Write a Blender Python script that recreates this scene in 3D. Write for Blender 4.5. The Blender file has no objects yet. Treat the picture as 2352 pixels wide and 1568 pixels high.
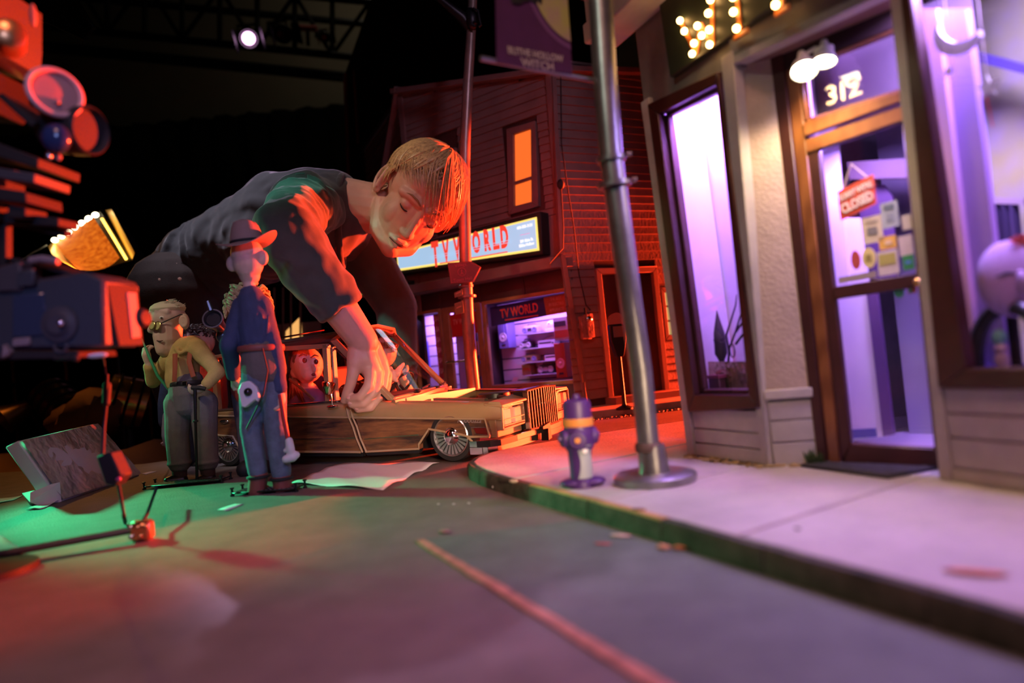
import bpy, bmesh, math, random
from mathutils import Vector, Matrix, Euler, Quaternion
V = Vector
SC = bpy.context.scene
COL = SC.collection
R = random.Random(7)

# ------------------------------------------------------------------ camera
CAM = V((0, 0, .15)); FPX = 1568.0
_a = math.radians(1.71); _t = math.radians(5.48)
_r0 = V((1, 0, 0)); _u0 = V((0, -math.sin(_a), math.cos(_a))); _fw = V((0, math.cos(_a), math.sin(_a)))
_r = _r0 * math.cos(_t) - _u0 * math.sin(_t)
_u = _r0 * math.sin(_t) + _u0 * math.cos(_t)
cd = bpy.data.cameras.new('camera'); co = bpy.data.objects.new('camera', cd); COL.objects.link(co)
cd.sensor_width = 36; cd.lens = 24; cd.clip_start = .02; cd.clip_end = 60
co.matrix_world = Matrix.Translation(CAM) @ Matrix((_r, _u, -_fw)).transposed().to_4x4()
cd.dof.use_dof = True; cd.dof.focus_distance = 1.22; cd.dof.aperture_fstop = 2.6
SC.camera = co
SC.view_settings.view_transform = 'Standard'; SC.view_settings.look = 'None'
SC.view_settings.gamma = 1; SC.view_settings.use_curve_mapping = False
SC.view_settings.exposure = 0.0
w = bpy.data.worlds.new('studio_dark'); SC.world = w; w.use_nodes = True
w.node_tree.nodes['Background'].inputs[0].default_value = (.5, .45, .4, 1)
w.node_tree.nodes['Background'].inputs[1].default_value = .0016

# ------------------------------------------------------------------ pixels to points
def ray(px, py): return _fw * FPX + _r * (px - 1176) + _u * (784 - py)
def P(px, py, Y):
    d = ray(px, py); return CAM + d * (Y / d.y)
def G(px, py, z=0.):
    d = ray(px, py); return CAM + d * ((z - .15) / d.z)
class Fr:                                   # local frame: x along, y away, z up
    def __init__(s, o, x):
        s.o = V(o); s.x = V((x[0], x[1], 0)).normalized(); s.z = V((0, 0, 1)); s.y = s.z.cross(s.x)
    def px(s, px, py, y=0.):
        d = ray(px, py); t = ((s.o + s.y * y - CAM).dot(s.y)) / d.dot(s.y); p = CAM + d * t - s.o
        return p.dot(s.x), p.dot(s.z)
    def pt(s, a, b, c): return s.o + s.x * a + s.y * b + s.z * c
    def v(s, a, b, c): return s.x * a + s.y * b + s.z * c
class Fx(Fr):                               # free frame
    def __init__(s, o, x, y, z): s.o, s.x, s.y, s.z = V(o), V(x).normalized(), V(y).normalized(), V(z).normalized()
def aim(o, z, xh=(1, 0, 0)):
    z = V(z).normalized(); x = V(xh); x = (x - z * x.dot(z)).normalized(); return Fx(o, x, z.cross(x), z)
WORLD = Fx((0, 0, 0), (1, 0, 0), (0, 1, 0), (0, 0, 1))

# ------------------------------------------------------------------ lights
def area(name, loc, tgt, size, power, color, size_y=None, spread=None):
    l = bpy.data.lights.new(name, 'AREA'); l.energy = power; l.color = color; l.size = size
    if size_y: l.shape = 'RECTANGLE'; l.size_y = size_y
    if spread: l.spread = math.radians(spread)
    o = bpy.data.objects.new(name, l); COL.objects.link(o); o.location = loc
    o.rotation_euler = (V(tgt) - V(loc)).to_track_quat('-Z', 'Y').to_euler(); return o
def spot(name, loc, tgt, angle, power, color, radius=.03, blend=.3):
    l = bpy.data.lights.new(name, 'SPOT'); l.energy = power; l.color = color; l.shadow_soft_size = radius
    l.spot_size = math.radians(angle); l.spot_blend = blend
    o = bpy.data.objects.new(name, l); COL.objects.link(o); o.location = loc
    o.rotation_euler = (V(tgt) - V(loc)).to_track_quat('-Z', 'Y').to_euler(); return o
#LIGHTS
spot('red_key_lamp', (2.0, 2.53, .24), (-.26, 1.25, .22), 27, 3200, (1, .050, .012), .05, .15)
spot('pink_key_lamp', (.95, -.55, 1.75), (.42, .40, 0), 36, 40, (1, .30, .46), .05, .45)
area('rose_top_lamp', (-.05, -.55, 1.7), (.0, .42, 0), .35, 2.3, (1, .45, .38), spread=70)
spot('blue_fill_lamp', (-.05, -.5, .70), (-.42, 1.02, .16), 22, 24, (.32, .42, 1), .06, .6)
spot('blue_rig_lamp', (-.62, -.15, .015), (-.37, .62, .175), 17, 3.0, (.04, .14, 1), .04, .6)
spot('green_low_lamp', (-1.50, 1.52, .52), (-.44, .90, .0), 20, 170, (.04, 1, .40), .03, .9)
spot('green_rim_lamp', (-1.50, 1.45, .45), (-.32, 1.13, .34), 11, 22, (.05, 1, .40), .03, .6)
spot('teal_top_lamp', (-1.15, .15, 1.35), (-.42, 1.22, .47), 10, 120, (.30, 1, .72), .05, .7)
spot('hair_lamp', (-.95, .35, 1.65), (-.20, 1.43, .55), 9, 42, (1, .74, .50), .05, .6)
spot('old_puppet_lamp', (-1.15, .25, 1.1), (-.57, 1.17, .19), 10, 24, (1, .84, .60), .04, .6)
spot('added_warm_fill', (.32, -.3, .22), (-.14, 1.15, .035), 14, 72, (1, .66, .42), .05, .8)  # unseen fill added to brighten the near side of the car
spot('added_mauve_fill', (.60, .0, 1.25), (-.18, 1.95, .6), 30, 20, (.85, .58, .9), .08, .8)  # unseen fill added to tone the television shop front
spot('stage_rim_lamp', (-1.697, 4.885, 2.663), (-.43, 1.50, .49), 4.6, 900, (.95, .60, 1), .045, .6)
area('added_wall_fill', (-.8, 4.9, 3.7), (-.8, 6.2, 3.0), .3, 2.6, (1, .85, .6))  # unseen lamp added to lift the back wall above the drape
spot('added_post_key', (-.40, -.15, .95), (.13, .68, .30), 30, 6, (.90, 1, .84), .05, .8)  # unseen key added off frame, aimed at the street lamp's pole
spot('back_top_lamp', (-.95, 1.25, 2.2), (-.58, 1.56, .5), 20, 120, (.86, .80, 1), .08, .7)

# ------------------------------------------------------------------ mesh builder
class MB:
    def __init__(s): s.v = []; s.f = []
    def add(s, vs, fs):
        n = len(s.v); s.v += [tuple(x) for x in vs]; s.f += [tuple(i + n for i in f) for f in fs]; return s
    def box(s, fr, lo, hi):
        (a, b, c), (d, e, f) = lo, hi
        vs = [fr.pt(x, y, z) for x in (a, d) for y in (b, e) for z in (c, f)]
        return s.add(vs, [(0, 1, 3, 2), (4, 6, 7, 5), (0, 4, 5, 1), (2, 3, 7, 6), (0, 2, 6, 4), (1, 5, 7, 3)])
    def prism(s, pts, off):
        n = len(pts); off = V(off); vs = [V(p) for p in pts] + [V(p) + off for p in pts]
        return s.add(vs, [tuple(range(n)), tuple(range(2 * n - 1, n - 1, -1))] + [(i, (i + 1) % n, n + (i + 1) % n, n + i) for i in range(n)])
    def quad(s, *p): return s.add([V(x) for x in p], [tuple(range(len(p)))])
    def grid(s, rows):                     # rows of points
        m = len(rows[0]); vs = [p for r in rows for p in r]
        return s.add(vs, [(i * m + j, i * m + j + 1, (i + 1) * m + j + 1, (i + 1) * m + j) for i in range(len(rows) - 1) for j in range(m - 1)])
    def rings(s, rings, cap=True, closed=False):
        m = len(rings[0]); vs = [p for r in rings for p in r]; k = len(rings); fs = []
        for i in range(k if closed else k - 1):
            a, b = i * m, ((i + 1) % k) * m
            fs += [(a + j, a + (j + 1) % m, b + (j + 1) % m, b + j) for j in range(m)]
        if cap and not closed: fs += [tuple(range(m - 1, -1, -1)), tuple(range((k - 1) * m, k * m))]
        return s.add(vs, fs)
    def tube(s, path, r, n=8, closed=False, cap=True, up=None, flat=1.):
        path = [V(p) for p in path]; k = len(path); rr = r if isinstance(r, (list, tuple)) else [r] * k; out = []; nrm = None
        for i, p in enumerate(path):
            if closed: t = path[(i + 1) % k] - path[i - 1]
            else: t = path[min(i + 1, k - 1)] - path[max(i - 1, 0)]
            t.normalize()
            if nrm is None:
                h = V(up) if up else (V((0, 0, 1)) if abs(t.z) < .9 else V((1, 0, 0)))
            else: h = nrm
            x = h - t * h.dot(t)
            if x.length < 1e-5: x = t.orthogonal()
            x.normalize(); nrm = x; y = t.cross(x)
            out.append([p + (x * math.cos(q) + y * (math.sin(q) * flat)) * rr[i] for q in (2 * math.pi * j / n for j in range(n))])
        return s.rings(out, cap, closed)
    def cyl(s, p0, p1, r, n=16, r1=None): return s.tube([p0, p1], [r, r if r1 is None else r1], n)
    def lathe(s, o, ax, prof, n=20, xh=(1, 0, 0)):   # prof: (height, radius)
        f = aim(o, ax, xh)
        return s.rings([[f.pt(math.cos(q) * r, math.sin(q) * r, h) for q in (2 * math.pi * j / n for j in range(n))] for h, r in prof])
    def ell(s, c, rad, fr=None, nu=16, nv=10):
        fr = fr or WORLD; c = V(c); vs = []; fs = []
        for i in range(1, nv):
            th = math.pi * i / nv
            for j in range(nu):
                q = 2 * math.pi * j / nu
                vs.append(c + fr.v(rad[0] * math.sin(th) * math.cos(q), rad[1] * math.sin(th) * math.sin(q), rad[2] * math.cos(th)))
        vs += [c + fr.v(0, 0, rad[2]), c + fr.v(0, 0, -rad[2])]; t, b = len(vs) - 2, len(vs) - 1
        for i in range(nv - 2):
            fs += [(i * nu + j, (i + 1) * nu + j, (i + 1) * nu + (j + 1) % nu, i * nu + (j + 1) % nu) for j in range(nu)]
        fs += [(t, j, (j + 1) % nu) for j in range(nu)] + [(b, (nv - 2) * nu + (j + 1) % nu, (nv - 2) * nu + j) for j in range(nu)]
        return s.add(vs, fs)
    def chain(s, pts, n=14):                # [(point, radius)...]: tapering limb with round ends
        pts = [(V(p), r) for p, r in pts]
        for (p, r), (q, r2) in zip(pts, pts[1:]):
            if (q - p).length > 1e-5: s.tube([p, q], [r, r2], n)
        for p, r in pts: s.ell(p, (r, r, r), None, n, max(6, n // 2))
        return s
    def torus(s, c, ax, Rr, r, n=24, m=8, sx=1., xh=(1, 0, 0)):
        f = aim(c, ax, xh)
        return s.tube([f.pt(math.cos(q) * Rr * sx, math.sin(q) * Rr, 0) for q in (2 * math.pi * j / n for j in range(n))], r, m, closed=True)
    def build(s, name, m, parent=None, bevel=0., sharp=38, fix=True, smooth=True, seg=1):
        me = bpy.data.meshes.new(name); me.from_pydata(s.v, [], s.f)
        if fix:
            b = bmesh.new(); b.from_mesh(me); bmesh.ops.recalc_face_normals(b, faces=b.faces); b.to_mesh(me); b.free()
        me.materials.append(m)
        if smooth:
            me.polygons.foreach_set('use_smooth', [True] * len(me.polygons)); me.set_sharp_from_angle(angle=math.radians(sharp))
        o = bpy.data.objects.new(name, me); COL.objects.link(o)
        if bevel:
            md = o.modifiers.new('edge', 'BEVEL'); md.width = bevel; md.segments = seg; md.limit_method = 'ANGLE'; md.harden_normals = False
        if parent: hang(o, parent)
        return o
    def blob(s, name, m, parent=None, voxel=.003, smooth=5, disp=0., dsize=.03, dz=None):
        o = s.build(name, m, parent, fix=True)
        md = o.modifiers.new('remesh', 'REMESH'); md.mode = 'VOXEL'; md.voxel_size = voxel; md.use_smooth_shade = True
        if smooth:
            sm = o.modifiers.new('smooth', 'SMOOTH'); sm.iterations = smooth; sm.factor = .5
        if disp:
            t = bpy.data.textures.new(name + '_folds', 'CLOUDS'); t.noise_scale = dsize; t.noise_depth = 1
            d = o.modifiers.new('folds', 'DISPLACE'); d.texture = t; d.strength = disp; d.texture_coords = 'GLOBAL'
        return o
def hang(o, parent):
    o.parent = parent
    o.matrix_parent_inverse = Matrix.Identity(4) if parent.parent else Matrix.Translation(-V(parent.location))
def tag(o, label=None, cat=None, group=None, kind=None):
    if label: o['label'] = label
    if cat: o['category'] = cat
    if group: o['group'] = group
    if kind: o['kind'] = kind
    return o
def thing(name, loc, label, cat, group=None):
    o = bpy.data.objects.new(name, None); COL.objects.link(o); o.location = loc; o.empty_display_size = .02
    return tag(o, label, cat, group)
def text(s, name, fr, x, z, size, m, parent=None, y=-.0008, sx=1., depth=.0004, fat=0., align='CENTER', rot=0., shear=0.):
    c = bpy.data.curves.new(name, 'FONT'); c.body = s; c.size = 1; c.extrude = 0; c.align_x = align; c.align_y = 'CENTER'; c.offset = fat; c.shear = shear
    c.resolution_u = 3; c.fill_mode = 'BOTH'; c.extrude = depth / size
    t = bpy.data.objects.new('t', c); COL.objects.link(t)
    bpy.context.view_layer.update()
    me = bpy.data.meshes.new_from_object(t.evaluated_get(bpy.context.evaluated_depsgraph_get()))
    bpy.data.objects.remove(t); bpy.data.curves.remove(c)
    ca, sa = math.cos(rot), math.sin(rot)
    for v in me.vertices:
        p = v.co; q, h = p.x * sx * size, p.y * size
        v.co = fr.pt(x + q * ca - h * sa, y - p.z * size, z + q * sa + h * ca)
    me.name = name; me.materials.clear(); me.materials.append(m)
    o = bpy.data.objects.new(name, me); COL.objects.link(o)
    if parent: hang(o, parent)
    return o

# ------------------------------------------------------------------ materials
def mat(name, c, rough=.6, metal=0., var=0., scale=30., bump=0., bscale=None, stretch=(1, 1, 1), c2=None, emit=None, es=0., coat=0., sub=0., spec=.5, sheen=0., detail=4, dist=.002):
    m = bpy.data.materials.new(name); m.use_nodes = True; nt = m.node_tree; b = nt.nodes['Principled BSDF']; L = nt.links.new
    b.inputs['Base Color'].default_value = (*c, 1); b.inputs['Roughness'].default_value = rough; b.inputs['Metallic'].default_value = metal
    b.inputs['Specular IOR Level'].default_value = spec
    if coat: b.inputs['Coat Weight'].default_value = coat; b.inputs['Coat Roughness'].default_value = .08
    if sub:
        b.inputs['Subsurface Weight'].default_value = sub; b.inputs['Subsurface Radius'].default_value = (1, .35, .2); b.inputs['Subsurface Scale'].default_value = .006
    if sheen: b.inputs['Sheen Weight'].default_value = sheen
    if emit: b.inputs['Emission Color'].default_value = (*emit, 1); b.inputs['Emission Strength'].default_value = es
    if var or c2 or bump:
        g = nt.nodes.new('ShaderNodeNewGeometry'); mp = nt.nodes.new('ShaderNodeMapping'); mp.inputs['Scale'].default_value = stretch
        tc = nt.nodes.new('ShaderNodeTexCoord'); L(tc.outputs['Object'], mp.inputs['Vector'])
        n = nt.nodes.new('ShaderNodeTexNoise'); n.inputs['Scale'].default_value = scale; n.inputs['Detail'].default_value = detail; n.inputs['Roughness'].default_value = .62
        L(mp.outputs[0], n.inputs['Vector'])
        if var or c2:
            rp = nt.nodes.new('ShaderNodeValToRGB'); e = rp.color_ramp.elements
            e[0].position = .32; e[1].position = .68
            lo = c2 or tuple(x * (1 - var) for x in c); hi = c if c2 else tuple(min(1, x * (1 + var)) for x in c)
            e[0].color = (*lo, 1); e[1].color = (*hi, 1)
            L(n.outputs[0], rp.inputs[0]); L(rp.outputs[0], b.inputs['Base Color'])
        if bump:
            n2 = nt.nodes.new('ShaderNodeTexNoise'); n2.inputs['Scale'].default_value = bscale or scale * 3; n2.inputs['Detail'].default_value = 3
            L(mp.outputs[0], n2.inputs['Vector'])
            bp = nt.nodes.new('ShaderNodeBump'); bp.inputs['Strength'].default_value = bump; bp.inputs['Distance'].default_value = dist
            L(n2.outputs[0], bp.inputs['Height']); L(bp.outputs[0], b.inputs['Normal'])
    return m
def glow(name, c, s):
    m = bpy.data.materials.new(name); m.use_nodes = True; nt = m.node_tree
    b = nt.nodes['Principled BSDF']; b.inputs['Base Color'].default_value = (*[x * .5 for x in c], 1)
    b.inputs['Emission Color'].default_value = (*c, 1); b.inputs['Emission Strength'].default_value = s; b.inputs['Roughness'].default_value = .5
    return m
def glass(name, tint=(1, 1, 1), rough=.02):
    m = bpy.data.materials.new(name); m.use_nodes = True; nt = m.node_tree; nt.nodes.clear(); L = nt.links.new
    o = nt.nodes.new('ShaderNodeOutputMaterial'); t = nt.nodes.new('ShaderNodeBsdfTransparent'); t.inputs[0].default_value = (*tint, 1)
    g = nt.nodes.new('ShaderNodeBsdfGlossy'); g.inputs['Roughness'].default_value = rough
    fz = nt.nodes.new('ShaderNodeFresnel'); ge = nt.nodes.new('ShaderNodeNewGeometry'); ma = nt.nodes.new('ShaderNodeMath'); ma.operation = 'MULTIPLY_ADD'
    ma.inputs[1].default_value = -.76; ma.inputs[2].default_value = 1.45; L(ge.outputs['Backfacing'], ma.inputs[0]); L(ma.outputs[0], fz.inputs['IOR'])
    mx = nt.nodes.new('ShaderNodeMixShader'); L(fz.outputs[0], mx.inputs[0]); L(t.outputs[0], mx.inputs[1]); L(g.outputs[0], mx.inputs[2]); L(mx.outputs[0], o.inputs[0])
    return m
def wood(name, c1, c2, ax=(1, 0, 0), scale=14, rough=.3, coat=.4):
    m = mat(name, c1, rough, coat=coat); nt = m.node_tree; L = nt.links.new; b = nt.nodes['Principled BSDF']
    tc = nt.nodes.new('ShaderNodeTexCoord'); mp = nt.nodes.new('ShaderNodeMapping'); mp.inputs['Scale'].default_value = ax
    L(tc.outputs['Object'], mp.inputs[0]); wv = nt.nodes.new('ShaderNodeTexWave'); wv.wave_type = 'BANDS'; wv.bands_direction = 'Z'
    wv.inputs['Scale'].default_value = scale; wv.inputs['Distortion'].default_value = 9; wv.inputs['Detail'].default_value = 3; wv.inputs['Detail Scale'].default_value = 1.2
    L(mp.outputs[0], wv.inputs[0]); rp = nt.nodes.new('ShaderNodeValToRGB'); rp.color_ramp.elements[0].color = (*c1, 1); rp.color_ramp.elements[1].color = (*c2, 1)
    L(wv.outputs[0], rp.inputs[0]); L(rp.outputs[0], b.inputs['Base Color']); return m
M = {}
M['asphalt'] = mat('asphalt', (.15, .125, .115), .62, var=.17, scale=26, bump=.5, bscale=420, detail=8)
M['asphalt_bay'] = mat('asphalt_greener', (.105, .135, .115), .66, var=.2, scale=26, bump=.5, bscale=420, detail=8)
M['line'] = mat('worn_yellow_paint', (.42, .19, .12), .7, var=.35, scale=60, bump=.3, bscale=400)
M['concrete'] = mat('sidewalk_concrete', (.42, .40, .39), .75, var=.16, scale=14, bump=.35, bscale=260, detail=7)
M['kerb'] = mat('mossy_shaded_kerb', (.085, .085, .065), .9, scale=34, c2=(.02, .03, .016), bump=.6, bscale=200)  # moss, darkened further to carry the shade on the kerb face
M['kerb_gold'] = mat('kerb_yellow_paint', (.38, .22, .09), .75, var=.3, scale=40, bump=.3)
M['black'] = mat('matte_black', (.012, .012, .013), .7)
M['blackcloth'] = mat('black_drape', (.006, .006, .006), .95, spec=.1)
M['dim'] = mat('studio_wall_paint', (.14, .12, .09), .9, var=.1, scale=1.5)
M['blacksteel'] = mat('black_steel', (.02, .02, .022), .4, metal=.6)
M['chrome'] = mat('chrome', (.75, .75, .77), .14, metal=1)
M['steel'] = mat('galvanised_steel', (.30, .31, .30), .38, metal=.85, var=.18, scale=40)
M['white'] = mat('white_paint', (.72, .71, .68), .6)
M['cream'] = mat('cream_paint', (.34, .31, .25), .65, var=.1, scale=18, bump=.15)
# ================================================================== studio and ground
def poly(fr, pts, y0, y1):                 # polygon in the frame's x,z plane, extruded from y0 to y1
    return MB().prism([fr.pt(x, y0, z) for x, z in pts], fr.y * (y1 - y0))
def bx(fr, lo, hi): return MB().box(fr, lo, hi)
FL = -.55
tag(bx(WORLD, (-5, -1.5, FL - .05), (5, 6.4, FL)).build('floor', mat('studio_floor', (.03, .028, .026), .6)), kind='structure')
tag(bx(WORLD, (-5, 6.2, FL), (5, 6.3, 4.2)).build('wall_back', M['dim']), kind='structure')
tag(bx(WORLD, (-5.1, -1.5, FL), (-5, 6.3, 4.2)).build('wall_left', M['dim']), kind='structure')
tag(bx(WORLD, (5, -1.5, FL), (5.1, 6.3, 4.2)).build('wall_right', M['dim']), kind='structure')
tag(bx(WORLD, (-5, -1.5, 4.2), (5, 6.3, 4.3)).build('ceiling', M['black']), kind='structure')
# long black drape along the back wall
b = MB(); rows = []
for i in range(181):
    x = -4.6 + 8.9 * i / 180; y = 5.75 + .035 * math.sin(i * 1.3) + .015 * math.sin(i * 3.1)
    rows.append([V((x, y, FL)), V((x, y, 1.2)), V((x, y, 2.47))])
dr = b.grid(rows).build('stage_drape', M['blackcloth'], fix=False)
md = dr.modifiers.new('t', 'SOLIDIFY'); md.thickness = .004
tag(dr, 'wide black stage drape hung across the back of the studio', 'drape')

# table top carrying the street
rd = [(-1.7, -.45), (1.35, -.45), (1.35, 3.0), (-.66, 3.0), (-.52, 1.75), (-.857, 1.552), (-1.28, 1.68), (-1.7, 1.82)]
road = tag(MB().prism([V((x, y, -.028)) for x, y in rd], (0, 0, .028)).build('road', M['asphalt']), kind='structure')
for x, y in [(-1.5, -.3), (1.2, -.3), (1.2, 2.8), (-.5, 2.8), (-1.5, 1.6), (-.6, 1.4)]:
    bx(WORLD, (x - .03, y - .03, FL), (x + .03, y + .03, -.028)).build('table_leg', M['black'], road)
# greener asphalt patch to the right of the yellow line, and the line itself
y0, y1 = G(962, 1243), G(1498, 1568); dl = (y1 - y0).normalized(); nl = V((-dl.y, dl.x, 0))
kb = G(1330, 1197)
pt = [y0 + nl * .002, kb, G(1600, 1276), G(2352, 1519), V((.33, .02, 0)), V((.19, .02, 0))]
tag(MB().prism(pt, (0, 0, .0011)).build('road_patch_surface', M['asphalt_bay'], fix=True), kind='structure')
hw = .0042; e0 = y0; e1 = y0 + dl * .62
b = MB(); n = 40; L1 = []; L2 = []
for i in range(n + 1):
    q = e0.lerp(e1, i / n); L1.append(q + nl * (hw + R.uniform(-.0007, .0007))); L2.append(q - nl * (hw + R.uniform(-.0007, .0007)))
tag(b.prism(L1 + L2[::-1], (0, 0, .0017)).build('road_marking', M['line']), kind='structure')
# grey seam across the road at the front of the patch
# ---- near sidewalk
SW = .018
loop = [V((.405, -.14, 0)), V((.33, .03, 0))] + [G(*p) for p in [(2352, 1515), (1960, 1388), (1600, 1272), (1420, 1214), (1290, 1174), (1190, 1144), (1140, 1128), (1102, 1113), (1080, 1101), (1074, 1091), (1086, 1080), (1120, 1066), (1200, 1047), (1350, 1021), (1590, 985)]]
dx = (loop[-1] - loop[-2]).normalized(); loop.append(loop[-1] + dx * .7)
ins = []
for i, p in enumerate(loop):
    t = (loop[min(i + 1, len(loop) - 1)] - loop[max(i - 1, 0)]).normalized(); ins.append(p + V((t.y, -t.x, 0)) * .010)
sw = [(p.x, p.y) for p in ins] + [(1.25, 1.0), (1.25, -.14)]
def clip(poly_, nx, ny, c):
    out = []
    for i in range(len(poly_)):
        a, b_ = poly_[i], poly_[(i + 1) % len(poly_)]; da, db = nx * a[0] + ny * a[1] - c, nx * b_[0] + ny * b_[1] - c
        if da >= 0: out.append(a)
        if da * db < 0:
            t = da / (da - db); out.append((a[0] + (b_[0] - a[0]) * t, a[1] + (b_[1] - a[1]) * t))
    return out
ja, jb = G(2050, 1115, SW), G(1745, 1213, SW); jd = (jb - ja).normalized(); jn = V((-jd.y, jd.x, 0))
c0 = jn.dot(ja); sgn = 1 if jn.dot(V((.4, -.9, 0))) > 0 else -1; jn = jn * sgn; c0 *= sgn
sidewalk = MB().prism([V((x, y, 0)) for x, y in sw], (0, 0, SW - .0045)).build('sidewalk', M['kerb'])
tag(sidewalk, kind='structure')
cuts = [-9, -.86, -.585, -.345, -.165, 0, .225, 9]
for k in range(len(cuts) - 1):
    q = clip(sw, jn.x, jn.y, c0 + cuts[k] + .0014); q = clip(q, -jn.x, -jn.y, -(c0 + cuts[k + 1] - .0014))
    if len(q) > 2:
        z = SW - .0045; o = MB().prism([V((x, y, z - .001)) for x, y in q], (0, 0, .0055 + R.uniform(-.0006, .0003))).build('paving_slab', M['concrete'], sidewalk, bevel=.0012)
# kerb stones
acc = 0; segs = []
fine = []
for i in range(len(loop) - 1):
    k = max(1, int((loop[i + 1] - loop[i]).length / .02))
    for j in range(k): fine.append((loop[i].lerp(loop[i + 1], j / k), ins[i].lerp(ins[i + 1], j / k)))
fine.append((loop[-1], ins[-1]))
step = 5
for s in range(0, len(fine) - 1, step):
    sl = fine[s:s + step + 1]
    if len(sl) < 2: continue
    r = []
    for i, (o, n_) in enumerate(sl):
        sh = (sl[1][0] - sl[0][0]) * (.04 if i == 0 else (-.04 if i == len(sl) - 1 else 0)); h = SW - .0006 + R.uniform(-.0004, .0004)
        o2 = o + (o - n_) * .05
        r.append([o2 + sh + V((0, 0, -.001)), o + (n_ - o) * .06 + sh + V((0, 0, h * .8)), o + (n_ - o) * .3 + sh + V((0, 0, h)), n_ + sh + V((0, 0, h)), n_ + sh])
    mid = sl[len(sl) // 2][0]; gold = .585 < mid.y < .75 and mid.x < .1
    MB().rings(r).build('kerb_stone', M['kerb'], sidewalk)
    if gold:
        MB().rings([[p_ + V((0, 0, .0004)) for p_ in (q_[2] + (q_[1] - q_[2]) * .4, q_[2], q_[3])] + [p_ + V((0, 0, .0009)) for p_ in (q_[3], q_[2], q_[2] + (q_[1] - q_[2]) * .4)] for q_ in r]).build('painted_edge', M['kerb_gold'], sidewalk)
# ---- far sidewalk along the television shop
fk = [V((-.62, 2.12, 0)), V((-.45, 1.93, 0)), V((-.12, 1.63, 0)), V((-.05, 1.575, 0)), V((.05, 1.568, 0)), G(1360, 963), G(1575, 936)]
fk.append(fk[-1] + (fk[-1] - fk[-2]).normalized() * .7)
fs = MB().prism(fk + [V((1.2, 2.9, 0)), V((-.6, 2.95, 0))], (0, 0, SW)).build('sidewalk', mat('far_concrete', (.36, .33, .3), .75, var=.2, scale=16, bump=.3), bevel=.002)
tag(fs, kind='structure')
b = MB()
for i in range(900):
    t = R.random(); q = fk[5].lerp(fk[7], t) if i % 3 else fk[3].lerp(fk[5], t)
    d = V((R.uniform(-.01, .012), R.uniform(-.042, .004), 0)); r = R.uniform(.0012, .0036)
    b.ell(q + d + V((0, 0, r * .5)), (r * R.uniform(.8, 1.6), r, r * .7), aim((0, 0, 0), (R.uniform(-.3, .3), R.uniform(-.3, .3), 1)), 5, 3)
tag(b.build('gravel', mat('gravel', (.2, .17, .15), .6, var=.5, scale=90), smooth=False), 'loose gravel strewn along the kerb of the far sidewalk', 'gravel', kind='stuff')

# ================================================================== narrow shop on the right
S = Fr(G(1590, 1045, SW), G(1770, 1070, SW) - G(1590, 1045, SW)); S.o.z = SW
D = Fr(G(1885, 1065, SW), G(2155, 1078, SW) - G(1885, 1065, SW)); D.o.z = SW
RW = Fr(G(2165, 1100, SW), (.3, -.954)); RW.o.z = SW
shop = thing('shop_building', S.pt(.14, 0, 0), 'small grey shop building at right with brown framed windows and recessed door', 'building')
grey = mat('grey_board_paint', (.235, .22, .21), .7, var=.14, scale=22, bump=.2)
greyl = mat('light_board_paint', (.42, .40, .36), .7, var=.16, scale=18, bump=.2)
stucco = mat('beige_stucco', (.42, .34, .26), .85, var=.1, scale=30, bump=.5, bscale=300)
brown = mat('red_brown_paint', (.055, .016, .012), .45, var=.2, scale=26, bump=.15)
dwood = wood('door_wood', (.26, .10, .03), (.17, .06, .018), (1, 1, .25), 26, .4, .2)
green = mat('dark_green_sign', (.018, .028, .016), .5, var=.3, scale=12)
lav = mat('lavender_wall', (.62, .56, .66), .8, var=.05, scale=12)
pane_m = glass('window_glass')
WT = .62
S_rec = .1275
# left corner board, wall, clapboards under the left window
poly(S, [(-.004, 0), (.010, 0), (.008, .05), (-.008, .44), (-.026, .44)], -.004, .012).build('corner_board', greyl, shop, bevel=.001)
poly(S, [(-.026, .426), (.142, .411), (.14, WT), (-.032, WT)], .002, .012).build('wall_panel', grey, shop)
zb = [0, .016, .033, .0575]
for k in range(3):
    poly(S, [(.010, zb[k] + .0008), (S_rec - .006, zb[k] + .0008), (S_rec - .006, zb[k + 1] - .0006), (.009, zb[k + 1] - .0006)], -.001 - .0006 * R.random(), .012).build('clapboard', greyl, shop, bevel=.0008)
poly(S, [(.009, 0), (S_rec, 0), (S_rec, .06), (.009, .06)], .004, .014).build('wall_panel', grey, shop)
poly(S, [(S_rec - .010, 0), (S_rec, 0), (.1395, .43), (.121, .43)], -.0035, .010).build('corner_board', greyl, shop, bevel=.001)
# window frame (four bars) and its pane
def frame(fr, out, inn, y0, y1, m, parent, name='window_frame', pane=None, py=None, bevel=.0012):
    b = MB(); n = 4
    for i in range(4):
        b.prism([fr.pt(x, y0, z) for x, z in (out[i], out[(i + 1) % 4], inn[(i + 1) % 4], inn[i])], fr.y * (y1 - y0))
    o = b.build(name, m, parent, bevel=bevel)
    if pane: poly(fr, inn, py if py else (y0 + y1) / 2, (py if py else (y0 + y1) / 2) + .0008).build('pane', pane, o)
    return o
wf = frame(S, [(.0086, .0526), (.1265, .0606), (.119, .4163), (-.0084, .4308)], [(.0241, .0736), (.1134, .0741), (.1137, .4044), (.0109, .4116)], -.007, .006, brown, shop, pane=pane_m, py=.002)
frame(S, [(.0241, .0736), (.1134, .0741), (.1137, .4044), (.0109, .4116)], [(.0295, .079), (.109, .0795), (.1095, .4), (.0165, .407)], .003, .012, brown, shop, 'window_bead')
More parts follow.
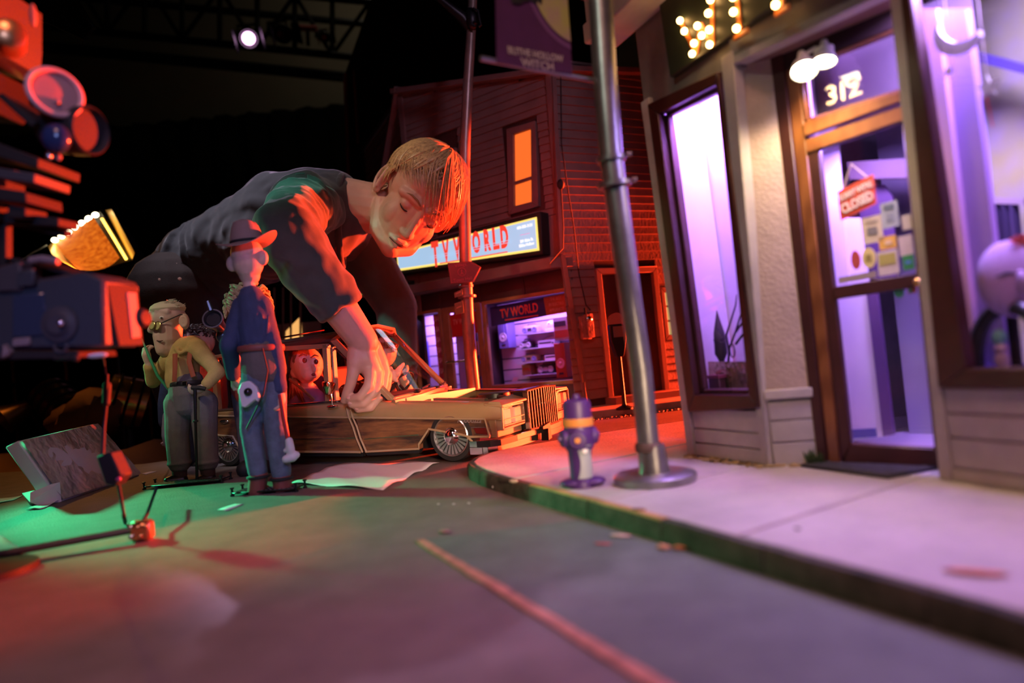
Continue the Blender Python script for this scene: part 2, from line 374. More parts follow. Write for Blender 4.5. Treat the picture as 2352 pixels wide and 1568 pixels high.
# display box behind the left window
inr = thing
b = MB().quad(S.pt(.004, .012, 0.06), S.pt(.004, .075, .06), S.pt(-.012, .075, .45), S.pt(-.012, .012, .45)); b.build('display_side', lav, shop, fix=False)
bx(S, (-.014, .078, .05), (.16, .083, .46)).build('display_back', lav, shop)
bx(S, (-.012, .012, .055), (.122, .08, .0625)).build('display_floor', mat('dark_shelf', (.09, .06, .05), .5), shop)
bx(S, (-.014, .012, .455), (.156, .083, .463)).build('display_top', lav, shop)
# beam, soffit, return walls around the doorway
wl = Fr(S.pt(S_rec, 0, 0), D.o - S.pt(S_rec, 0, 0)); wlen = (D.o - S.pt(S_rec, 0, 0)).length
poly(wl, [(.001, .078), (wlen, .078), (wlen + .002, .425), (.0, .425)], 0, .006).build('stucco_wall', stucco, shop)
poly(wl, [(0, .0), (wlen, .0), (wlen, .078), (0, .078)], .002, .008).build('wall_panel', grey, shop)
for z0, z1 in [(0, .0235), (.0235, .046), (.046, .066)]:
    poly(wl, [(.004, z0 + .0006), (wlen - .001, z0 + .0006), (wlen - .001, z1 - .0006), (.004, z1 - .0006)], -.0008, .004).build('clapboard', greyl, shop, bevel=.0007)
poly(wl, [(.001, .068), (wlen - .0005, .068), (wlen - .0005, .078), (.001, .078)], -.004, .004).build('cap_moulding', greyl, shop, bevel=.001)
beam_r = RW.pt(.0, 0, 0)
B1 = S.pt(.139, 0, 0); B2 = RW.pt(-.002, 0, 0); bf = Fr(B1, B2 - B1); bl = (B2 - B1).length
bx(bf, (0, -.004, .415), (bl + .02, .012, .424)).build('beam_moulding', greyl, shop, bevel=.001)
bx(bf, (-.004, -.002, .424), (bl + .02, .012, .446)).build('beam', grey, shop, bevel=.001)
bx(bf, (-.004, .0, .446), (bl + .02, .012, WT)).build('wall_panel', grey, shop)
MB().prism([S.pt(.137, .002, .417), D.pt(-.004, .004, .417), D.pt(.125, .004, .417), RW.pt(0, .006, .417)], (0, 0, .004)).build('soffit', mat('soffit_paint', (.17, .09, .08), .7), shop)
# cornice above
bx(S, (-.07, -.05, .53), (.15, .0, .556)).build('cornice', greyl, shop, bevel=.002)
bx(S, (-.066, -.046, .558), (.15, .0, .62)).build('cornice_board', greyl, shop, bevel=.001)
# door wall
poly(D, [(-.002, 0), (.008, 0), (.008, .42), (-.006, .42)], -.003, .012).build('door_jamb', brown, shop, bevel=.001)
poly(D, [(.008, 0), (.0195, 0), (.0205, .42), (.008, .42)], .0, .012).build('door_jamb', dwood, shop, bevel=.001)
poly(D, [(.113, 0), (.124, 0), (.124, .42), (.113, .42)], -.002, .012).build('door_jamb', dwood, shop, bevel=.001)
poly(D, [(.008, .4), (.12, .4), (.12, .42), (.008, .42)], -.001, .012).build('door_header', mat('header_dark', (.03, .014, .012), .6), shop)
poly(D, [(.0205, .328), (.113, .332), (.113, .3415), (.0205, .3425)], -.003, .012).build('transom_bar', dwood, shop, bevel=.001)
tw = frame(D, [(.0205, .3425), (.113, .3415), (.113, .4), (.0205, .4)], [(.0245, .3455), (.1105, .3445), (.1105, .397), (.0245, .397)], .0, .01, dwood, shop, 'transom_window', pane=pane_m, py=.004)
door = frame(D, [(.0205, .0015), (.1125, .0015), (.1125, .329), (.0205, .3255)], [(.0313, .0205), (.1035, .0190), (.1072, .3148), (.0318, .3115)], .001, .009, brown, shop, 'door')
poly(D, [(.0312, .1627), (.1057, .1645), (.1058, .177), (.0309, .175)], .0, .010).build('door_rail', brown, door, bevel=.0008)
poly(D, [(.0313, .0205), (.1035, .0190), (.1057, .1645), (.0312, .1627)], .0045, .0053).build('door_pane', pane_m, door)
poly(D, [(.0309, .175), (.1058, .177), (.1072, .3148), (.0318, .3115)], .0045, .0053).build('door_pane', pane_m, door)
MB().cyl(D.pt(.1085, .001, .168), D.pt(.1085, -.006, .168), .0026).ell(D.pt(.1085, -.0075, .168), (.0042, .0042, .0042)).build('door_knob', mat('brass', (.7, .42, .12), .25, 1), door)
bx(D, (.106, -.0008, .152), (.111, .0012, .182)).build('door_plate', mat('brass_plate', (.62, .36, .1), .3, 1), door)
# lighter wood overlay along the upper rail of the door
poly(D, [(.0205, .312), (.1125, .3155), (.1125, .3285), (.0205, .325)], -.0008, .001).build('top_rail', dwood, door, bevel=.0004)
# right window wall
poly(RW, [(-.001, 0), (.0115, 0), (.0105, .08), (.018, .42), (.004, .42)], -.003, .012).build('corner_board', greyl, shop, bevel=.001)
for k, (z0, z1) in enumerate([(0, .011), (.011, .036), (.036, .056), (.056, .077)]):
    poly(RW, [(.0115, z0 + .0006), (.26, z0 + .0006), (.26, z1 - .0006), (.0105, z1 - .0006)], -.0006 - .001 * (k == 0), .01).build('clapboard', greyl, shop, bevel=.0008)
frame(RW, [(.0102, .077), (.26, .077), (.26, .46), (.018, .46)], [(.037, .0926), (.245, .0926), (.245, .445), (.0245, .445)], -.006, .006, brown, shop, pane=pane_m, py=.002)
poly(RW, [(.004, .46), (.26, .46), (.26, WT), (.004, WT)], 0, .01).build('wall_panel', grey, shop)
# side walls and the room inside
rf = S
bx(S, (-.03, .086, 0), (-.02, .62, WT)).build('wall_panel', grey, shop)
bx(S, (-.03, .62, 0), (.62, .63, WT)).build('back_wall', lav, shop)
bx(S, (.6, .2, 0), (.61, .63, WT)).build('side_wall', lav, shop)
bx(S, (-.03, .012, WT), (.62, .63, WT + .01)).build('shop_roof', M['black'], shop)
MB().prism([D.pt(-.001, .012, 0), D.pt(.124, .012, 0), RW.pt(.03, .012, 0), RW.pt(.26, .012, 0), RW.pt(.26, .45, 0), S.pt(.1, .4, 0), S.pt(.1, .1, 0)], (0, 0, .004)).build('shop_floor', mat('lavender_floor', (.45, .36, .5), .4), shop)
# partition seen through the door
dr = Fr(D.pt(.06, .11, 0), D.x)
def dq(pts, y, th, name, m): return poly(D, [D.px(px_, py_, y) for px_, py_ in pts], y, y + th).build(name, m, shop)
dq([(1800, 1012), (2040, 1003), (2000, 660), (1950, 660), (1925, 330), (1800, 330)], .085, .004, 'partition', lav)
dq([(1905, 662), (1998, 662), (1975, 500), (1890, 500)], .088, .003, 'partition', lav)
dq([(1930, 1008), (2012, 1003), (2009, 984), (1928, 988)], .081, .004, 'skirting', mat('indigo_paint', (.06, .06, .26), .5))
dq([(2028, 1002), (2052, 998), (2012, 650), (1988, 654)], .080, .006, 'post', mat('plum_paint', (.10, .05, .15), .5))
dq([(1945, 372), (2100, 362), (2100, 408), (1952, 412)], .10, .01, 'dark_lintel', mat('umber_paint', (.07, .04, .05), .6))
dq([(1982, 640), (1975, 500), (1978, 440), (2000, 424), (2030, 424), (2050, 450), (2060, 640)], .118, .004, 'dark_arch', mat('plum_dark', (.06, .025, .08), .6))
bx(D, (-.03, .05, .328), (.16, .055, .43)).build('transom_backing', mat('lilac_grey', (.20, .16, .19), .8), shop)  # panel added to keep the room light from showing in the transom
rows = []
for i in range(40):
    x = .086 + .12 * i / 39
    rows.append([D.pt(x + .012 * (j / 12) * math.sin(3 + i * .16), .125 + .006 * math.sin(i * .9 + j * .35) * (j / 12), .004 + .39 * (1 - j / 12)) for j in range(13)])
MB().grid(rows).build('hanging_cloth', mat('lilac_cloth', (.5, .44, .56), .9), shop, fix=False)
bx(D, (.02, .19, .0), (.3, .2, .42)).build('inner_wall', mat('inner_grey', (.3, .27, .33), .8), shop)

area('window_strip_light', S.pt(.07, .03, .446), S.pt(.07, .078, .37), .10, 3.2, (.46, .22, 1), .03)
area('door_room_light', D.pt(.06, .045, .322), D.pt(.06, .085, .05), .07, 1.1, (.44, .25, 1), .03)
area('right_window_light', RW.pt(.075, .03, .44), RW.pt(.07, .06, .0), .10, 3.3, (.46, .30, 1), .04)

# ---- house number, signs on the door, marquee
cream = mat('cream_letters', (.40, .33, .22), .7)
n3 = thing('house_number', D.pt(.06, -.001, .36), 'cream house number 312 on the glass above the shop door', 'number')
for ch, x in (('3', .049), ('1', .0595), ('2', .0705)):
    text(ch, 'digit', D, x, .360, .026, cream, n3, y=.0025, fat=.012, depth=.0006)
red = mat('sign_red', (.62, .085, .035), .55); wht = mat('sign_white', (.8, .72, .6), .6)
cs = thing('closed_sign', D.pt(.062, -.001, .25), 'red hanging sign reading CLOSED inside the door glass', 'sign')
poly(D, [(.045, .238), (.0785, .247), (.0785, .2745), (.045, .2665)], .001, .0022).build('board', red, cs)
text('SORRY WE\'RE', 'lettering', D, .0617, .2625, .0082, wht, cs, y=.0004, sx=.62, fat=.02, rot=.22, depth=.0003)
text('CLOSED', 'lettering', D, .062, .2515, .0125, wht, cs, y=.0004, sx=.66, fat=.03, rot=.25, depth=.0003)
MB().tube([D.pt(.0505, .0016, .268), D.pt(.0602, .0016, .2895), D.pt(.073, .0016, .273)], .0009, 6).build('cord', mat('string', (.5, .42, .33), .8), cs)
sig = thing('marquee_sign', S.pt(.16, -.01, .44), 'dark green shop sign with bulb lit letters over the doorway', 'sign')
poly(S, [(.0425, .4418), (.31, .4418), (.31, .60), (.032, .60)], -.009, .0).build('sign_panel', green, sig, bevel=.001)
lm = mat('letter_orange', (.55, .17, .03), .45); bulb = glow('warm_bulb', (1, .52, .16), 26)
def letter(name, strokes, bulbs, wd=.0046):
    b = MB()
    for (x0, z0), (x1, z1) in strokes:
        d = V((x1 - x0, z1 - z0)).normalized() * .001; nx, nz = -d.y / .001 * wd / 2, d.x / .001 * wd / 2
        b.prism([S.pt(x, -.011, z) for x, z in ((x0 + nx, z0 + nz), (x1 + nx, z1 + nz), (x1 - nx, z1 - nz), (x0 - nx, z0 - nz))], S.y * .003)
    o = b.build(name, lm, sig)
    for x, z in bulbs: MB().ell(S.pt(x, -.0135, z), (.0034, .0034, .0034), None, 10, 6).build('bulb', bulb, o)
def pxs(*l): return [S.px(*p, -.011) for p in l]
a = pxs((1562, 48), (1598, 124), (1608, 55), (1636, 104), (1634, 0))
letter('letter', [(a[0], a[1]), (a[1], a[2]), (a[2], a[3]), (a[3], a[4])], pxs((1566, 48), (1576, 72), (1598, 100), (1594, 124), (1606, 60), (1616, 82), (1634, 103), (1633, 69), (1631, 31), (1636, 0)))
a = pxs((1690, -30), (1698, 66), (1684, 88), (1716, 68))
letter('letter', [(a[0], a[1]), (a[2], a[3])], pxs((1689, 28), (1696, 66), (1688, -6)))
a = pxs((1788, -60), (1794, 12), (1778, 34), (1810, 14))
letter('letter', [(a[0], a[1]), (a[2], a[3])], pxs((1786, 12), (1783, -26)))
# twin lamp over the door
lampw = mat('lamp_white', (.62, .60, .55), .4)
sl = thing('twin_spot_lamp', bf.pt(.09, .03, .417), 'white twin spot lamp under the soffit above the shop door', 'lamp')
c0 = P(1888, 78, D.pt(.05, -.02, 0).y - .004); c0.z = .417
MB().lathe(c0, (0, 0, -1), [(0, .009), (.003, .009), (.005, .006), (.006, .0)], 16).build('lamp_base', lampw, sl)
lampglow = glow('warm_lamp', (1, .88, .55), 30)
def head(pj, pb, pf, r):
    MB().tube([c0, pj, pb], .0016, 8).build('arm', lampw, sl)
    ax = (pf - pb); h = ax.length
    o = MB().lathe(pb - ax * .25, ax, [(0, .003), (h * .3, .0042), (h * .55, .005), (h * .8, r * .8), (h * 1.2, r), (h * 1.2, r * .92), (h * .9, r * .7)], 20).build('shade', lampw, sl)
    MB().lathe(pb + ax * .72, ax, [(0, .001), (.001, r * .82), (.0035, r * .86), (.0055, r * .5), (.006, 0.0005)], 18).build('bulb', lampglow, o)
Yl = c0.y
head(P(1872, 110, Yl), P(1842, 130, Yl - .004), P(1848, 165, Yl - .014), .0125)
head(P(1893, 95, Yl), P(1893, 104, Yl), P(1893, 145, Yl - .003), .0115)
for (x, y, dy) in ((1848, 172, -.02), (1893, 150, -.006)):
    q = P(x, y, Yl + dy); spot('door_spot_lamp', q, V((q.x + (.045 if x > 1860 else -.035), q.y + .08, 0.1)), 130, .85, (1, .68, .33), .008, .6)

# ---- notices stuck on the door glass (each a thing)
def notice(px, py, wpx, hpx, col, label, cat='notice', tilt=.16, marks=None, shape=None):
    x, z = D.px(px, py, .003); s = D.px(px + wpx / 2, py, .003)[0] - D.px(px - wpx / 2, py, .003)[0]; h = D.px(px, py - hpx / 2, .003)[1] - D.px(px, py + hpx / 2, .003)[1]
    if shape == 'round': pts = [(x + s / 2 * math.cos(a), z + h / 2 * math.sin(a)) for a in (2 * math.pi * k / 20 for k in range(20))]
    else: pts = [(x - s / 2, z - h / 2 - tilt * s / 2 * .2), (x + s / 2, z - h / 2 + tilt * s / 2 * .2), (x + s / 2, z + h / 2 + tilt * s / 2 * .2), (x - s / 2, z + h / 2 - tilt * s / 2 * .2)]
    o = poly(D, pts, .0034, .0041).build('notice', mat('paper', col, .8, var=.08, scale=200)); tag(o, label, cat)
    for (u, v_, su, sv, c) in marks or []:
        q = poly(D, [(x + s * (u - su / 2), z + h * (v_ - sv / 2)), (x + s * (u + su / 2), z + h * (v_ - sv / 2)), (x + s * (u + su / 2), z + h * (v_ + sv / 2)), (x + s * (u - su / 2), z + h * (v_ + sv / 2))], .003, .0034).build('print', mat('ink', c, .8), o)
notice(2003, 527, 46, 62, (.62, .56, .34), 'cream flyer with a dark drawing on the door glass', marks=[(0, -.05, .5, .3, (.2, .2, .16)), (0, .3, .6, .1, (.4, .36, .22))])
notice(2043, 493, 40, 60, (.36, .42, .40), 'grey green leaflet stuck highest on the door glass', marks=[(0, .3, .6, .2, (.12, .16, .17)), (0, -.1, .4, .3, (.25, .3, .3))])
notice(2082, 510, 22, 34, (.55, .5, .38), 'small beige card by the right edge of the door glass')
notice(2038, 557, 40, 30, (.75, .45, .07), 'orange card with a pale mark on the door glass', marks=[(.05, 0, .4, .35, (.8, .62, .35))])
notice(2080, 563, 32, 46, (.6, .52, .45), 'pale pink sheet on the door glass right of the orange card')
notice(1965, 597, 22, 44, (.45, .07, .05), 'dark red bottle shaped sticker on the door glass', 'sticker', shape='round')
notice(1995, 592, 32, 48, (.7, .62, .2), 'round yellow sticker with a brown centre on the door glass', 'sticker', shape='round', marks=[(0, 0, .4, .3, (.3, .25, .06))])
notice(2039, 603, 48, 56, (.6, .55, .45), 'white poster with a yellow green picture on the door glass', marks=[(0, .15, .8, .45, (.42, .4, .09))])
notice(2086, 602, 26, 34, (.05, .3, .08), 'square green sticker at the right of the door glass', 'sticker', marks=[(0, 0, .5, .2, (.1, .25, .6))])
notice(1968, 637, 88, 15, (.32, .27, .22), 'long brown strip notice just above the door rail')
notice(2064, 670, 24, 28, (.06, .33, .16), 'round green sticker below the door rail', 'sticker', shape='round')
notice(2094, 660, 20, 26, (.5, .12, .08), 'small red and green sticker below the door rail by the lock', 'sticker', marks=[(-.2, 0, .4, .9, (.08, .3, .1))])
# intercom and hose behind the door
ic = thing('wall_meter', D.pt(.095, .118, .1), 'grey utility meter with loops of cable seen through the door', 'meter')
bx(D, (.098, .112, .118), (.112, .122, .15)).build('case', mat('meter_grey', (.4, .42, .45), .5), ic, bevel=.001)
bx(D, (.099, .109, .085), (.112, .122, .112)).build('panel', mat('meter_dark', (.07, .06, .12), .5), ic, bevel=.001)
MB().tube([D.pt(.0985, .11, .11), D.pt(.1, .105, .13), D.pt(.11, .104, .132), D.pt(.122, .106, .12)], .001, 6).tube([D.pt(.112, .108, .08), D.pt(.112, .104, .112), D.pt(.121, .102, .118), D.pt(.127, .104, .1), D.pt(.12, .105, .07)], .001, 6).build('cable', M['black'], ic)
# doormat
dm = [G(1838, 1072, SW), G(2040, 1100, SW), G(2165, 1076, SW), G(1960, 1052, SW)]
mt = MB().prism([q for q in dm], (0, 0, .003)).build('doormat', mat('rubber_mat', (.02, .02, .022), .6, bump=.5, bscale=300), bevel=.001)
tag(mt, 'black rubber doormat before the shop door', 'doormat')
for i in range(6):
    for j in range(4):
        q = dm[0].lerp(dm[1], (i + .7) / 6.4).lerp(dm[3].lerp(dm[2], (i + .7) / 6.4), (j + .5) / 4)
        MB().ell(q + V((0, 0, .003)), (.002, .002, .0007), None, 8, 4).build('stud', mat('stud', (.05, .05, .055), .4) if not i + j else bpy.data.materials['stud'], mt)
# ================================================================== television shop across the cross street
T = Fr(G(1345, 935, SW), (.81, -.586)); T.o.z = SW
T2 = Fr(T.o, (.9, .43))
tv = thing('television_shop', T.pt(-.28, 0, 0), 'clapboard television shop building with lit sign behind the car', 'building')
clap = mat('brown_clapboard', (.23, .155, .135), .62, var=.14, scale=16, bump=.25, bscale=160)
trimb = mat('trim_board', (.2, .125, .11), .6, var=.12, scale=20)
tvwood = mat('tv_frame_wood', (.3, .15, .06), .5, var=.2, scale=24)
dpan = mat('dark_panel', (.06, .03, .026), .45, var=.25, scale=14)
T3o = T.pt(-.536, 0, 0); T3 = Fr(T3o + V((-.42, .907, 0)).normalized() * .55, (.42, -.907))      # left facet, x=.55 is the shared edge
def ztop(x): return .862 + (-x) * .215
def boards(fr, xs, z0, z1, name, y=0., lean=None, holes=(), pitch=.0205, skew=0.):
    """one plank per course; xs(z)->(x0,x1); holes: (x0,x1,z0,z1)"""
    z = z0; k = 0
    while z < z1 - .004:
        h = min(pitch * R.uniform(.82, 1.2), z1 - z); zz = z + h
        a, b = xs(z + h / 2); spans = [(a, b)]
        for hx0, hx1, hz0, hz1 in holes:
            if hz0 < zz and hz1 > z:
                ns = []
                for s0, s1 in spans:
                    if hx1 <= s0 or hx0 >= s1: ns.append((s0, s1)); continue
                    if s0 < hx0: ns.append((s0, hx0))
                    if hx1 < s1: ns.append((hx1, s1))
                spans = ns
        for s0, s1 in spans:
            if s1 - s0 < .006: continue
            t = R.uniform(-.0012, .0012); u0, u1 = skew * (s0 - a), skew * (s1 - a)
            MB().prism([fr.pt(s0, y, zz + u0), fr.pt(s0, y - .0042, z + .0005 + u0), fr.pt(s0, y + .001, z + u0)], fr.pt(s1, y, zz + t + u1) - fr.pt(s0, y, zz + u0)).build(name, clap, tv, smooth=False)
        z = zz
# upper front wall, right wall, left facet
oc = lambda z: -.005 - .028 * max(0, min(1, (.87 - z) / .45))
def fxs(z):
    a = -.536; b = oc(z) - .002
    if z > .862: a2 = -.536; b = -(z - .862) / .215
    return a, b
boards(T, fxs, .50, .985, 'clapboard', holes=[(-.174, -.06, .526, .762), (-.442, -.33, .526, .80)])
boards(T2, lambda z: (oc(z) + .004, .46), .018, .90, 'clapboard', holes=[(.066, .262, 0, .352), (.268, .36, .15, .295)], pitch=.022)
boards(T3, lambda z: (.05, .548), .3, .97, 'clapboard', holes=[(.44, .5, .55, .8)], pitch=.026, skew=0)
poly(T, [(-.54, .36), (-.03, .36), (-.004, .864), (-.54, .975)], .0035, .01).build('wall_panel', dpan, tv)
poly(T, [(-.61, .04), (-.57, .0), (-.57, .36), (-.61, .36)], .0, .01).build('wall_panel', dpan, tv)
poly(T2, [(.0, 0), (.47, 0), (.47, .905), (-.004, .864)], .0015, .01).build('wall_panel', dpan, tv)
poly(T3, [(.0, 0), (.55, 0), (.55, .985), (.0, .99)], .0015, .01).build('wall_panel', dpan, tv)
# corner boards, eaves
poly(T, [(-.03, .39), (-.0165, .39), (-.001, .868), (-.019, .868)], -.008, .004).build('corner_board', trimb, tv, bevel=.001)
poly(T2, [(-.034, .39), (-.0205, .39), (.008, .87), (-.004, .87)], -.006, .004).build('corner_board', trimb, tv, bevel=.001)
poly(T2, [(-.004, 0), (.012, 0), (-.0185, .39), (-.032, .39)], -.006, .004).build('corner_board', trimb, tv, bevel=.001)
poly(T, [(-.545, .3), (-.528, .3), (-.527, .975), (-.547, .978)], -.007, .004).build('corner_board', trimb, tv, bevel=.001)
poly(T, [(-.56, .976), (.0, .858), (.004, .872), (-.56, .992)], -.022, .02).build('eave', trimb, tv, bevel=.001)
poly(T2, [(-.006, .858), (.47, .897), (.47, .912), (-.006, .872)], -.022, .02).build('eave', trimb, tv, bevel=.001)
MB().prism([T3.pt(.56, -.022, .978), T3.pt(.56, .02, .978), T3.pt(.05, .02, .60), T3.pt(.05, -.022, .60)], (0, 0, .014)).build('eave', trimb, tv)
# upper windows
orange = glow('orange_blind', (1, .17, .025), .95)
def upwin(x0, x1, z0, z1, lit, lean=.0):
    L_ = lambda x, z: x - .075 * (z - z0) * (1 if lean else 0)
    o = frame(T, [(x0 - .02 - lean * 0, z0 - .02), (x1 + .02, z0 - .016), (x1 + .016 + lean, z1 + .016), (x0 - .02 + lean, z1 + .02)], [(x0, z0), (x1, z0), (x1 + lean, z1), (x0 + lean, z1)], -.009, .006, trimb, tv, pane=lit, py=.0005)
    zm = z0 + (z1 - z0) * .3; lm_ = lean * .3
    poly(T, [(x0 + lm_, zm), (x1 + lm_, zm + .002), (x1 + lm_, zm + .010), (x0 + lm_, zm + .008)], -.006, .003).build('sash_bar', trimb, o)
upwin(-.155, -.0975, .547, .737, orange, .02)
upwin(-.424, -.366, .547, .74, mat('dark_pane', (.012, .012, .016), .15), .012)
# dark window on the left facet
frame(T3, [(.44, .56), (.50, .56), (.50, .80), (.44, .80)], [(.452, .575), (.488, .575), (.488, .785), (.452, .785)], -.006, .004, trimb, tv, pane=bpy.data.materials['dark_pane'])
# ledge, fascia, dark panels, shop window openings
MB().prism([T.pt(-.60, 0, .358), T.pt(-.60, -.05, .358), T.pt(-.032, -.05, .358), T.pt(.008, .0, .358)], (0, 0, .028)).build('ledge', trimb, tv, bevel=.002)
poly(T, [(-.58, .386), (-.028, .386), (-.03, .50), (-.58, .50)], -.002, .004).build('wall_panel', clap, tv)
for x0, x1 in ((-.56, -.452), (-.45, -.30), (-.298, -.15), (-.148, .0)):
    poly(T, [(x0, .305), (x1, .305), (x1, .358), (x0, .358)], -.004, .004).build('fascia_panel', dpan, tv, bevel=.001)
poly(T, [(-.30, 0), (.008, 0), (.006, .066), (-.30, .066)], -.004, .004).build('plinth_panel', dpan, tv, bevel=.001)
poly(T, [(-.56, 0), (-.45, 0), (-.45, .03), (-.56, .03)], -.004, .004).build('plinth_panel', dpan, tv, bevel=.001)
frame(T, [(-.302, .062), (.004, .062), (-.002, .308), (-.298, .308)], [(-.288, .073), (-.008, .073), (-.0135, .298), (-.286, .298)], -.008, .004, tvwood, tv, pane=pane_m)
frame(T, [(-.57, .03), (-.452, .03), (-.452, .308), (-.57, .308)], [(-.56, .042), (-.462, .042), (-.462, .298), (-.56, .298)], -.008, .004, tvwood, tv, pane=pane_m)
dr_ = frame(T, [(-.448, .0), (-.304, .0), (-.304, .308), (-.448, .308)], [(-.424, .012), (-.322, .012), (-.322, .29), (-.424, .29)], -.006, .006, tvwood, tv, 'door', pane=pane_m)
MB().cyl(T.pt(-.436, -.02, .148), T.pt(-.314, -.02, .148), .0028, 10).cyl(T.pt(-.43, -.02, .148), T.pt(-.43, 0, .148), .002, 8).cyl(T.pt(-.318, -.02, .148), T.pt(-.318, 0, .148), .002, 8).build('door_bar', mat('gold_bar', (.9, .55, .15), .25, 1), dr_)
poly(T, [(-.34, .10), (-.322, .10), (-.322, .135), (-.34, .135)], -.008, -.005).build('lock_plate', trimb, dr_)
poly(T, [(-.422, .218), (-.326, .224), (-.324, .285), (-.424, .285)], .0015, .0028).build('door_sign', mat('poster_red', (.55, .03, .02), .6), dr_)
text('TV WORLD', 'lettering', T, -.374, .262, .022, mat('pink_letters', (.75, .28, .22), .6), dr_, y=.0008, sx=.7, fat=.01)
poly(T, [(-.352, .16), (-.33, .16), (-.33, .2), (-.352, .2)], .0015, .0028).build('door_notice', mat('notice_tan', (.5, .25, .15), .7), dr_)
# inside: slat wall
slat = mat('slatwall', (.6, .5, .62), .7)
bx(T, (-.76, .16, 0), (.02, .165, .33)).build('inner_wall', mat('slat_gap', (.08, .04, .12), .7), tv)
for x0, x1 in ((-.73, -.452), (-.345, -.004)):
    for k in range(9):
        bx(T, (x0, .13, .012 + k * .033), (x1, .16, .012 + k * .033 + .0295)).build('slat', slat, tv)
bx(T, (-.60, .0, .0), (-.003, .165, .008)).build('shop_floor', dpan, tv)
bx(T, (-.70, .09, .31), (-.003, .165, .316)).build('shop_ceiling', dpan, tv)
bx(T, (-.58, .006, .31), (-.003, .09, .316)).build('shop_ceiling', dpan, tv)
bx(T, (-.452, .05, .0), (-.446, .16, .31)).build('partition', dpan, tv)
bx(T, (-.004, .006, .0), (.001, .165, .31)).build('partition', dpan, tv)
bx(T, (-.424, .02, .012), (-.385, .024, .22)).build('inner_panel', mat('violet_panel', (.35, .26, .55), .6), tv)
bx(T, (-.36, .03, .0), (-.355, .13, .31)).build('partition', dpan, tv)
area('tv_window_light', T.pt(-.13, .05, .303), T.pt(-.13, .13, .05), .26, 1.5, (.50, .22, 1), .04)
area('tv_side_light', T.pt(-.56, .06, .303), T.pt(-.58, .13, .12), .14, 1.5, (.50, .26, 1), .04)
# banner in the window
bn = thing('window_banner', T.pt(-.14, .012, .25), 'dark blue television shop banner across the top of the display window', 'sign')
poly(T, [(-.284, .236), (-.098, .245), (-.098, .294), (-.284, .29)], .012, .014).build('banner_panel', mat('navy_print', (.03, .025, .16), .6), bn)
poly(T, [(-.098, .245), (-.022, .247), (-.03, .296), (-.102, .294)], .0115, .0135).build('side_panel', mat('rust_print', (.35, .10, .03), .6), bn)
pk = mat('banner_red', (.8, .10, .08), .6)
text('TV WORLD', 'lettering', T, -.185, .268, .034, pk, bn, y=.0112, sx=.72, fat=.02, rot=.03)
MB().prism([T.pt(-.235, .0115, .2475), T.pt(-.124, .0115, .2475), T.pt(-.124, .0115, .2505), T.pt(-.235, .0115, .2505)], T.y * .001).build('underline', pk, bn)
bt = mat('banner_beige', (.6, .3, .2), .6)
for s, z in (('THE BEST', .286), ('IN ELECTRO', .272), ('APPLIANCES', .257)): text(s, 'lettering', T, -.064, z, .011, bt, bn, y=.011, sx=.75)
# SALE banner
sb = thing('sale_banner', T.pt(-.472, .01, .17), 'tall red banner repeating SALE at the edge of the left display window', 'banner')
poly(T, [(-.492, .046), (-.458, .046), (-.46, .296), (-.496, .293)], .008, .0095).build('banner_panel', mat('banner_crimson', (.42, .05, .035), .7), sb)
sp = mat('sale_pink', (.9, .48, .36), .7)
for k in range(8): text('SALE', 'lettering', T, -.477 + k * .0008, .280 - k * .031, .021, sp, sb, y=.0074, sx=.6, fat=.012)
# lightbox sign
ls = thing('lightbox_sign', T.pt(-.3, -.04, .4), 'long lit blue lightbox sign with red lettering and yellow rim above the shop ledge', 'sign')
poly(T, [(-.585, .425), (-.058, .398), (-.052, .508), (-.585, .502)], -.04, -.001).build('case', M['black'], ls, bevel=.002)
q = [(-.573, .436), (-.0665, .4095), (-.0645, .4955), (-.573, .4905)]
poly(T, q, -.0425, -.0405).build('rim', glow('yellow_rim', (1, .74, .16), 1.15), ls)
q2 = [(-.568, .4415), (-.0715, .4155), (-.0695, .4905), (-.568, .4855)]
lb = poly(T, q2, -.0435, -.0427).build('light_panel', glow('sign_blue', (.40, .62, .86), .92), ls)
sr = glow('sign_letter_red', (1, .06, .03), .85); swt = glow('sign_white_ink', (1, 1, .95), 1.0)
for ch, x, z, s in (('T', -.4175, .456, .094), ('V', -.377, .459, .078), ('W', -.3275, .4585, .078), ('O', -.2655, .4635, .076), ('R', -.2292, .4625, .076), ('L', -.1996, .4615, .076), ('D', -.1702, .461, .078)):
    text(ch, 'letter', T, x, z, s, sr, lb, y=-.0445, sx=.44 if ch != 'L' else .55, fat=.05, rot=-.02)
for zz in (.447, .453): 
    MB().prism([T.pt(-.44, -.0458, zz + .002), T.pt(-.15, -.0458, zz - .002), T.pt(-.15, -.0458, zz - .0006), T.pt(-.44, -.0458, zz + .0034)], T.y * .0003).build('stripe', bpy.data.materials['sign_blue'], lb)
MB().prism([T.pt(-.404, -.0448, .4290), T.pt(-.1636, -.0448, .4212), T.pt(-.1636, -.0448, .4242), T.pt(-.404, -.0448, .4320)], T.y * .0005).build('underline', sr, lb)
text('603-555-3131', 'lettering', T, -.102, .478, .0105, swt, lb, y=-.0445, sx=.85, fat=.02)
MB().prism([T.pt(-.119, -.0448, .4575), T.pt(-.088, -.0448, .4572), T.pt(-.088, -.0448, .4588), T.pt(-.119, -.0448, .4592)], T.y * .0005).build('dash', glow('sign_pink', (.9, .45, .7), .7), lb)
text('201 Main St.', 'lettering', T, -.100, .4415, .0105, swt, lb, y=-.0445, sx=.8, fat=.02)
text('Blithe Hollow', 'lettering', T, -.102, .4305, .0105, swt, lb, y=-.0445, sx=.8, fat=.02)
spot('sign_glow', T.pt(-.3, -.08, .45), T.pt(-.3, -.6, .35), 150, .25, (.6, .75, 1), .05)
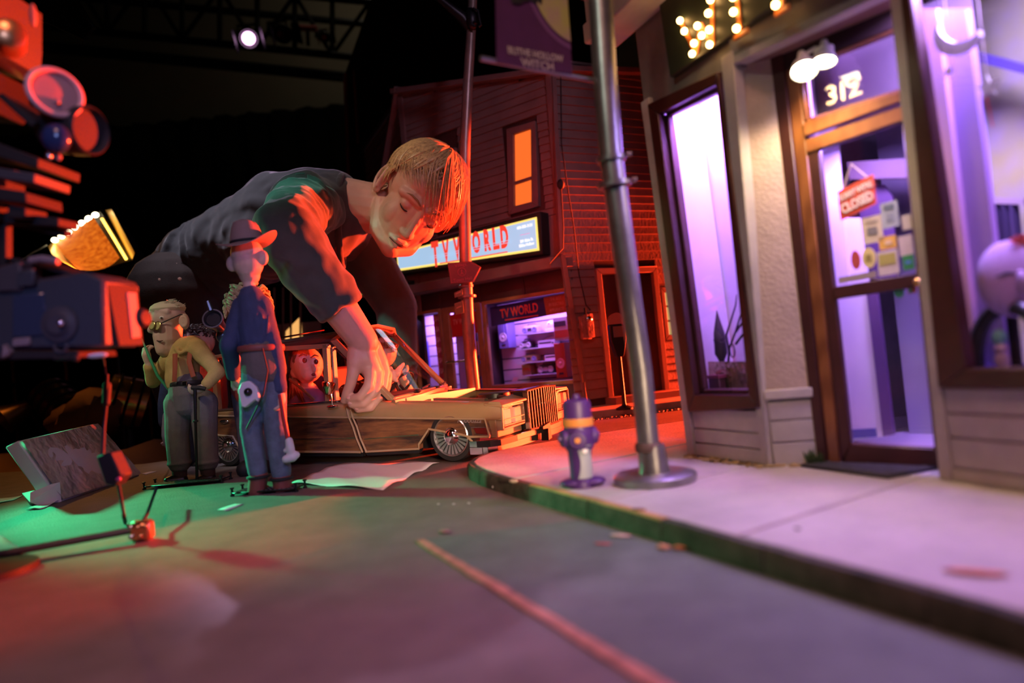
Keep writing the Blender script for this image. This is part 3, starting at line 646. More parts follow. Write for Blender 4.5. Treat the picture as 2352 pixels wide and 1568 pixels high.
# second lightbox on the left corner seen between arm and body
l2 = thing('corner_sign', P(838, 640, 2.0), 'small lit blue sign panel on the corner beyond the left sleeve', 'sign')
f2 = Fr(P(838, 640, 2.0), (.8, -.6)); f2.o.z = P(838, 640, 2.0).z
bx(f2, (-.03, -.002, -.052), (.06, .03, .05)).build('case', tvwood, l2)
MB().tube([f2.pt(.04, .02, 0), T.pt(-.56, -.02, .4), T.pt(-.55, .0, .4)], .006, 8).build('bracket', M['blacksteel'], l2)
poly(f2, [(-.017, -.044), (.055, -.04), (.055, .044), (-.017, .036)], -.004, -.002).build('rim', bpy.data.materials['yellow_rim'], l2)
poly(f2, [(-.013, -.04), (.055, -.036), (.055, .04), (-.013, .032)], -.005, -.004).build('light_panel', bpy.data.materials['sign_blue'], l2)
for x in (.004, .014, .024): poly(f2, [(x, -.036), (x + .005, -.036), (x + .005, .036), (x, .036)], -.006, -.005).build('stripe', bpy.data.materials['sign_pink'] if x < .01 else sr, l2)

# ---- goods on the shelves
pv = mat('violet_plastic', (.22, .2, .5), .4); pg = mat('grey_plastic', (.5, .46, .55), .4); pb = mat('dark_plastic', (.05, .035, .05), .4); pw = mat('pale_plastic', (.72, .68, .74), .4); rw = mat('red_wood', (.4, .06, .03), .4)
def px3(x, y, yy=.1): return T.px(x, y, yy)
shelfs = []
for k, (pxl, pxr, py_) in enumerate(((1190, 1278, 769), (1186, 1285, 803), (1188, 1290, 834), (1205, 1290, 862))):
    x0, z = px3(pxl, py_, .085); x1, _ = px3(pxr, py_ - 4, .085)
    s_ = bx(T, (x0, .085, z - .003), (x1, .13, z)).build('shelf', pg, tv, bevel=.0005); shelfs.append((x0, x1, z))
def goods(name, lab, cat, k, fx, wd, h, dp, build, grp=None):
    x0, x1, z = shelfs[k]; x = x0 + (x1 - x0) * fx; r = thing(name, T.pt(x, .107, z), lab, cat, grp); build(r, x, z, wd, h, dp); return r
def boombox(col):
    def f(r, x, z, w, h, d):
        bx(T, (x - w / 2, .107 - d / 2, z), (x + w / 2, .107 + d / 2, z + h)).build('case', col, r, bevel=h * .25, seg=2)
        for s in (-1, 1): MB().lathe(T.pt(x + s * w * .34, .107 - d / 2 + .001, z + h * .48), -T.y, [(0, h * .36), (.003, h * .34), (.0035, h * .2), (.002, h * .1)], 14).build('speaker', pv if col is not pb else pg, r)
        bx(T, (x - w * .13, .106 - d / 2, z + h * .3), (x + w * .13, .107 - d / 2, z + h * .7)).build('deck', pb if col is not pb else pg, r)
        MB().tube([T.pt(x - w * .3, .107, z + h), T.pt(x - w * .25, .107, z + h * 1.25), T.pt(x + w * .25, .107, z + h * 1.25), T.pt(x + w * .3, .107, z + h)], .0016, 6).build('carry_handle', pv, r)
    return f
def player(col, slot):
    def f(r, x, z, w, h, d):
        bx(T, (x - w / 2, .107 - d / 2, z), (x + w / 2, .107 + d / 2, z + h)).build('case', col, r, bevel=.0008)
        bx(T, (x - w * .42, .1065 - d / 2, z + h * .5), (x + w * .3, .107 - d / 2, z + h * .72)).build('slot', slot, r)
        MB().cyl(T.pt(x + w * .4, .107 - d / 2, z + h * .5), T.pt(x + w * .4, .104 - d / 2, z + h * .5), h * .12, 10).build('knob', slot, r)
    return f
goods('boombox', 'lavender boombox with round speakers on the top shelf', 'stereo', 0, .28, .05, .022, .03, boombox(pg))
def pod(r, x, z, w, h, d):
    MB().ell(T.pt(x, .107, z + h * .55), (w / 2, d / 2, h * .5), T).build('case', pw, r)
    bx(T, (x - w * .45, .09, z), (x + w * .45, .12, z + h * .25)).build('base', pw, r, bevel=.001)
    MB().cyl(T.pt(x, .107 - d / 2 + .002, z + h * .7), T.pt(x, .107 - d / 2 - .001, z + h * .7), .002, 8).build('button', pb, r)
goods('radio', 'round white radio at the right of the top shelf', 'radio', 0, .80, .032, .03, .03, pod)
goods('cassette_deck', 'dark stereo with twin dials on the second shelf', 'stereo', 1, .18, .036, .022, .03, boombox(pb))
goods('video_player', 'wide pale pink video player on the second shelf', 'video player', 1, .68, .056, .018, .03, player(pg, pb))
goods('magazine', 'bright tilted magazine on top of the video player', 'magazine', 1, .75, .02, .03, .01, lambda r, x, z, w, h, d: MB().prism([T.pt(x - w, .1, z + .0185), T.pt(x + w, .1, z + .024), T.pt(x + w, .115, z + .034), T.pt(x - w, .115, z + .0255)], (0, 0, .001)).build('cover', mat('mag', (.8, .5, .45), .4), r))
goods('boombox', 'tan radio cassette with two speakers on the third shelf', 'stereo', 2, .24, .052, .02, .028, boombox(mat('tan_plastic', (.42, .28, .22), .45)))
goods('video_player', 'grey video player on the third shelf', 'video player', 2, .76, .046, .015, .03, player(pw, pb))
goods('carton', 'brown cardboard carton on the lowest shelf', 'carton', 3, .02, .03, .03, .03, player(mat('card', (.3, .12, .07), .8), rw))
goods('cassette_deck', 'black stereo with red dials on the lowest shelf', 'stereo', 3, .55, .05, .026, .03, boombox(pb))
def wallspk(px_, py_, w, h, col, cone, lab, yy):
    x, z = px3(px_, py_, yy); r = thing('loudspeaker', T.pt(x, yy, z), lab, 'loudspeaker')
    bx(T, (x - w / 2, yy, z), (x + w / 2, .13, z + h)).build('case', col, r, bevel=.0015)
    MB().lathe(T.pt(x, yy + .0005, z + h * .42), -T.y, [(0, w * .4), (.002, w * .38), (.001, w * .15), (.003, w * .08)], 18).build('cone', cone, r)
    bx(T, (x - w * .2, yy - .001, z + h * .62), (x + w * .2, yy, z + h * .88)).build('tweeter', col, r); bx(T, (x - w * .2, yy - .001, z + h * .1), (x + w * .2, yy, z + h * .16)).build('port', pb, r)
wallspk(1158, 800, .034, .078, pv, pw, 'violet loudspeaker fixed high at the left of the display window', .09)
wallspk(1291, 868, .034, .095, rw, mat('pink_cone', (.75, .3, .35), .5), 'tall red floor loudspeaker at the right of the display window', .06)
x, z = px3(1291, 780, .05); r = thing('microwave', T.pt(x, .06, z), 'grey boxy set with dark display standing on the red loudspeaker', 'appliance')
bx(T, (x - .024, .05, z), (x + .024, .11, z + .062)).build('case', pg, r, bevel=.0015); bx(T, (x - .02, .0485, z + .036), (x + .016, .05, z + .05)).build('display', pb, r)
bx(T, (x - .021, .0485, z + .006), (x + .021, .05, z + .026)).build('panel', rw, r)
x, z = px3(1182, 866, .05); r = tag(poly(T, [(x - .012, .076), (x + .006, .076), (x + .014, .088), (x - .004, .088)], .05, .052).build('leaflet', mat('leaflet', (.75, .6, .75), .6)), 'small pale leaflet at the bottom of the display window', 'leaflet')
x, z = px3(973, 800, .12); r = thing('poster', T.pt(x, .12, .15), 'tall blue and red poster on the slats of the left display window', 'poster')
poly(T, [(x - .018, .11), (x + .016, .115), (x + .016, .225), (x - .018, .22)], .122, .1275).build('sheet', mat('poster_blue', (.12, .1, .5), .5), r)
poly(T, [(x - .012, .12), (x + .004, .12), (x + .012, .17), (x - .004, .16)], .121, .1225).build('print', mat('poster_pink', (.6, .1, .25), .5), r)

# ---- right wall: cables, junction box, side door, small window
cb = MB()
def t2(px_, py_, y=-.006): x, z = T2.px(px_, py_, y); return T2.pt(x, y, z)
cb.tube([t2(*p) for p in ((1288, 160), (1290, 330), (1302, 420), (1318, 520), (1330, 630), (1346, 700), (1356, 712))], .0014, 6)
cb2 = MB().tube([t2(*p, -.01) for p in ((1288, 420), (1294, 520), (1293, 570), (1262, 605))], .0014, 6).ell(t2(1288, 423, -.01), (.01, .008, .013), None, 12, 8)
tag(cb.build('power_cable', M['black']), 'black cable running down the red side wall to the meter box', 'cable')
tag(cb2.build('sign_cable', M['black']), 'short black cable with round junction feeding the lit sign', 'cable')
x, z = T2.px(1345, 752, -.01); eb = thing('meter_box', T2.pt(x, 0, z), 'rusty grey electric meter box on the red clapboard wall', 'meter')
rust = mat('rusty_metal', (.3, .2, .18), .6, .4, var=.5, scale=60, bump=.4)
bx(T2, (x - .014, -.016, z - .03), (x + .012, -.0, z + .03)).build('box', rust, eb, bevel=.001)
bx(T2, (x + .002, -.018, z - .026), (x + .02, -.0, z + .034)).build('cover', rust, eb, bevel=.001)
MB().lathe(T2.pt(x + .008, -.016, z + .02), -T2.y, [(0, .008), (.004, .008), (.006, .005), (.007, .0005)], 14).build('dial', M['chrome'], eb)
MB().cyl(T2.pt(x + .006, -.006, z + .03), T2.pt(x + .006, -.006, z + .05), .003, 8).build('conduit', M['black'], eb)
frame(T2, [(.066, .0), (.262, .0), (.262, .352), (.066, .352)], [(.082, .012), (.246, .012), (.246, .336), (.082, .336)], -.01, .004, trimb, tv, 'door_frame')
sd = bx(T2, (.082, .014, .012), (.246, .02, .336)).build('side_door', mat('oak_door', (.17, .08, .05), .5, var=.2, scale=14), tv)
for a0, a1, c0_, c1_ in ((.1, .155, .19, .31), (.172, .228, .19, .31), (.1, .155, .04, .16), (.172, .228, .04, .16)): bx(T2, (a0, .011, c0_), (a1, .014, c1_)).build('door_panel', trimb, sd, bevel=.0015)
bx(T2, (.092, .006, .13), (.1, .014, .17)).build('door_handle', M['steel'], sd)
bx(T2, (.06, -.05, .0), (.29, .0, .018)).build('door_step', trimb, tv, bevel=.001)
yg = glow('yellow_pane', (.75, .62, .22), .5)
wo = frame(T2, [(.268, .15), (.36, .15), (.36, .295), (.268, .295)], [(.28, .165), (.35, .165), (.35, .28), (.28, .28)], -.008, .004, trimb, tv, pane=yg)
for zz in (.2, .24): bx(T2, (.28, -.003, zz), (.35, .0, zz + .005)).build('sash_bar', trimb, wo)
# parking meter on the far kerb
q = G(1435, 940, SW); mp = thing('parking_meter', q, 'dark parking meter on a thin post before the side door', 'parking meter')
MB().lathe(q, (0, 0, 1), [(0, .02), (.004, .02), (.010, .006), (.014, .0045), (.125, .0042)], 12).build('post', M['blacksteel'], mp)
zz = q.z + .125
mb_ = Fr(q, (1, .1))
poly(mb_, [(-.008, .12), (.008, .12), (.019, .16), (.019, .195), (-.019, .195), (-.019, .16)], -.012, .012).build('housing', M['blacksteel'], mp, bevel=.002)
b = MB().rings([[mb_.pt(.019 * math.cos(a), y, .195 + .026 * math.sin(a)) for a in (math.pi * k / 12 for k in range(13))] for y in (-.011, .011)]); b.build('dome', mat('meter_glass', (.35, .16, .12), .15), mp)
bx(mb_, (-.012, -.0135, .165), (.012, -.012, .19)).build('plate', M['chrome'], mp)

# ---- litter and weeds at the foot of the narrow shop
lm_ = mat('dry_leaf', (.3, .22, .09), .8, var=.4, scale=80); b = MB()
for i in range(140):
    t = R.uniform(-.02, 1.02); q = S.pt(S_rec * t, R.uniform(-.016, -.002), 0) if i % 3 else wl.pt(wlen * R.random(), R.uniform(-.01, -.001), 0)
    q.z = SW + R.uniform(0, .0012); r = R.uniform(.0012, .0032)
    b.ell(q, (r * 1.7, r, r * .45), aim((0, 0, 0), (R.uniform(-.5, .5), R.uniform(-.5, .5), 1), (R.uniform(-1, 1), R.uniform(-1, 1), 0)), 6, 4)
tag(b.build('leaf_litter', lm_), 'dry leaf crumbs along the foot of the narrow shop wall', 'litter', kind='stuff')
b = MB()
for i in range(60):
    q = wl.pt(wlen * R.uniform(.75, 1.0), R.uniform(-.008, 0), 0); q.z = SW
    a = R.uniform(0, 6.3); d = V((math.cos(a) * .006, math.sin(a) * .006, R.uniform(.004, .018)))
    b.tube([q, q + d * .5, q + d], [.0009, .0011, .0002], 4)
tag(b.build('weeds', mat('weed_green', (.05, .09, .02), .8)), 'small weeds in the corner by the shop door', 'weeds', kind='stuff')
# ================================================================== lamp post, banner, hydrant, thin pole
lb_ = G(1505, 1104, SW); lp = thing('lamp_post', lb_, 'tall galvanised lamp post with two collars at the sidewalk corner', 'lamp post')
Yp = lb_.y
pp = [P(*p, Yp) for p in ((1494, 1085), (1487, 1000), (1472, 850), (1450, 700), (1428, 540), (1405, 370), (1390, 180), (1379, 0), (1374, -120), (1374, -260))]
MB().tube(pp, [.0112, .0110, .0112, .0114, .0117, .0120, .0122, .0124, .0126, .0126], 24).build('pole', M['steel'], lp)
ax = (pp[5] - pp[4]).normalized()
for py_, px_, rr in ((365, 1404, .0150), (424, 1411, .0172)):
    c = P(px_, py_, Yp); MB().lathe(c - ax * .0035, ax, [(0, .0122), (.0005, rr), (.005, rr), (.0058, .0122)], 28).build('collar', M['steel'], lp)
    MB().cyl(c + V((rr + .0005, -.004, .002)), c + V((rr + .005, -.004, .002)), .0028, 10).build('bolt', M['steel'], lp)
MB().lathe(lb_, (0, 0, 1), [(0, .041), (.0065, .041), (.0085, .0385), (.0092, .016), (.014, .0148), (.032, .0132), (.036, .0126)], 40).build('base_plate', M['steel'], lp)
MB().lathe(lb_ + V((-.0035, 0, .030)), (0, 0, 1), [(0, .0128), (.003, .0134), (.007, .0132), (.009, .0118)], 24).build('weld_band', mat('rust_band', (.12, .08, .07), .7, .3), lp)
# banner held by two arms
bfr = Fr(P(1362, 181, Yp), (.834, .552)); bn2 = thing('street_banner', bfr.o, 'purple street banner with yellow moon hung from the lamp post', 'banner')
x0, z0 = bfr.px(1108, 130); MB().cyl(bfr.pt(.012, .0032, 0), bfr.pt(x0, .0032, z0), .0026, 10).build('arm', M['steel'], bn2)
cx = [bfr.px(*p) for p in ((1140, 146), (1313, 171), (1303, 40), (1298, -60), (1137, -60), (1138, 30))]
MB().cyl(bfr.pt(.012, .0032, cx[4][1] + .004), bfr.pt(x0, .0032, cx[4][1] + .004), .0026, 10).build('arm', M['steel'], bn2)
prp = mat('banner_purple', (.075, .012, .075), .8, var=.1, scale=40)
poly(bfr, cx, -.0016, -.0004).build('cloth', prp, bn2)
mc = bfr.px(1310, -22); rm = bfr.px(1310, 100)[1]; rad = mc[1] - rm
def arcpoly(r0, y0, y1, m, name):
    xr = lambda z: cx[1][0] + (cx[2][0] - cx[1][0]) * (z - cx[1][1]) / (cx[2][1] - cx[1][1])
    pts = []
    for k in range(26):
        a = math.pi + (math.pi / 2 + .02) * k / 25; x, z = mc[0] + r0 * math.cos(a) * .92, mc[1] + r0 * math.sin(a); pts.append((min(x, xr(z)), z))
    pts.append((xr(mc[1]), mc[1])); poly(bfr, pts, y0, y1).build(name, m, bn2)
arcpoly(rad * 1.14, -.0019, -.0016, mat('banner_lilac', (.17, .06, .17), .8), 'moon_ring')
arcpoly(rad * 1.05, -.0022, -.0019, prp, 'moon_gap')
arcpoly(rad, -.0025, -.0022, mat('banner_moon', (.42, .42, .10), .8, scale=55, c2=(.42, .31, .20), detail=2), 'moon')
bs = [bfr.px(*p) for p in ((1166, -10), (1172, 10), (1190, 13), (1200, 6), (1214, 4), (1226, 13), (1232, 6), (1240, 15), (1243, -10))]
poly(bfr, bs, -.0029, -.0025).build('silhouette', M['black'], bn2)
lt = mat('banner_ink', (.5, .42, .36), .8)
ta, tb, tcn = bfr.px(1160, 118), bfr.px(1298, 141), bfr.px(1229, 128)
rt = math.atan2(tb[1] - ta[1], tb[0] - ta[0])
text('BLITHE HOLLOW', 'lettering', bfr, tcn[0], tcn[1], .0098, lt, bn2, y=-.0018, sx=.86, rot=rt, fat=.01)
tcn = bfr.px(1233, 150); text('WITCH', 'lettering', bfr, tcn[0], tcn[1] - .0005, .0112, lt, bn2, y=-.0018, sx=1.05, rot=rt, fat=.006)
# hydrant
hq = G(1337, 1116, SW); hy = thing('fire_hydrant', hq, 'purple fire hydrant with orange band on the sidewalk corner', 'fire hydrant')
pur = mat('hydrant_purple', (.055, .018, .14), .45, var=.15, scale=60); org = mat('hydrant_orange', (.6, .23, .05), .5)
tp = P(1322, 905, hq.y); hx = (tp - hq).normalized(); hl = (tp - hq).length
H = lambda t: hq + hx * (hl * t)
MB().lathe(hq, hx, [(hl * a, r) for a, r in ((.0, .0118), (.05, .0116), (.2, .0112), (.38, .0122), (.44, .0155), (.62, .0152), (.66, .0150))], 28).build('barrel', pur, hy)
MB().lathe(H(.655), hx, [(0, .0158), (.0004, .0160), (hl * .085, .0160), (hl * .088, .0150)], 28).build('band', org, hy)
MB().lathe(H(.742), hx, [(0, .0148), (hl * .14, .0146), (hl * .185, .0135), (hl * .205, .010), (hl * .212, .004), (hl * .258, .0032), (hl * .262, .0005)], 28).build('bonnet', pur, hy)
fr_h = aim(H(.52), V((-.15, -1, 0)), (1, 0, 0))
MB().lathe(H(.52) + fr_h.z * .012, fr_h.z, [(0, .0098), (.0045, .0098), (.0065, .0085), (.007, .0045), (.0072, .0005)], 20).build('outlet_cap', pur, hy)
MB().lathe(H(.52) + fr_h.z * .0188, fr_h.z, [(0, .0032), (.002, .003), (.0022, .0004)], 6).build('cap_nut', org, hy)
for s in (-1, 1):
    d = V((s, .25 * s, .04)); MB().lathe(H(.53) + d * .011, d, [(0, .0092), (.006, .0092), (.0075, .008), (.0078, .0035), (.0105, .003), (.0108, .0005)], 18).build('side_cap', pur, hy)
fb = Fr(hq, (1, .15)); MB().ell(hq + V((-.010, 0, .0045)), (.0125, .013, .0045), fb, 16, 8).ell(hq + V((.012, -.002, .0045)), (.0125, .011, .0045), fb, 16, 8).lathe(hq, (0, 0, 1), [(0, .014), (.006, .0135), (.008, .011)], 20).build('foot', pur, hy)
gp = mat('hydrant_grey', (.28, .33, .36), .5); rows = []
for i in range(9):
    t = .10 + .36 * i / 8; a0 = math.radians(-58 + 26 * math.cos(i / 8 * 3.1) * (i / 8)); r = .0122 + (.003 * max(0, (t - .38) / .06) if t > .38 else 0)
    f = aim(H(t), hx, (1, 0, 0)); rows.append([f.pt(r * math.cos(a), r * math.sin(a), 0) for a in (a0 - .15 - .75 * (1 - i / 11) + (.8 + .7 * (1 - i / 11)) * k / 8 for k in range(9))])
MB().grid(rows).build('painted_panel', gp, hy, fix=False)
f = aim(H(.40), V((.30, -.95, 0)), (1, 0, 0)); MB().lathe(H(.40) + f.z * .0135, f.z, [(0, .0028), (.0006, .0028), (.0008, .0004)], 14).build('emblem', M['white'], hy)
# thin leaning street pole across the street
pbq = V((P(1092, 905, 1.62).x, 1.62, SW)); tpole = thing('street_pole', pbq, 'thin crooked street pole carrying small signs behind the car', 'pole')
pth = [pbq] + [P(*p, 1.62) for p in ((1088, 890), (1081, 820), (1074, 720), (1069, 600), (1066, 450), (1068, 330), (1075, 190), (1083, 60), (1087, -30))]
dpole = mat('dull_pole', (.30, .24, .20), .38, .5, var=.2, scale=30)
MB().tube(pth, [.0165, .0155, .0152, .0148, .0145, .0138, .013, .012, .0112, .011], 18).build('pole', dpole, tpole)
for px_, py_, rr in ((1070, 657, .018), (1073, 681, .022)):
    c = P(px_, py_, 1.62); MB().lathe(c - V((0, 0, .004)), (0, 0, 1), [(0, .0145), (.001, rr), (.006, rr), (.008, .0145)], 20).build('collar', dpole, tpole)
MB().lathe(pbq, (0, 0, 1), [(0, .04), (.008, .04), (.012, .02), (.02, .016)], 20).build('base', dpole, tpole)
ha = P(1080, 66, 1.62); MB().tube([ha, P(1062, 40, 1.61), P(1030, 14, 1.60), P(995, -14, 1.59)], [.012, .014, .010, .008], 10).tube([P(1080, 66, 1.61), P(1092, 50, 1.60)], .006, 8).build('bracket', M['blacksteel'], tpole)
MB().ell(P(1083, 44, 1.61), (.017, .016, .028), None, 12, 8).tube([P(1086, 18, 1.59), P(1098, 24, 1.59), P(1102, 45, 1.59), P(1105, 58, 1.59), P(1100, 62, 1.59)], .0026, 6).tube([P(1083, 55, 1.59), P(1091, 60, 1.59)], .003, 6).build('clamp', M['blacksteel'], tpole)
sf = Fr(P(1066, 627, 1.595), (1, .06)); sf.o.z = P(1066, 627, 1.595).z
ds = thing('direction_sign', sf.o, 'brown arrow shaped Town Hall direction sign on the thin pole', 'sign')
brn = mat('sign_brown', (.115, .05, .052), .6, var=.1, scale=40); rosy = mat('sign_rose_line', (.32, .11, .13), .6)
pts = [sf.px(*p) for p in ((1028, 604), (1082, 600), (1105, 614), (1088, 648), (1035, 652))]
poly(sf, pts, -.003, .0).build('plate', brn, ds, bevel=.0006)
MB().tube([sf.pt(*((x * .93, -.0033, z * .9))) for x, z in pts], .0007, 5, closed=True).build('border', rosy, ds)
c = sf.px(1061, 625); MB().torus(sf.pt(c[0], -.0035, c[1]), sf.y, .0095, .0008, 20, 6).build('emblem_ring', rosy, ds)
c2 = sf.pt(c[0], -.0038, c[1]); MB().ell(c2 + V((0, 0, .004)), (.0016, .0008, .002)).tube([c2 + V((0, 0, .003)), c2 + V((0, 0, -.001)), c2 + V((-.003, 0, -.006))], .0011, 5).tube([c2 + V((0, 0, -.001)), c2 + V((.003, 0, -.006))], .0011, 5).build('walking_emblem', rosy, ds)
a = sf.px(1058, 609); text('Village', 'lettering', sf, a[0], a[1], .011, rosy, ds, y=-.0036, sx=1.0, rot=.08)
a = sf.px(1063, 642); text('Town Hall', 'lettering', sf, a[0], a[1], .0105, rosy, ds, y=-.0036, sx=1.0, rot=.06)
for nm, pl, lab in (('a', ((1043, 672), (1062, 664), (1063, 678), (1044, 684)), 'small pale green plate on the thin pole below the arrow sign'), ('b', ((1043, 697), (1063, 690), (1066, 718), (1046, 723)), 'square olive notice plate lowest on the thin pole')):
    q = [sf.px(*p) for p in pl]; r = thing('pole_plate', sf.pt(*(q[0][0], 0, q[0][1])), lab, 'sign')
    poly(sf, q, -.001, .002).build('plate', mat('olive_' + nm, (.16, .13, .07), .6, var=.2, scale=80), r, bevel=.0005)
    mx, mz = (q[0][0] + q[2][0]) / 2, (q[0][1] + q[2][1]) / 2
    poly(sf, [(mx - .006, mz - .001), (mx + .006, mz + .003), (mx + .006, mz + .006), (mx - .006, mz + .002)], -.002, -.001).build('print', mat('print_' + nm, (.34, .26, .17), .7), r)
# litter: pebbles, leaves and paper scraps
def pebble(px_, py_, r, col, lab, z=.0, fl=.6, cat='litter', nm='litter_scrap', el=1.6):
    q = G(px_, py_, z); o = MB().ell(q + V((0, 0, r * fl * .8)), (r * el, r, r * fl), aim((0, 0, 0), (.1, .15, 1), (R.uniform(.5, 1), R.uniform(-.6, .2), 0)), 9, 6).build(nm, mat(nm, col, .8, var=.3, scale=200)); tag(o, lab, cat)
pebble(1022, 1224, .0035, (.35, .25, .2), 'brown pebble lying at the far end of the yellow line', nm='pebble', cat='pebble')
pebble(1425, 1232, .004, (.6, .45, .35), 'pale tan chip lying by the foot of the kerb', z=.0011, fl=.3, nm='chip', el=2.4)
pebble(1385, 1249, .0035, (.55, .08, .08), 'flat red scrap on the greener asphalt', z=.0011, fl=.15, el=2.2)
pebble(1525, 1261, .0035, (.55, .3, .15), 'crumpled orange leaf beside the kerb', z=.0011, nm='leaf')
pebble(1560, 1262, .003, (.4, .16, .05), 'dark orange leaf touching the kerb', z=.0011, nm='leaf')
pebble(1145, 1124, .005, (.6, .6, .62), 'crumpled white paper ball at the kerb corner', fl=.8, nm='paper_ball', cat='paper')
pebble(1180, 1108, .0035, (.5, .42, .32), 'tan crumb on top of the kerb corner', z=SW, nm='pebble', cat='pebble')
pebble(1467, 1172, .0022, (.25, .15, .1), 'dark leaf on the pavement edge above the mossy kerb', z=SW, nm='leaf', el=3)
pebble(1832, 1216, .0014, (.12, .07, .07), 'tiny dark pebble on the near pavement', z=SW, nm='pebble', cat='pebble')
pebble(2240, 1315, .0075, (.55, .2, .1), 'flat orange leaf on the pavement at right', z=SW, fl=.12, nm='leaf', el=2.0)
for k, (x, y, w_) in enumerate(((1007, 1158, 'leftmost'), (1042, 1158, 'middle'), (1077, 1156, 'rightmost'))):
    pebble(x, y, .0011, (.7, .68, .7), w_ + ' of three white crumbs in a row on the asphalt', nm='crumb')
for o in [o for o in COL.objects if o.name.startswith('crumb')]: o['group'] = 'white crumbs on the asphalt'
# ================================================================== station wagon model
K = Fr(G(508, 1073), G(1040, 1062) - G(508, 1073))
car = thing('station_wagon', K.pt(.27, .14, 0), 'tan model station wagon with wood panel sides and no bonnet', 'car')
tan = mat('tan_enamel', (.36, .235, .125), .34, coat=.35, var=.06, scale=20)
tan2 = mat('tan_trim', (.40, .29, .18), .4, coat=.2)
wpan = mat('wood_panel', (.30, .13, .055), .3, coat=.5, scale=11, c2=(.03, .015, .022), stretch=(1, 1, 8), detail=5)
rub = mat('tyre_rubber', (.02, .021, .026), .6); glr = mat('black_trim', (.016, .016, .018), .35)
rimm = mat('wheel_silver', (.6, .62, .66), .25, .9); seatm = mat('seat_red', (.10, .022, .018), .6)
lamp_r = mat('marker_red', (.14, .008, .01), .2)
B = .29
zt = lambda a: .0896 + (a - .184) * (.0663 - .0896) / (.599 - .184)
def ztop(a): return .1115 if a < .30 else (.1115 - (a - .30) * .066 if a < .4 else .105 - (a - .4) * .066)
def side(b0, sg, name):
    rows = []
    for i in range(36):
        a = -.018 + .640 * i / 35; h = ztop(a); w_ = zt(a)
        dent = .004 * math.exp(-((a - .575) / .022) ** 2)
        e = max(0, (a - .585) / .037) ** 2 * .012
        rows.append([K.pt(a, b0 + sg * y, z) for y, z in ((.03, h - .001), (.012, h), (.004 + e, h - .0035), (.0005 + dent * .8 + e, (h + w_) / 2 + .002), (.0 + e, w_ + .002), (.003 + e, w_ - .002), (.012, w_ - .004))])
    o = MB().grid(rows).build(name, tan, car, fix=False, sharp=50)
    return o
side(0, 1, 'fender'); side(B, -1, 'fender')
for b0, sg in ((0, 1), (B, -1)):
    yy = (.002, .012) if sg > 0 else (B - .012, B - .002)
    front = [(.343, zt(.343)), (.598, .0663), (.604, .0405), (.569, .0396), (.5551, .0436), (.4942, .0549), (.4718, .0309), (.4715, .0236), (.359, .0215)]
    rear = [(.333, zt(.333)), (.075, zt(.075)), (-.016, zt(-.016)), (-.008, .066), (.002, .062), (.040, .059), (.058, .033), (.062, .029), (.349, .0212)]
    for q in (front, rear): poly(K, q, *yy).build('wood_panel', wpan, car)
    yo = -.0012 if sg > 0 else B + .0012
    for q, r in (([(-.016, zt(-.016)), (.334, zt(.334))], .0018), ([(.34, zt(.34)), (.60, .0663), (.606, .0385)], .0019), ([(.343, zt(.343)), (.6, .0663)], .0016),
                 ([(.36, .0215), (.4715, .0236), (.4718, .0309), (.4942, .0549), (.5551, .0436), (.569, .0396), (.606, .0385)], .0019), ([(.566, .040), (.587, .0175)], .002),
                 ([(-.016, zt(-.016)), (-.008, .066), (.002, .062), (.04, .059), (.058, .033), (.062, .029), (.349, .0212)], .0022),
                 ([(.36, .043), (.4735, .0465)], .0009), ([(.06, .05), (.345, .046)], .0009)):
        MB().tube([K.pt(a, yo + (.001 if sg > 0 else -.001), z) for a, z in q], r, 6).build('trim_strip', tan2 if r > .001 else M['chrome'], car)
    for o_ in (0, .0085):
        MB().tube([K.pt(a + o_, yo, z) for a, z in ((.3275, .101), (.331, .082), (.3385, .0649), (.344, .045), (.3545, .0205))], .0017, 6).build('door_trim', tan2, car)
    poly(K, [(.355, .0205), (.4715, .0228), (.468, .016), (.36, .014)], yy[0] + .002 * sg, yy[1]).build('sill', glr, car)
    poly(K, [(.058, .027), (.352, .0203), (.35, .013), (.06, .02)], yy[0] + .002 * sg, yy[1]).build('sill', glr, car)
bx(K, (.04, .03, .02), (.50, B - .02, .055)).build('underbody', glr, car)
bx(K, (.43, .03, .055), (.60, B - .03, .062)).build('engine_bay_floor', glr, car)
# marker lamp, badge, handle
poly(K, [(.578, .0535), (.601, .0525), (.603, .0425), (.582, .0445)], -.0008, .003).build('marker_lamp', lamp_r, car, bevel=.0005)
MB().tube([K.pt(.575, -.001, .054), K.pt(.601, -.001, .0533)], .0007, 5).tube([K.pt(.58, -.001, .0438), K.pt(.603, -.001, .0418)], .0007, 5).build('lamp_trim', M['chrome'], car)
text('Abbodaza', 'badge', K, .571, .0652, .0118, mat('badge_metal', (.75, .6, .66), .3, .7), car, y=.0008, sx=.92, rot=-.06, shear=.2, fat=-.004)
for a, z in ((.019, .0885), (.160, .0845)):
    o = MB().ell(K.pt(a, -.0008, z), (.0125, .002, .0038), K, 14, 8).build('door_handle', M['chrome'], car); MB().ell(K.pt(a, -.0022, z), (.008, .0012, .0018), K, 10, 6).build('grip', glr, o)
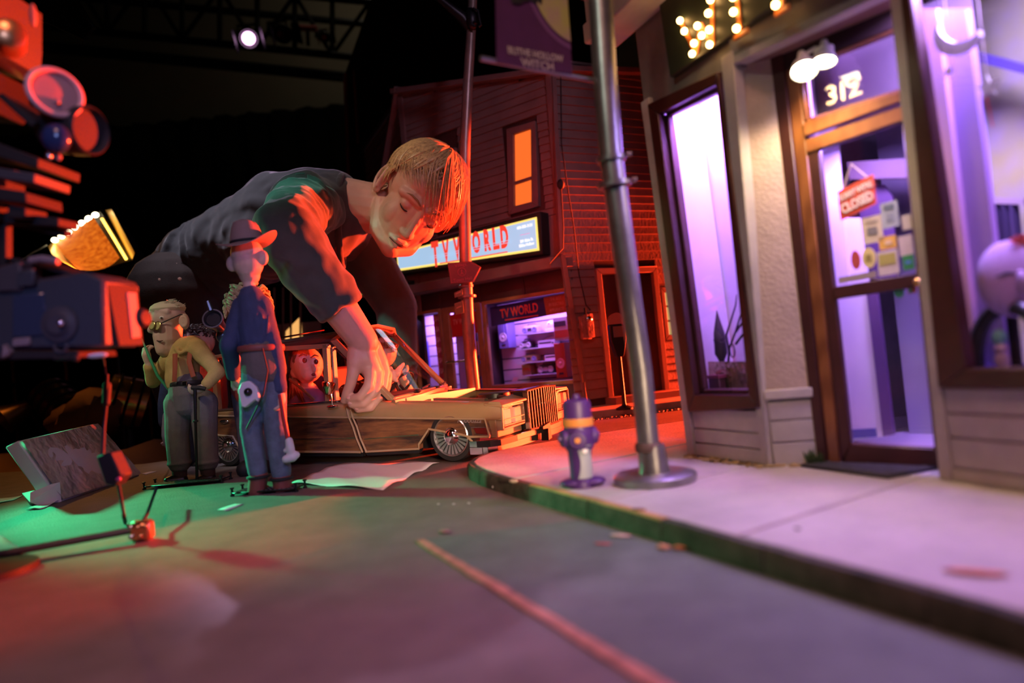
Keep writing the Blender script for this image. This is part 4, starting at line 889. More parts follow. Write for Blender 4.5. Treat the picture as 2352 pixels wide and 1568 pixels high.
# front face
bx(K, (.596, .012, .034), (.613, .098, .0885)).build('nose_panel', tan, car, bevel=.002)
bx(K, (.596, .212, .034), (.610, B - .004, .0905)).build('nose_panel', tan, car, bevel=.002)
MB().prism([K.pt(.598, .004, .090), K.pt(.626, .012, .0855), K.pt(.628, .096, .0885), K.pt(.598, .10, .0965)], (0, 0, -.004)).build('nose_lip', tan, car, bevel=.001)
MB().prism([K.pt(.598, .21, .099), K.pt(.624, .216, .0955), K.pt(.622, B - .006, .0935), K.pt(.598, B - .004, .095)], (0, 0, -.004)).build('nose_lip', tan, car, bevel=.001)
X = Fx(K.pt(.614, 0, 0), K.y, -K.x, V((0, 0, 1)))             # front frame: x across, y inward
lens = mat('lamp_lens', (.75, .62, .5), .12, coat=.5)
for x0, x1, z0, z1 in ((.012, .092, .0455, .083), (.222, .284, .0485, .090)):
    hf = frame(X, [(x0, z0), (x1, z0 + .002), (x1, z1 + .001), (x0 + .003, z1)], [(x0 + .005, z0 + .0035), (x1 - .003, z0 + .0052), (x1 - .003, z1 - .0025), (x0 + .008, z1 - .0035)], -.010, .002, tan2, car, 'headlight_frame', bevel=.001)
    wd = (x1 - x0)
    for k in (0, 1):
        u0 = x0 + .011 + k * wd * .46; u1 = u0 + wd * .30
        bx(X, (u0, -.0075, z0 + .007), (u1, .004, z1 - .0055)).build('headlight', lens, car, bevel=.0012)
    for zz in (z0 + .0065, z0 + .0155):
        MB().tube([X.pt(x0 + .006, -.0095, zz), X.pt(x1 - .004, -.0095, zz + .001)], .0011, 6).build('lamp_bar', M['chrome'], hf)
    bx(X, (x0 + .006, .0005, z0 + .005), (x1 - .004, .002, z1 - .003)).build('recess', glr, hf)
# grille
gz0, gz1 = .036, .1005
gx0, gx1 = .099, .211
bx(X, (gx0, -.006, gz0), (gx1, .012, gz1 - .002)).build('grille_back', glr, car)
for k in range(13):
    x = gx0 + (gx1 - gx0) * k / 12; pk_ = .0035 * (1 - abs(k - 6) / 6)
    bx(X, (x - .0013, -.0155 - pk_, gz0), (x + .0013, -.006, gz1 + pk_ * .6)).build('grille_bar', M['chrome'], car, bevel=.0004)
MB().tube([X.pt(gx0 - .002, -.0145, gz1), X.pt(.155, -.018, gz1 + .003), X.pt(gx1 + .002, -.0145, gz1)], .0022, 8).tube([X.pt(gx0 - .002, -.0145, gz0), X.pt(.155, -.018, gz0 - .001), X.pt(gx1 + .002, -.0145, gz0)], .002, 8).build('grille_rail', M['chrome'], car)
MB().prism([X.pt(gx0, -.012, gz1 + .0005), X.pt(.155, -.0165, gz1 + .0035), X.pt(gx1, -.012, gz1 + .0005), X.pt(gx1, .02, gz1 + .002), X.pt(.155, .02, gz1 + .004), X.pt(gx0, .02, gz1 + .002)], (0, 0, -.003)).build('grille_cap', M['chrome'], car, bevel=.0006)
# bumper
def bump(z0, z1, off, m, name, bv=.002):
    pth = [(.582, -.004), (.606, -.006), (.617, .006), (.621, .15), (.615, B - .006), (.604, B + .006), (.582, B + .004)]
    r = [[K.pt(a + dx, b, z) for dx, z in ((off, z0), (off + .0, z1), (-.012, z1), (-.012, z0))] for a, b in pth]
    return MB().rings(r).build(name, m, car, bevel=bv)
bump(.012, .0235, -.002, M['chrome'], 'bumper'); bump(.0235, .0335, .003, M['chrome'], 'bumper')
for q in ([(.583, -.0055), (.608, -.008), (.6205, .004), (.623, .055)],): MB().rings([[K.pt(a + .0025, b - .0005, z) for z in (.0238, .0332)] + [K.pt(a - .001, b + .002, z) for z in (.0332, .0238)] for a, b in q]).build('bumper_rubber', glr, car)
for bb in (.148,):
    poly(X, [(bb - .018, .037), (bb + .014, .041), (bb + .016, .012), (bb + .0, .010), (bb + .002, .03), (bb - .018, .031)], -.022, -.008).build('overrider', glr, car, bevel=.001)
# wheels
def wheel(a, b, sg):
    c = K.pt(a, b, .0415); axn = -K.y * sg
    t = MB().lathe(c - axn * .012, axn, [(0, .033), (0, .0395), (.004, .0412), (.020, .0412), (.0245, .0392), (.0255, .0335), (.022, .0325), (.010, .032)], 40).build('tyre', rub, car)
    rm_ = MB().lathe(c - axn * .002, axn, [(.0, .0322), (.0155, .0325), (.0165, .0312), (.013, .0295), (.0050, .0290)], 40).build('rim', rimm, car)
    MB().lathe(c, axn, [(.004, .0305), (.0075, .030), (.0076, .002)], 32).build('rim_disc', glr, rm_)
    for k in range(24):
        q = 2 * math.pi * k / 24; f = aim(c, axn); d = f.v(math.cos(q), math.sin(q), 0); e = f.v(-math.sin(q), math.cos(q), 0)
        MB().prism([c + axn * .008 + d * .0135 - e * .0011, c + axn * .008 + d * .0135 + e * .0011, c + axn * .008 + d * .029 + e * .0024, c + axn * .008 + d * .029 - e * .0024], axn * .003).build('spoke', rimm, rm_)
    MB().lathe(c, axn, [(.006, .0142), (.0125, .0140), (.0135, .0125), (.0140, .0122), (.0175, .0095), (.0195, .005), (.020, .0004)], 28).build('hub_cap', M['chrome'], rm_)
wheel(.534, .014, 1); wheel(.014, .020, 1); wheel(.50, B - .014, -1); wheel(.0, B - .02, -1)
# cabin: windscreen frame, pillars, roof
sh = lambda b: -.25 * b
def cab(a, b, z): return K.pt(a + sh(b), b, z)
nb, nt_ = (.421, .008, .107), (.300, .016, .2195)
fbp, ftp = (.419, .282, .113), (.304, .274, .231)
top = [cab(nt_[0], .016, .2195), cab(.318, .05, .2375), cab(.326, .145, .2455), cab(.318, .24, .2415), cab(.304, .274, .231)]
base = [cab(.421, .008, .107), cab(.437, .075, .1115), cab(.441, .145, .1135), cab(.437, .215, .114), cab(.419, .282, .113)]
for q, nm in (([base[0], top[0]], 'front_pillar'), ([base[4], top[4]], 'front_pillar'), (top, 'windscreen_header'), (base, 'windscreen_base')):
    n_ = []
    for i, p in enumerate(q):
        n_.append([p + K.v(dx, dy, dz) for dx, dy, dz in ((.006, -.0035, -.002), (.006, .0035, .003), (-.006, .0035, .003), (-.006, -.0035, -.002))])
    MB().rings(n_).build(nm, tan, car, bevel=.0012)
MB().grid([[t.lerp(b_, k / 4) for k in range(5)] for t, b_ in zip(top, base)]).build('windscreen', pane_m, car, fix=False)
# dark rubber line inside near pillar
MB().tube([base[0] + K.v(-.010, -.002, 0), top[0] + K.v(-.010, -.002, -.002)], .0018, 6).build('pillar_seal', glr, car)
cowl = [cab(.432, .0, .1045), cab(.452, .075, .1085), cab(.462, .135, .1135), cab(.452, .215, .1125), cab(.432, .29, .1095)]
MB().rings([[b_ + V((0, 0, .001)), b_ + V((0, 0, -.006)), c_ + V((0, 0, -.0055)), c_ + V((0, 0, .0012))] for b_, c_ in zip(base, cowl)]).build('cowl', tan, car, bevel=.0008)
for b0, tip in ((.07, .145), (.17, .235)):
    q0 = cab(.446, b0, .1150); q1 = cab(.436, tip, .1195)
    wp = MB().tube([q0, q0.lerp(q1, .4) + V((0, 0, .002)), q1], [.0025, .0014, .001], 6).build('wiper_arm', glr, car)
    MB().tube([q0 + K.v(-.004, .02, .0035), q1 + K.v(-.006, .015, .0035)], .0015, 5).build('wiper_blade', glr, wp); MB().ell(q0, (.006, .009, .004), K, 10, 6).build('wiper_cap', glr, wp)
roofm = mat('unlit_roof', (.035, .022, .018), .6)  # dark colour carries the lack of light on the roof
rr_ = []
for i in range(9):
    t = i / 8; a_off = -.31 * t
    rr_.append([cab(p0, b0, z0 - .004 * math.sin(t * 1.5)) for p0, b0, z0 in ((.300 + a_off * .98, .016, .2195 - .004 * t), (.318 + a_off, .05, .2375), (.326 + a_off, .145, .2455), (.318 + a_off, .24, .2415), (.304 + a_off, .274, .231))])
rf_ = MB().grid(rr_).build('roof', roofm, car, fix=False); md = rf_.modifiers.new('t', 'SOLIDIFY'); md.thickness = .0035
MB().tube([cab(.27 - .033 * k, .035, .2405 - .0008 * k) for k in range(8)], .0016, 6).tube([cab(.27 - .033 * k, .235, .2475 - .0008 * k) for k in range(8)], .0016, 6).build('roof_rail', M['chrome'], car)
# near side window frames
def post(a0, z0, a1, z1, w_=.0045, m=tan, name='window_post', b0=.006, b1=.016): poly(K, [(a0 - w_, z0), (a0 + w_, z0), (a1 + w_, z1), (a1 - w_, z1)], b0, b1).build(name, m, car, bevel=.0008)
poly(K, [(.172, .2105), (.290, .2055), (.290, .2135), (.172, .2195)], .006, .016).build('window_rail', tan, car, bevel=.001)
poly(K, [(-.012, .2125), (.172, .2135), (.172, .222), (-.012, .219)], .008, .018).build('window_rail', tan, car, bevel=.001)
post(.2785, .110, .2830, .213, .0052); post(.297, .109, .299, .207, .0022, tan2, 'vent_post')
post(.170, .110, .172, .215); post(.085, .110, .088, .215); post(-.008, .11, -.006, .215, .006)
poly(K, [(-.016, .1095), (.33, .1085), (.33, .1125), (-.016, .1135)], .001, .018).build('window_sill', M['chrome'], car, bevel=.0008)
poly(K, [(.175, .112), (.274, .112), (.278, .206), (.176, .2105)], .010, .0106).build('side_glass', pane_m, car)
poly(K, [(.300, .112), (.405, .112), (.302, .205)], .010, .0106).build('vent_glass', pane_m, car)
poly(K, [(.002, .112), (.166, .112), (.168, .2135), (.004, .2135)], .010, .0106).build('side_glass', pane_m, car)
for a0, a1 in ((.17, .172), (.075, .078)): poly(K, [(a0 - .006 + sh(B), .110), (a0 + .006 + sh(B), .110), (a1 + .006 + sh(B), .234), (a1 - .006 + sh(B), .234)], B - .016, B - .006).build('window_post', tan, car)
poly(K, [(-.09, .105), (.36, .105), (.36, .112), (-.09, .112)], B - .018, B - .001).build('window_sill', tan, car)
MB().prism([K.pt(-.016, .004, .062), K.pt(-.016, B - .004, .062), K.pt(-.018, B - .004, .112), K.pt(-.018, .004, .112)], K.v(.006, 0, 0)).build('tail_panel', tan, car)
# interior
bx(K, (.02, .03, .055), (.40, B - .03, .06)).build('cabin_floor', seatm, car)
for b0, b1 in ((.03, .135), (.15, .26)):
    st = bx(K, (.17, b0, .06), (.27, b1, .092)).build('seat', seatm, car, bevel=.008, seg=2)
    poly(K, [(.15, .085), (.175, .085), (.155, .175), (.135, .175)], b0, b1).build('seat_back', seatm, st, bevel=.006, seg=2)
bx(K, (.02, .03, .06), (.09, B - .03, .092)).build('rear_seat', seatm, car, bevel=.008)
poly(K, [(.355, .06), (.40, .06), (.41, .112), (.37, .118)], .03, B - .09).build('dashboard', seatm, car, bevel=.003)
swc = K.pt(.295, .20, .125); sax = K.v(-.7, 0, .7); st = MB().torus(swc, sax, .033, .0028, 26, 6).cyl(swc, swc - sax * .06, .003, 8).build('steering_wheel', glr, car)
bx(K, (.43, .03, .06), (.434, B - .03, .106)).build('firewall', tan, car)
# bits in the open engine bay
bay = mat('bay_grey', (.16, .12, .10), .45, .4)
poly(K, [(.46, .083), (.565, .083), (.565, .088), (.46, .092)], .055, .07).build('bay_strut', tan, car)
poly(K, [(.44, .092), (.545, .086), (.545, .092), (.44, .099)], .10, .112).build('bay_strut', bay, car)
bx(K, (.50, .02, .075), (.515, .045, .0925)).build('bay_bracket', tan2, car, bevel=.001)
bx(K, (.535, .04, .062), (.58, .10, .082)).build('battery', bay, car, bevel=.001)
bx(K, (.47, .15, .062), (.57, .21, .088)).build('engine_block', bay, car, bevel=.003)
MB().lathe(K.pt(.52, .18, .088), (0, 0, 1), [(0, .03), (.008, .03), (.01, .026), (.011, .003)], 24).build('air_filter', glr, car)
MB().tube([K.pt(.585, .06, .078), K.pt(.575, .12, .09), K.pt(.54, .16, .09)], .004, 8).build('hose', glr, car)
# mirror
mq = K.pt(.299, -.004, .1105); mk = MB().ell(mq + V((0, 0, -.008)), (.0125, .006, .0032), K, 14, 8).build('mirror_base', M['chrome'], car)
MB().tube([mq + V((0, 0, -.006)), mq + K.v(.002, -.002, .003), mq + K.v(.0015, -.003, .014)], .0016, 8).build('mirror_stem', M['chrome'], mk)
cc = mq + K.v(-.003, -.004, .0235); MB().lathe(cc - K.v(.0, 0, .0105), (.12, 0, 1), [(0, .005), (.0005, .0058), (.003, .0068), (.012, .0105), (.021, .0118), (.0225, .0112), (.023, .009), (.0232, .001)], 22).build('mirror_cup', mat('orange_lit_chrome', (.85, .55, .35), .16, 1), mk)  # chrome cup, its orange reflected glow put into the colour
# ================================================================== the animator bending over the set
skin = mat('skin', (.62, .36, .27), .48, sub=.12, var=.05, scale=60, bump=.12, bscale=500, dist=.0006)
shirtm = mat('teal_lit_knit', (.032, .060, .060), .85, sheen=.3, bump=.35, bscale=900, scale=60, var=.08, dist=.0006)  # dark grey knit, the teal light on it put into the colour
vestm = mat('charcoal_knit', (.042, .042, .046), .9, sheen=.25, bump=.35, bscale=800, scale=60, var=.08, dist=.0006)
trouserm = mat('brown_trousers', (.035, .02, .015), .85, bump=.3, bscale=500, var=.1)
hairm = mat('blond_hair', (.52, .34, .15), .38, var=.28, scale=160, stretch=(1, 1, 1), spec=.6)
person = tag(MB().ell((0, 0, 0), (.01, .01, .01)).build('person', skin), 'woman with short blond hair and dark long sleeves bending over the model car', 'person')
def setmesh(o, mb):
    t = mb.build('t', skin); me = t.data; old = o.data; o.data = me; bpy.data.objects.remove(t); bpy.data.meshes.remove(old); me.name = o.name
# joints
HC = P(957, 459, 1.43)
Uh = V((.72, -.36, .60)).normalized(); Fh = V((.13, -.78, -.61)); Fh = (Fh - Uh * Fh.dot(Uh)).normalized(); Rh = Fh.cross(Uh)
hd = Fx(HC, Rh, Fh, Uh)                                # x: her right, y: forward, z: up
h = hd.pt
pel = V((-.752, 1.655, .432)); wai = V((-.645, 1.595, .473)); che = V((-.475, 1.505, .502)); upc = V((-.375, 1.47, .502))
shr = V((-.385, 1.365, .515)); elr = P(652, 528, 1.118); wrr = V((-.252, 1.163, .208))
shl = V((-.345, 1.585, .475)); ell_ = V((-.268, 1.63, .31)); wrl = V((-.272, 1.615, .085))
nk0 = V((-.352, 1.455, .525)); nk1 = h(0, -.035, -.055)
b = MB()
# torso and legs (mostly under the clothes), one continuous body
b.chain([(pel, .088), (wai, .076), (che, .084), (upc, .070)], 18)
b.chain([(upc, .05), (shr + V((0, .02, -.02)), .042), (elr, .040), (elr.lerp(wrr, .3), .041), (elr.lerp(wrr, .75), .0295), (wrr, .0255)], 16)
b.chain([(upc, .05), (shl, .042), (ell_, .040), (ell_.lerp(wrl, .3), .040), (wrl, .026)], 16)
for sy in (-.085, .085):
    hp = pel + V((-.02, sy, -.05)); kn = V((-.75, 1.71 + sy, .02)); an = V((-.80, 1.74 + sy, -.46))
    b.chain([(hp, .095), (kn, .062), (kn.lerp(an, .3), .06), (an, .04)], 14)
# neck and head
b.chain([(nk0, .060), (nk0.lerp(nk1, .5), .055), (nk1, .056)], 18)
b.ell(h(0, -.016, .030), (.0745, .094, .083), hd, 24, 16)
b.ell(h(0, .026, -.030), (.060, .062, .076), hd, 20, 14)
for s in (-1, 1):
    b.chain([(h(s * .052, -.005, -.052), .020), (h(s * .036, .040, -.085), .021), (h(0, .068, -.099), .0185)], 12)
    b.ell(h(s * .033, .046, -.034), (.027, .0295, .030), hd); b.ell(h(s * .031, .0645, .0005), (.0145, .0135, .0115), hd)
    b.chain([(h(s * .012, .0745, .019), .0105), (h(s * .034, .068, .021), .0105), (h(s * .05, .053, .015), .0105)], 10)
    b.chain([(h(s * .0105, .090, -.0435), .0066), (h(s * .004, .097, -.042), .0075)], 8)
    b.chain([(h(s * .020, .0755, -.0695), .0046), (h(s * .008, .0865, -.0665), .0064), (h(0, .0875, -.0675), .0064)], 8)
    b.chain([(h(s * .018, .0755, -.0735), .0046), (h(0, .0855, -.0785), .0070)], 8)
    # ear
    e = hd.pt(s * .073, -.020, -.008); ef = Fx(e, hd.v(0, 1, .25), hd.v(0, -.25, 1), hd.v(s, 0, 0))
    b.tube([ef.pt(.017 * math.cos(a) + (-.004 if abs(math.sin(a)) < .5 else 0), .030 * math.sin(a), .006 + .006 * abs(math.cos(a))) for a in (2 * math.pi * k / 18 for k in range(18))], .0045, 8, closed=True)
    b.ell(ef.pt(0, 0, .001), (.015, .027, .006), ef, 14, 8); b.ell(ef.pt(.008, -.026, .004), (.008, .009, .005), ef, 10, 6)
b.ell(h(0, .050, .052), (.054, .030, .036), hd)
b.chain([(h(0, .0765, .014), .0085), (h(0, .0865, -.012), .0082), (h(0, .0965, -.034), .0094), (h(0, .0995, -.040), .0094)], 12)
b.ell(h(0, .070, -.099), (.021, .017, .016), hd)
# right hand: pinching at the seam of the wing
def hp_(zx, zy, Y): return P(740 + zx * .12755, 760 + zy * .12755, Y)       # points read off the close-up of the hand
pal = [(hp_(690, 300, 1.165), .0225), (hp_(790, 520, 1.163), .0215), (hp_(880, 680, 1.166), .0185)]
b.chain([(wrr, .0250)] + pal, 16)
b.chain([(hp_(880, 300, 1.183), .0185), (hp_(1010, 600, 1.188), .0185), (hp_(1085, 760, 1.188), .0150)], 14)
b.chain([(hp_(640, 420, 1.158), .0185), (hp_(610, 580, 1.154), .0165)], 12)
b.chain([(hp_(850, 660, 1.158), .0120), (hp_(862, 850, 1.147), .0094), (hp_(840, 985, 1.141), .0090), (hp_(690, 1185, 1.141), .0082), (hp_(500, 1225, 1.149), .0070)], 12)
b.chain([(hp_(985, 730, 1.170), .0120), (hp_(992, 925, 1.159), .0096), (hp_(935, 1095, 1.152), .0091), (hp_(745, 1300, 1.148), .0083), (hp_(530, 1318, 1.151), .0070)], 12)
b.chain([(hp_(1100, 780, 1.184), .0120), (hp_(1095, 985, 1.173), .0094), (hp_(1040, 1150, 1.164), .0089), (hp_(870, 1372, 1.155), .0081), (hp_(650, 1408, 1.155), .0069)], 12)
b.chain([(hp_(1160, 790, 1.200), .0108), (hp_(1165, 980, 1.194), .0082), (hp_(1105, 1160, 1.184), .0078), (hp_(985, 1320, 1.174), .0072), (hp_(830, 1410, 1.169), .0062)], 12)
b.chain([(hp_(600, 540, 1.156), .0150), (hp_(555, 770, 1.148), .0108), (hp_(510, 960, 1.147), .0094), (hp_(440, 1140, 1.150), .0086), (hp_(395, 1250, 1.155), .0068)], 12)
for zx, zy, Y_ in ((862, 850, 1.140), (992, 925, 1.152), (1095, 985, 1.166)): b.ell(hp_(zx, zy, Y_ + .006), (.0088, .0088, .0100), None, 10, 8)
# left hand resting flat on the table behind the car
lh = V((-.262, 1.60, .03)); b.chain([(wrl, .026), (lh, .024)], 14)
for k, (dx_, dy_) in enumerate(((-.03, -.05), (0, -.06), (.025, -.055), (.045, -.04))):
    b.chain([(lh + V((dx_ * .4, -.015, 0)), .012), (lh + V((dx_, dy_ * .8, -.008)), .0092), (lh + V((dx_ * 1.3, dy_ * 1.4, -.020)), .008)], 8)
b.chain([(lh + V((-.012, .0, 0)), .013), (lh + V((-.055, -.012, -.012)), .010), (lh + V((-.07, -.028, -.020)), .008)], 8)
setmesh(person, b)
for t_, a_ in (('REMESH', None), ('SMOOTH', None)):
    md = person.modifiers.new(t_.lower(), t_)
    if t_ == 'REMESH': md.mode = 'VOXEL'; md.voxel_size = .0022; md.use_smooth_shade = True
    else: md.iterations = 4; md.factor = .5
nail = mat('nail', (.62, .36, .30), .25, coat=.4)
for zx, zy, Y_ in ((478, 1205, 1.1425), (508, 1298, 1.1445), (628, 1390, 1.1485), (400, 1225, 1.149)): MB().ell(hp_(zx, zy, Y_), (.0046, .0018, .0034), None, 10, 6).build('fingernail', nail, person)
# ---- clothes
b = MB()
b.chain([(pel + V((.015, 0, .008)), .104), (wai, .098), (che, .112), (upc + V((-.01, 0, .002)), .104)], 24)
b.ell(che + V((-.02, 0, -.035)), (.15, .12, .085), Fr((0, 0, 0), (.85, -.5)), 20, 12)
for sgn, sh_, q in ((1, shr, 0), (1, shl, 0)): b.chain([(upc, .085), (sh_ + V((-.01, 0, -.006)), .062)], 18)
dT = (upc - pel).normalized(); up_ = (V((0, 0, 1)) - dT * dT.z).normalized(); sd_ = dT.cross(up_)
for k, t in enumerate((.06, .16, .25, .36, .46, .55, .66)):             # folds across the back
    c = pel.lerp(upc, t); r0 = .112 if t < .1 else .104 + .006 * math.sin(t * 9)
    tw = .5 * math.sin(k * 1.7) * .3
    b.tube([c + dT * (.02 * math.sin(a * 1.3 + k) + tw * math.cos(a) * .05) + (up_ * math.sin(a) + sd_ * math.cos(a)) * r0 for a in (-.1 + 3.1 * j / 14 for j in range(15))], [.0035 + .0075 * math.sin(math.pi * j / 14) for j in range(15)], 8)
vest = b.blob('vest', vestm, person, .0045, 5, disp=.020, dsize=.06)
b = MB(); cuff = elr.lerp(wrr, .70)
fore = (wrr - elr).normalized()
b.chain([(shr + V((.01, .03, -.012)), .060), (shr.lerp(elr, .4), .057), (elr, .0505), (elr.lerp(cuff, .35), .0500), (elr.lerp(cuff, .75), .0455)], 20)
b.tube([elr.lerp(cuff, .6), elr.lerp(cuff, .8), cuff, cuff + fore * .002], [.047, .044, .0405, .0385], 24)
uv = (elr - shr).normalized()
for k, (t, r0, ph) in enumerate(((.25, .0585, 0), (.42, .0575, .8), (.58, .0560, -.4), (.74, .0540, .5), (.88, .0515, 0))):
    c = shr.lerp(elr, t); x_ = uv.cross(V((0, 0, 1))).normalized(); y_ = uv.cross(x_)
    b.tube([c + uv * (.018 * math.sin(a + ph)) + (x_ * math.cos(a) + y_ * math.sin(a)) * r0 for a in (1.4 + ph + 3.6 * j / 12 for j in range(13))], [.001 + .0035 * math.sin(math.pi * j / 12) for j in range(13)], 8)
for k, (t, ph) in enumerate(((.05, .4), (.2, 1.2), (.35, .2))):
    c = elr.lerp(cuff, t); x_ = fore.cross(V((0, 1, 0))).normalized(); y_ = fore.cross(x_)
    b.tube([c + fore * (.03 * math.sin(a * .8 + ph)) + (x_ * math.cos(a) + y_ * math.sin(a)) * (.0510 - .010 * t) for a in (2.6 + ph + 2.6 * j / 12 for j in range(13))], [.001 + .004 * math.sin(math.pi * j / 12) for j in range(13)], 8)
b.blob('right_sleeve', shirtm, person, .0036, 5, disp=.014, dsize=.045)
b = MB(); b.chain([(shl + V((0, -.01, 0)), .060), (shl.lerp(ell_, .5), .056), (ell_, .050), (ell_.lerp(wrl, .5), .044), (ell_.lerp(wrl, .9), .036)], 18)
for k in range(16):
    t = .25 + k * .10; c = shl.lerp(ell_, t) if t < 1 else ell_.lerp(wrl, t - 1); r0 = .057 - .010 * t
    b.tube([c + V((math.cos(a) * r0, math.sin(a) * r0, .004 * math.sin(a * 2 + k))) for a in (2 * math.pi * j / 14 for j in range(14))], [.0035 + .002 * math.sin(j + k) for j in range(14)], 6, closed=True)
b.blob('left_sleeve', shirtm, person, .0042, 2)
# hanging neckline: open collar edge and red lining seen under the chest
b = MB(); nd = (nk1 - nk0).normalized(); nu_ = (V((0, 0, 1)) - nd * nd.z).normalized(); ns_ = nd.cross(nu_)
b.tube([nk0 + nd * (.012 + .02 * (math.sin(a) < 0) * -math.sin(a)) + (nu_ * math.sin(a) * (.060 if math.sin(a) > 0 else .135) + ns_ * math.cos(a) * .068) for a in (2 * math.pi * j / 28 for j in range(28))], .0075, 8, closed=True)
b.blob('collar', vestm, person, .0035, 4)
lin = mat('red_lining', (.22, .03, .025), .8); rows = []
for j in range(15):
    a = math.pi + math.pi * j / 14
    p0 = nk0 + nd * (.010 - .02 * math.sin(a)) + nu_ * math.sin(a) * .132 + ns_ * math.cos(a) * .064
    p1 = nk0 - nd * .05 + nu_ * math.sin(a) * .085 + ns_ * math.cos(a) * .06
    rows.append([p0, p0.lerp(p1, .5), p1])
MB().grid(rows).build('neck_lining', lin, person, fix=False)
# trousers, belt, shoes
b = MB(); b.chain([(pel + V((-.02, 0, -.02)), .106), (pel + V((.03, -.0, -.015)), .100)], 20)
for sy in (-.085, .085):
    hp2 = pel + V((-.02, sy, -.05)); kn = V((-.75, 1.71 + sy, .02)); an = V((-.80, 1.74 + sy, -.46))
    b.chain([(hp2, .098), (kn, .070), (kn.lerp(an, .4), .070), (an, .064)], 16)
b.blob('trousers', trouserm, person, .006, 4, disp=.004, dsize=.06)
bc = pel.lerp(wai, .22); b = MB()
b.tube([bc + (up_ * math.sin(a) + sd_ * math.cos(a)) * .108 for a in (2 * math.pi * j / 36 for j in range(36))], .009, 8, closed=True, flat=.4).build('belt', mat('belt_leather', (.06, .035, .02), .5), person)
for sy in (-.085, .085):
    MB().chain([(V((-.80, 1.74 + sy, -.51)), .035), (V((-.68, 1.72 + sy, -.518)), .032)], 12).blob('shoe', M['black'], person, .006, 3)
# ---- face details
lash = mat('lash', (.03, .015, .01), .6); lipm = mat('lips', (.50, .17, .14), .38, sub=.1); browm = mat('brow', (.28, .15, .07), .7)
for s in (-1, 1):
    pth = [h(s * (.031 + .0125 * math.cos(a)), .0782 - .0062 * abs(math.cos(a)) ** 1.7 + .0004 - (.0035 if math.cos(a) > .6 else 0), -.0032 - .0048 * math.sin(a)) for a in (math.pi * j / 10 for j in range(11))]
    MB().tube(pth, [.0006 + .0011 * math.sin(math.pi * j / 10) for j in range(11)], 6).build('eyelash', lash, person)
    pth = [h(s * x, y, z) for x, y, z in ((.013, .0850, .020), (.024, .0825, .0255), (.038, .0765, .0265), (.049, .0655, .020))]
    MB().tube(pth, [.0018, .0022, .0019, .0008], 6).build('eyebrow', browm, person)
b = MB(); b.chain([(h(-.020, .0805, -.0705), .0018), (h(-.008, .0905, -.0675), .0034), (h(0, .0915, -.0688), .0032), (h(.008, .0905, -.0675), .0034), (h(.020, .0805, -.0705), .0018)], 8)
b.chain([(h(-.018, .0808, -.0732), .002), (h(0, .0902, -.0785), .0044), (h(.018, .0808, -.0732), .002)], 8)
b.blob('lips', lipm, person, .0012, 3)
MB().tube([h(s_ * .0215, .0795 + .0125 * math.cos(s_ * 1.35), -.0722) for s_ in (k / 6 - 1 for k in range(13))], .0008, 5).build('mouth_line', lash, person)
# ---- hair: a cap and combed locks falling forward and to the side
def hs(th, ph, r=1.):                                # th from crown axis, ph around it (0 = forward, + to her right)
    ax0 = V((0, -.28, .96)); f = aim((0, 0, 0), ax0, (0, 1, 0)); d = f.v(math.cos(ph) * math.sin(th), -math.sin(ph) * math.sin(th), math.cos(th))
    q = 1 / math.sqrt((d.x / .0790) ** 2 + (d.y / .0985) ** 2 + (d.z / .0880) ** 2)
    return h(d.x * q * r, -.016 + d.y * q * r, .030 + d.z * q * r)
def lim(ph):                                          # how far the hair reaches round the head
    a = abs(ph)
    return 1.30 + .12 * math.sin(ph * 2) if a < .8 else (1.34 + (a - .8) * .52 if a < 1.6 else 1.76 + (a - 1.6) * .22)
b = MB(); rows = []
for i in range(15):
    rows.append([hs(max(.01, lim((math.pi * 2 * j / 40 + math.pi) % (2 * math.pi) - math.pi) * .93 * i / 14), 2 * math.pi * j / 40, .985) for j in range(41)])
b.grid(rows)
for k in range(560):
    ph0 = R.uniform(-math.pi, math.pi); t0 = R.uniform(.02, .75) * (1 if R.random() < .75 else 1.3); rr = R.uniform(.995, 1.07)
    e = lim(ph0) * R.uniform(.88, 1.10); w0 = R.uniform(.0016, .0042); n = 9; pth = []; sw_ = R.uniform(-.15, .15) + (.30 if abs(ph0) < 1.2 else 0)
    for j in range(n):
        u = j / (n - 1); th = t0 + (max(e, t0 + .25) - t0) * u
        pth.append(hs(th, ph0 + sw_ * u * u, rr * (1 + .035 * math.sin(u * 3.0) + .02 * u * R.random())))
    b.tube(pth, [w0 * (.35 + .9 * math.sin(math.pi * min(1, .25 + u_ / n * .8))) * (1 - (u_ / (n - 1)) ** 3 * .85) for u_ in range(n)], 5, flat=.6)
for k in range(70):                                   # fringe swept across the brow and hanging past the temple
    ph0 = R.uniform(-1.15, .55); pth = []; drop = R.uniform(.2, .62); r0 = R.uniform(1.02, 1.10)
    for j in range(10):
        u = j / 9; q = hs(.45 + (1.02 + drop) * u, ph0 - .5 * u * u, r0 + .02 * math.sin(u * 3)); pth.append(q + V((0, -.002, -.016 * u ** 3)))
    b.tube(pth, [.0022 * (1 - (u_ / 9) ** 2 * .85) + .0003 for u_ in range(10)], 5, flat=.6)
for k in range(150):                                  # long side locks combed from the crown across the temple
    ph0 = R.uniform(.9, 2.3); e_ph = ph0 - R.uniform(.75, 1.25); pth = []; r0 = R.uniform(1.01, 1.085); e_th = R.uniform(1.35, 1.72)
    for j in range(10):
        u = j / 9; pth.append(hs(.22 + (e_th - .22) * u, ph0 + (e_ph - ph0) * u ** 1.5, r0 + .022 * math.sin(u * 3)))
    b.tube(pth, [(.0016 + .0016 * math.sin(math.pi * u_ / 9)) * (1 - (u_ / 9) ** 3 * .85) for u_ in range(10)], 5, flat=.55)
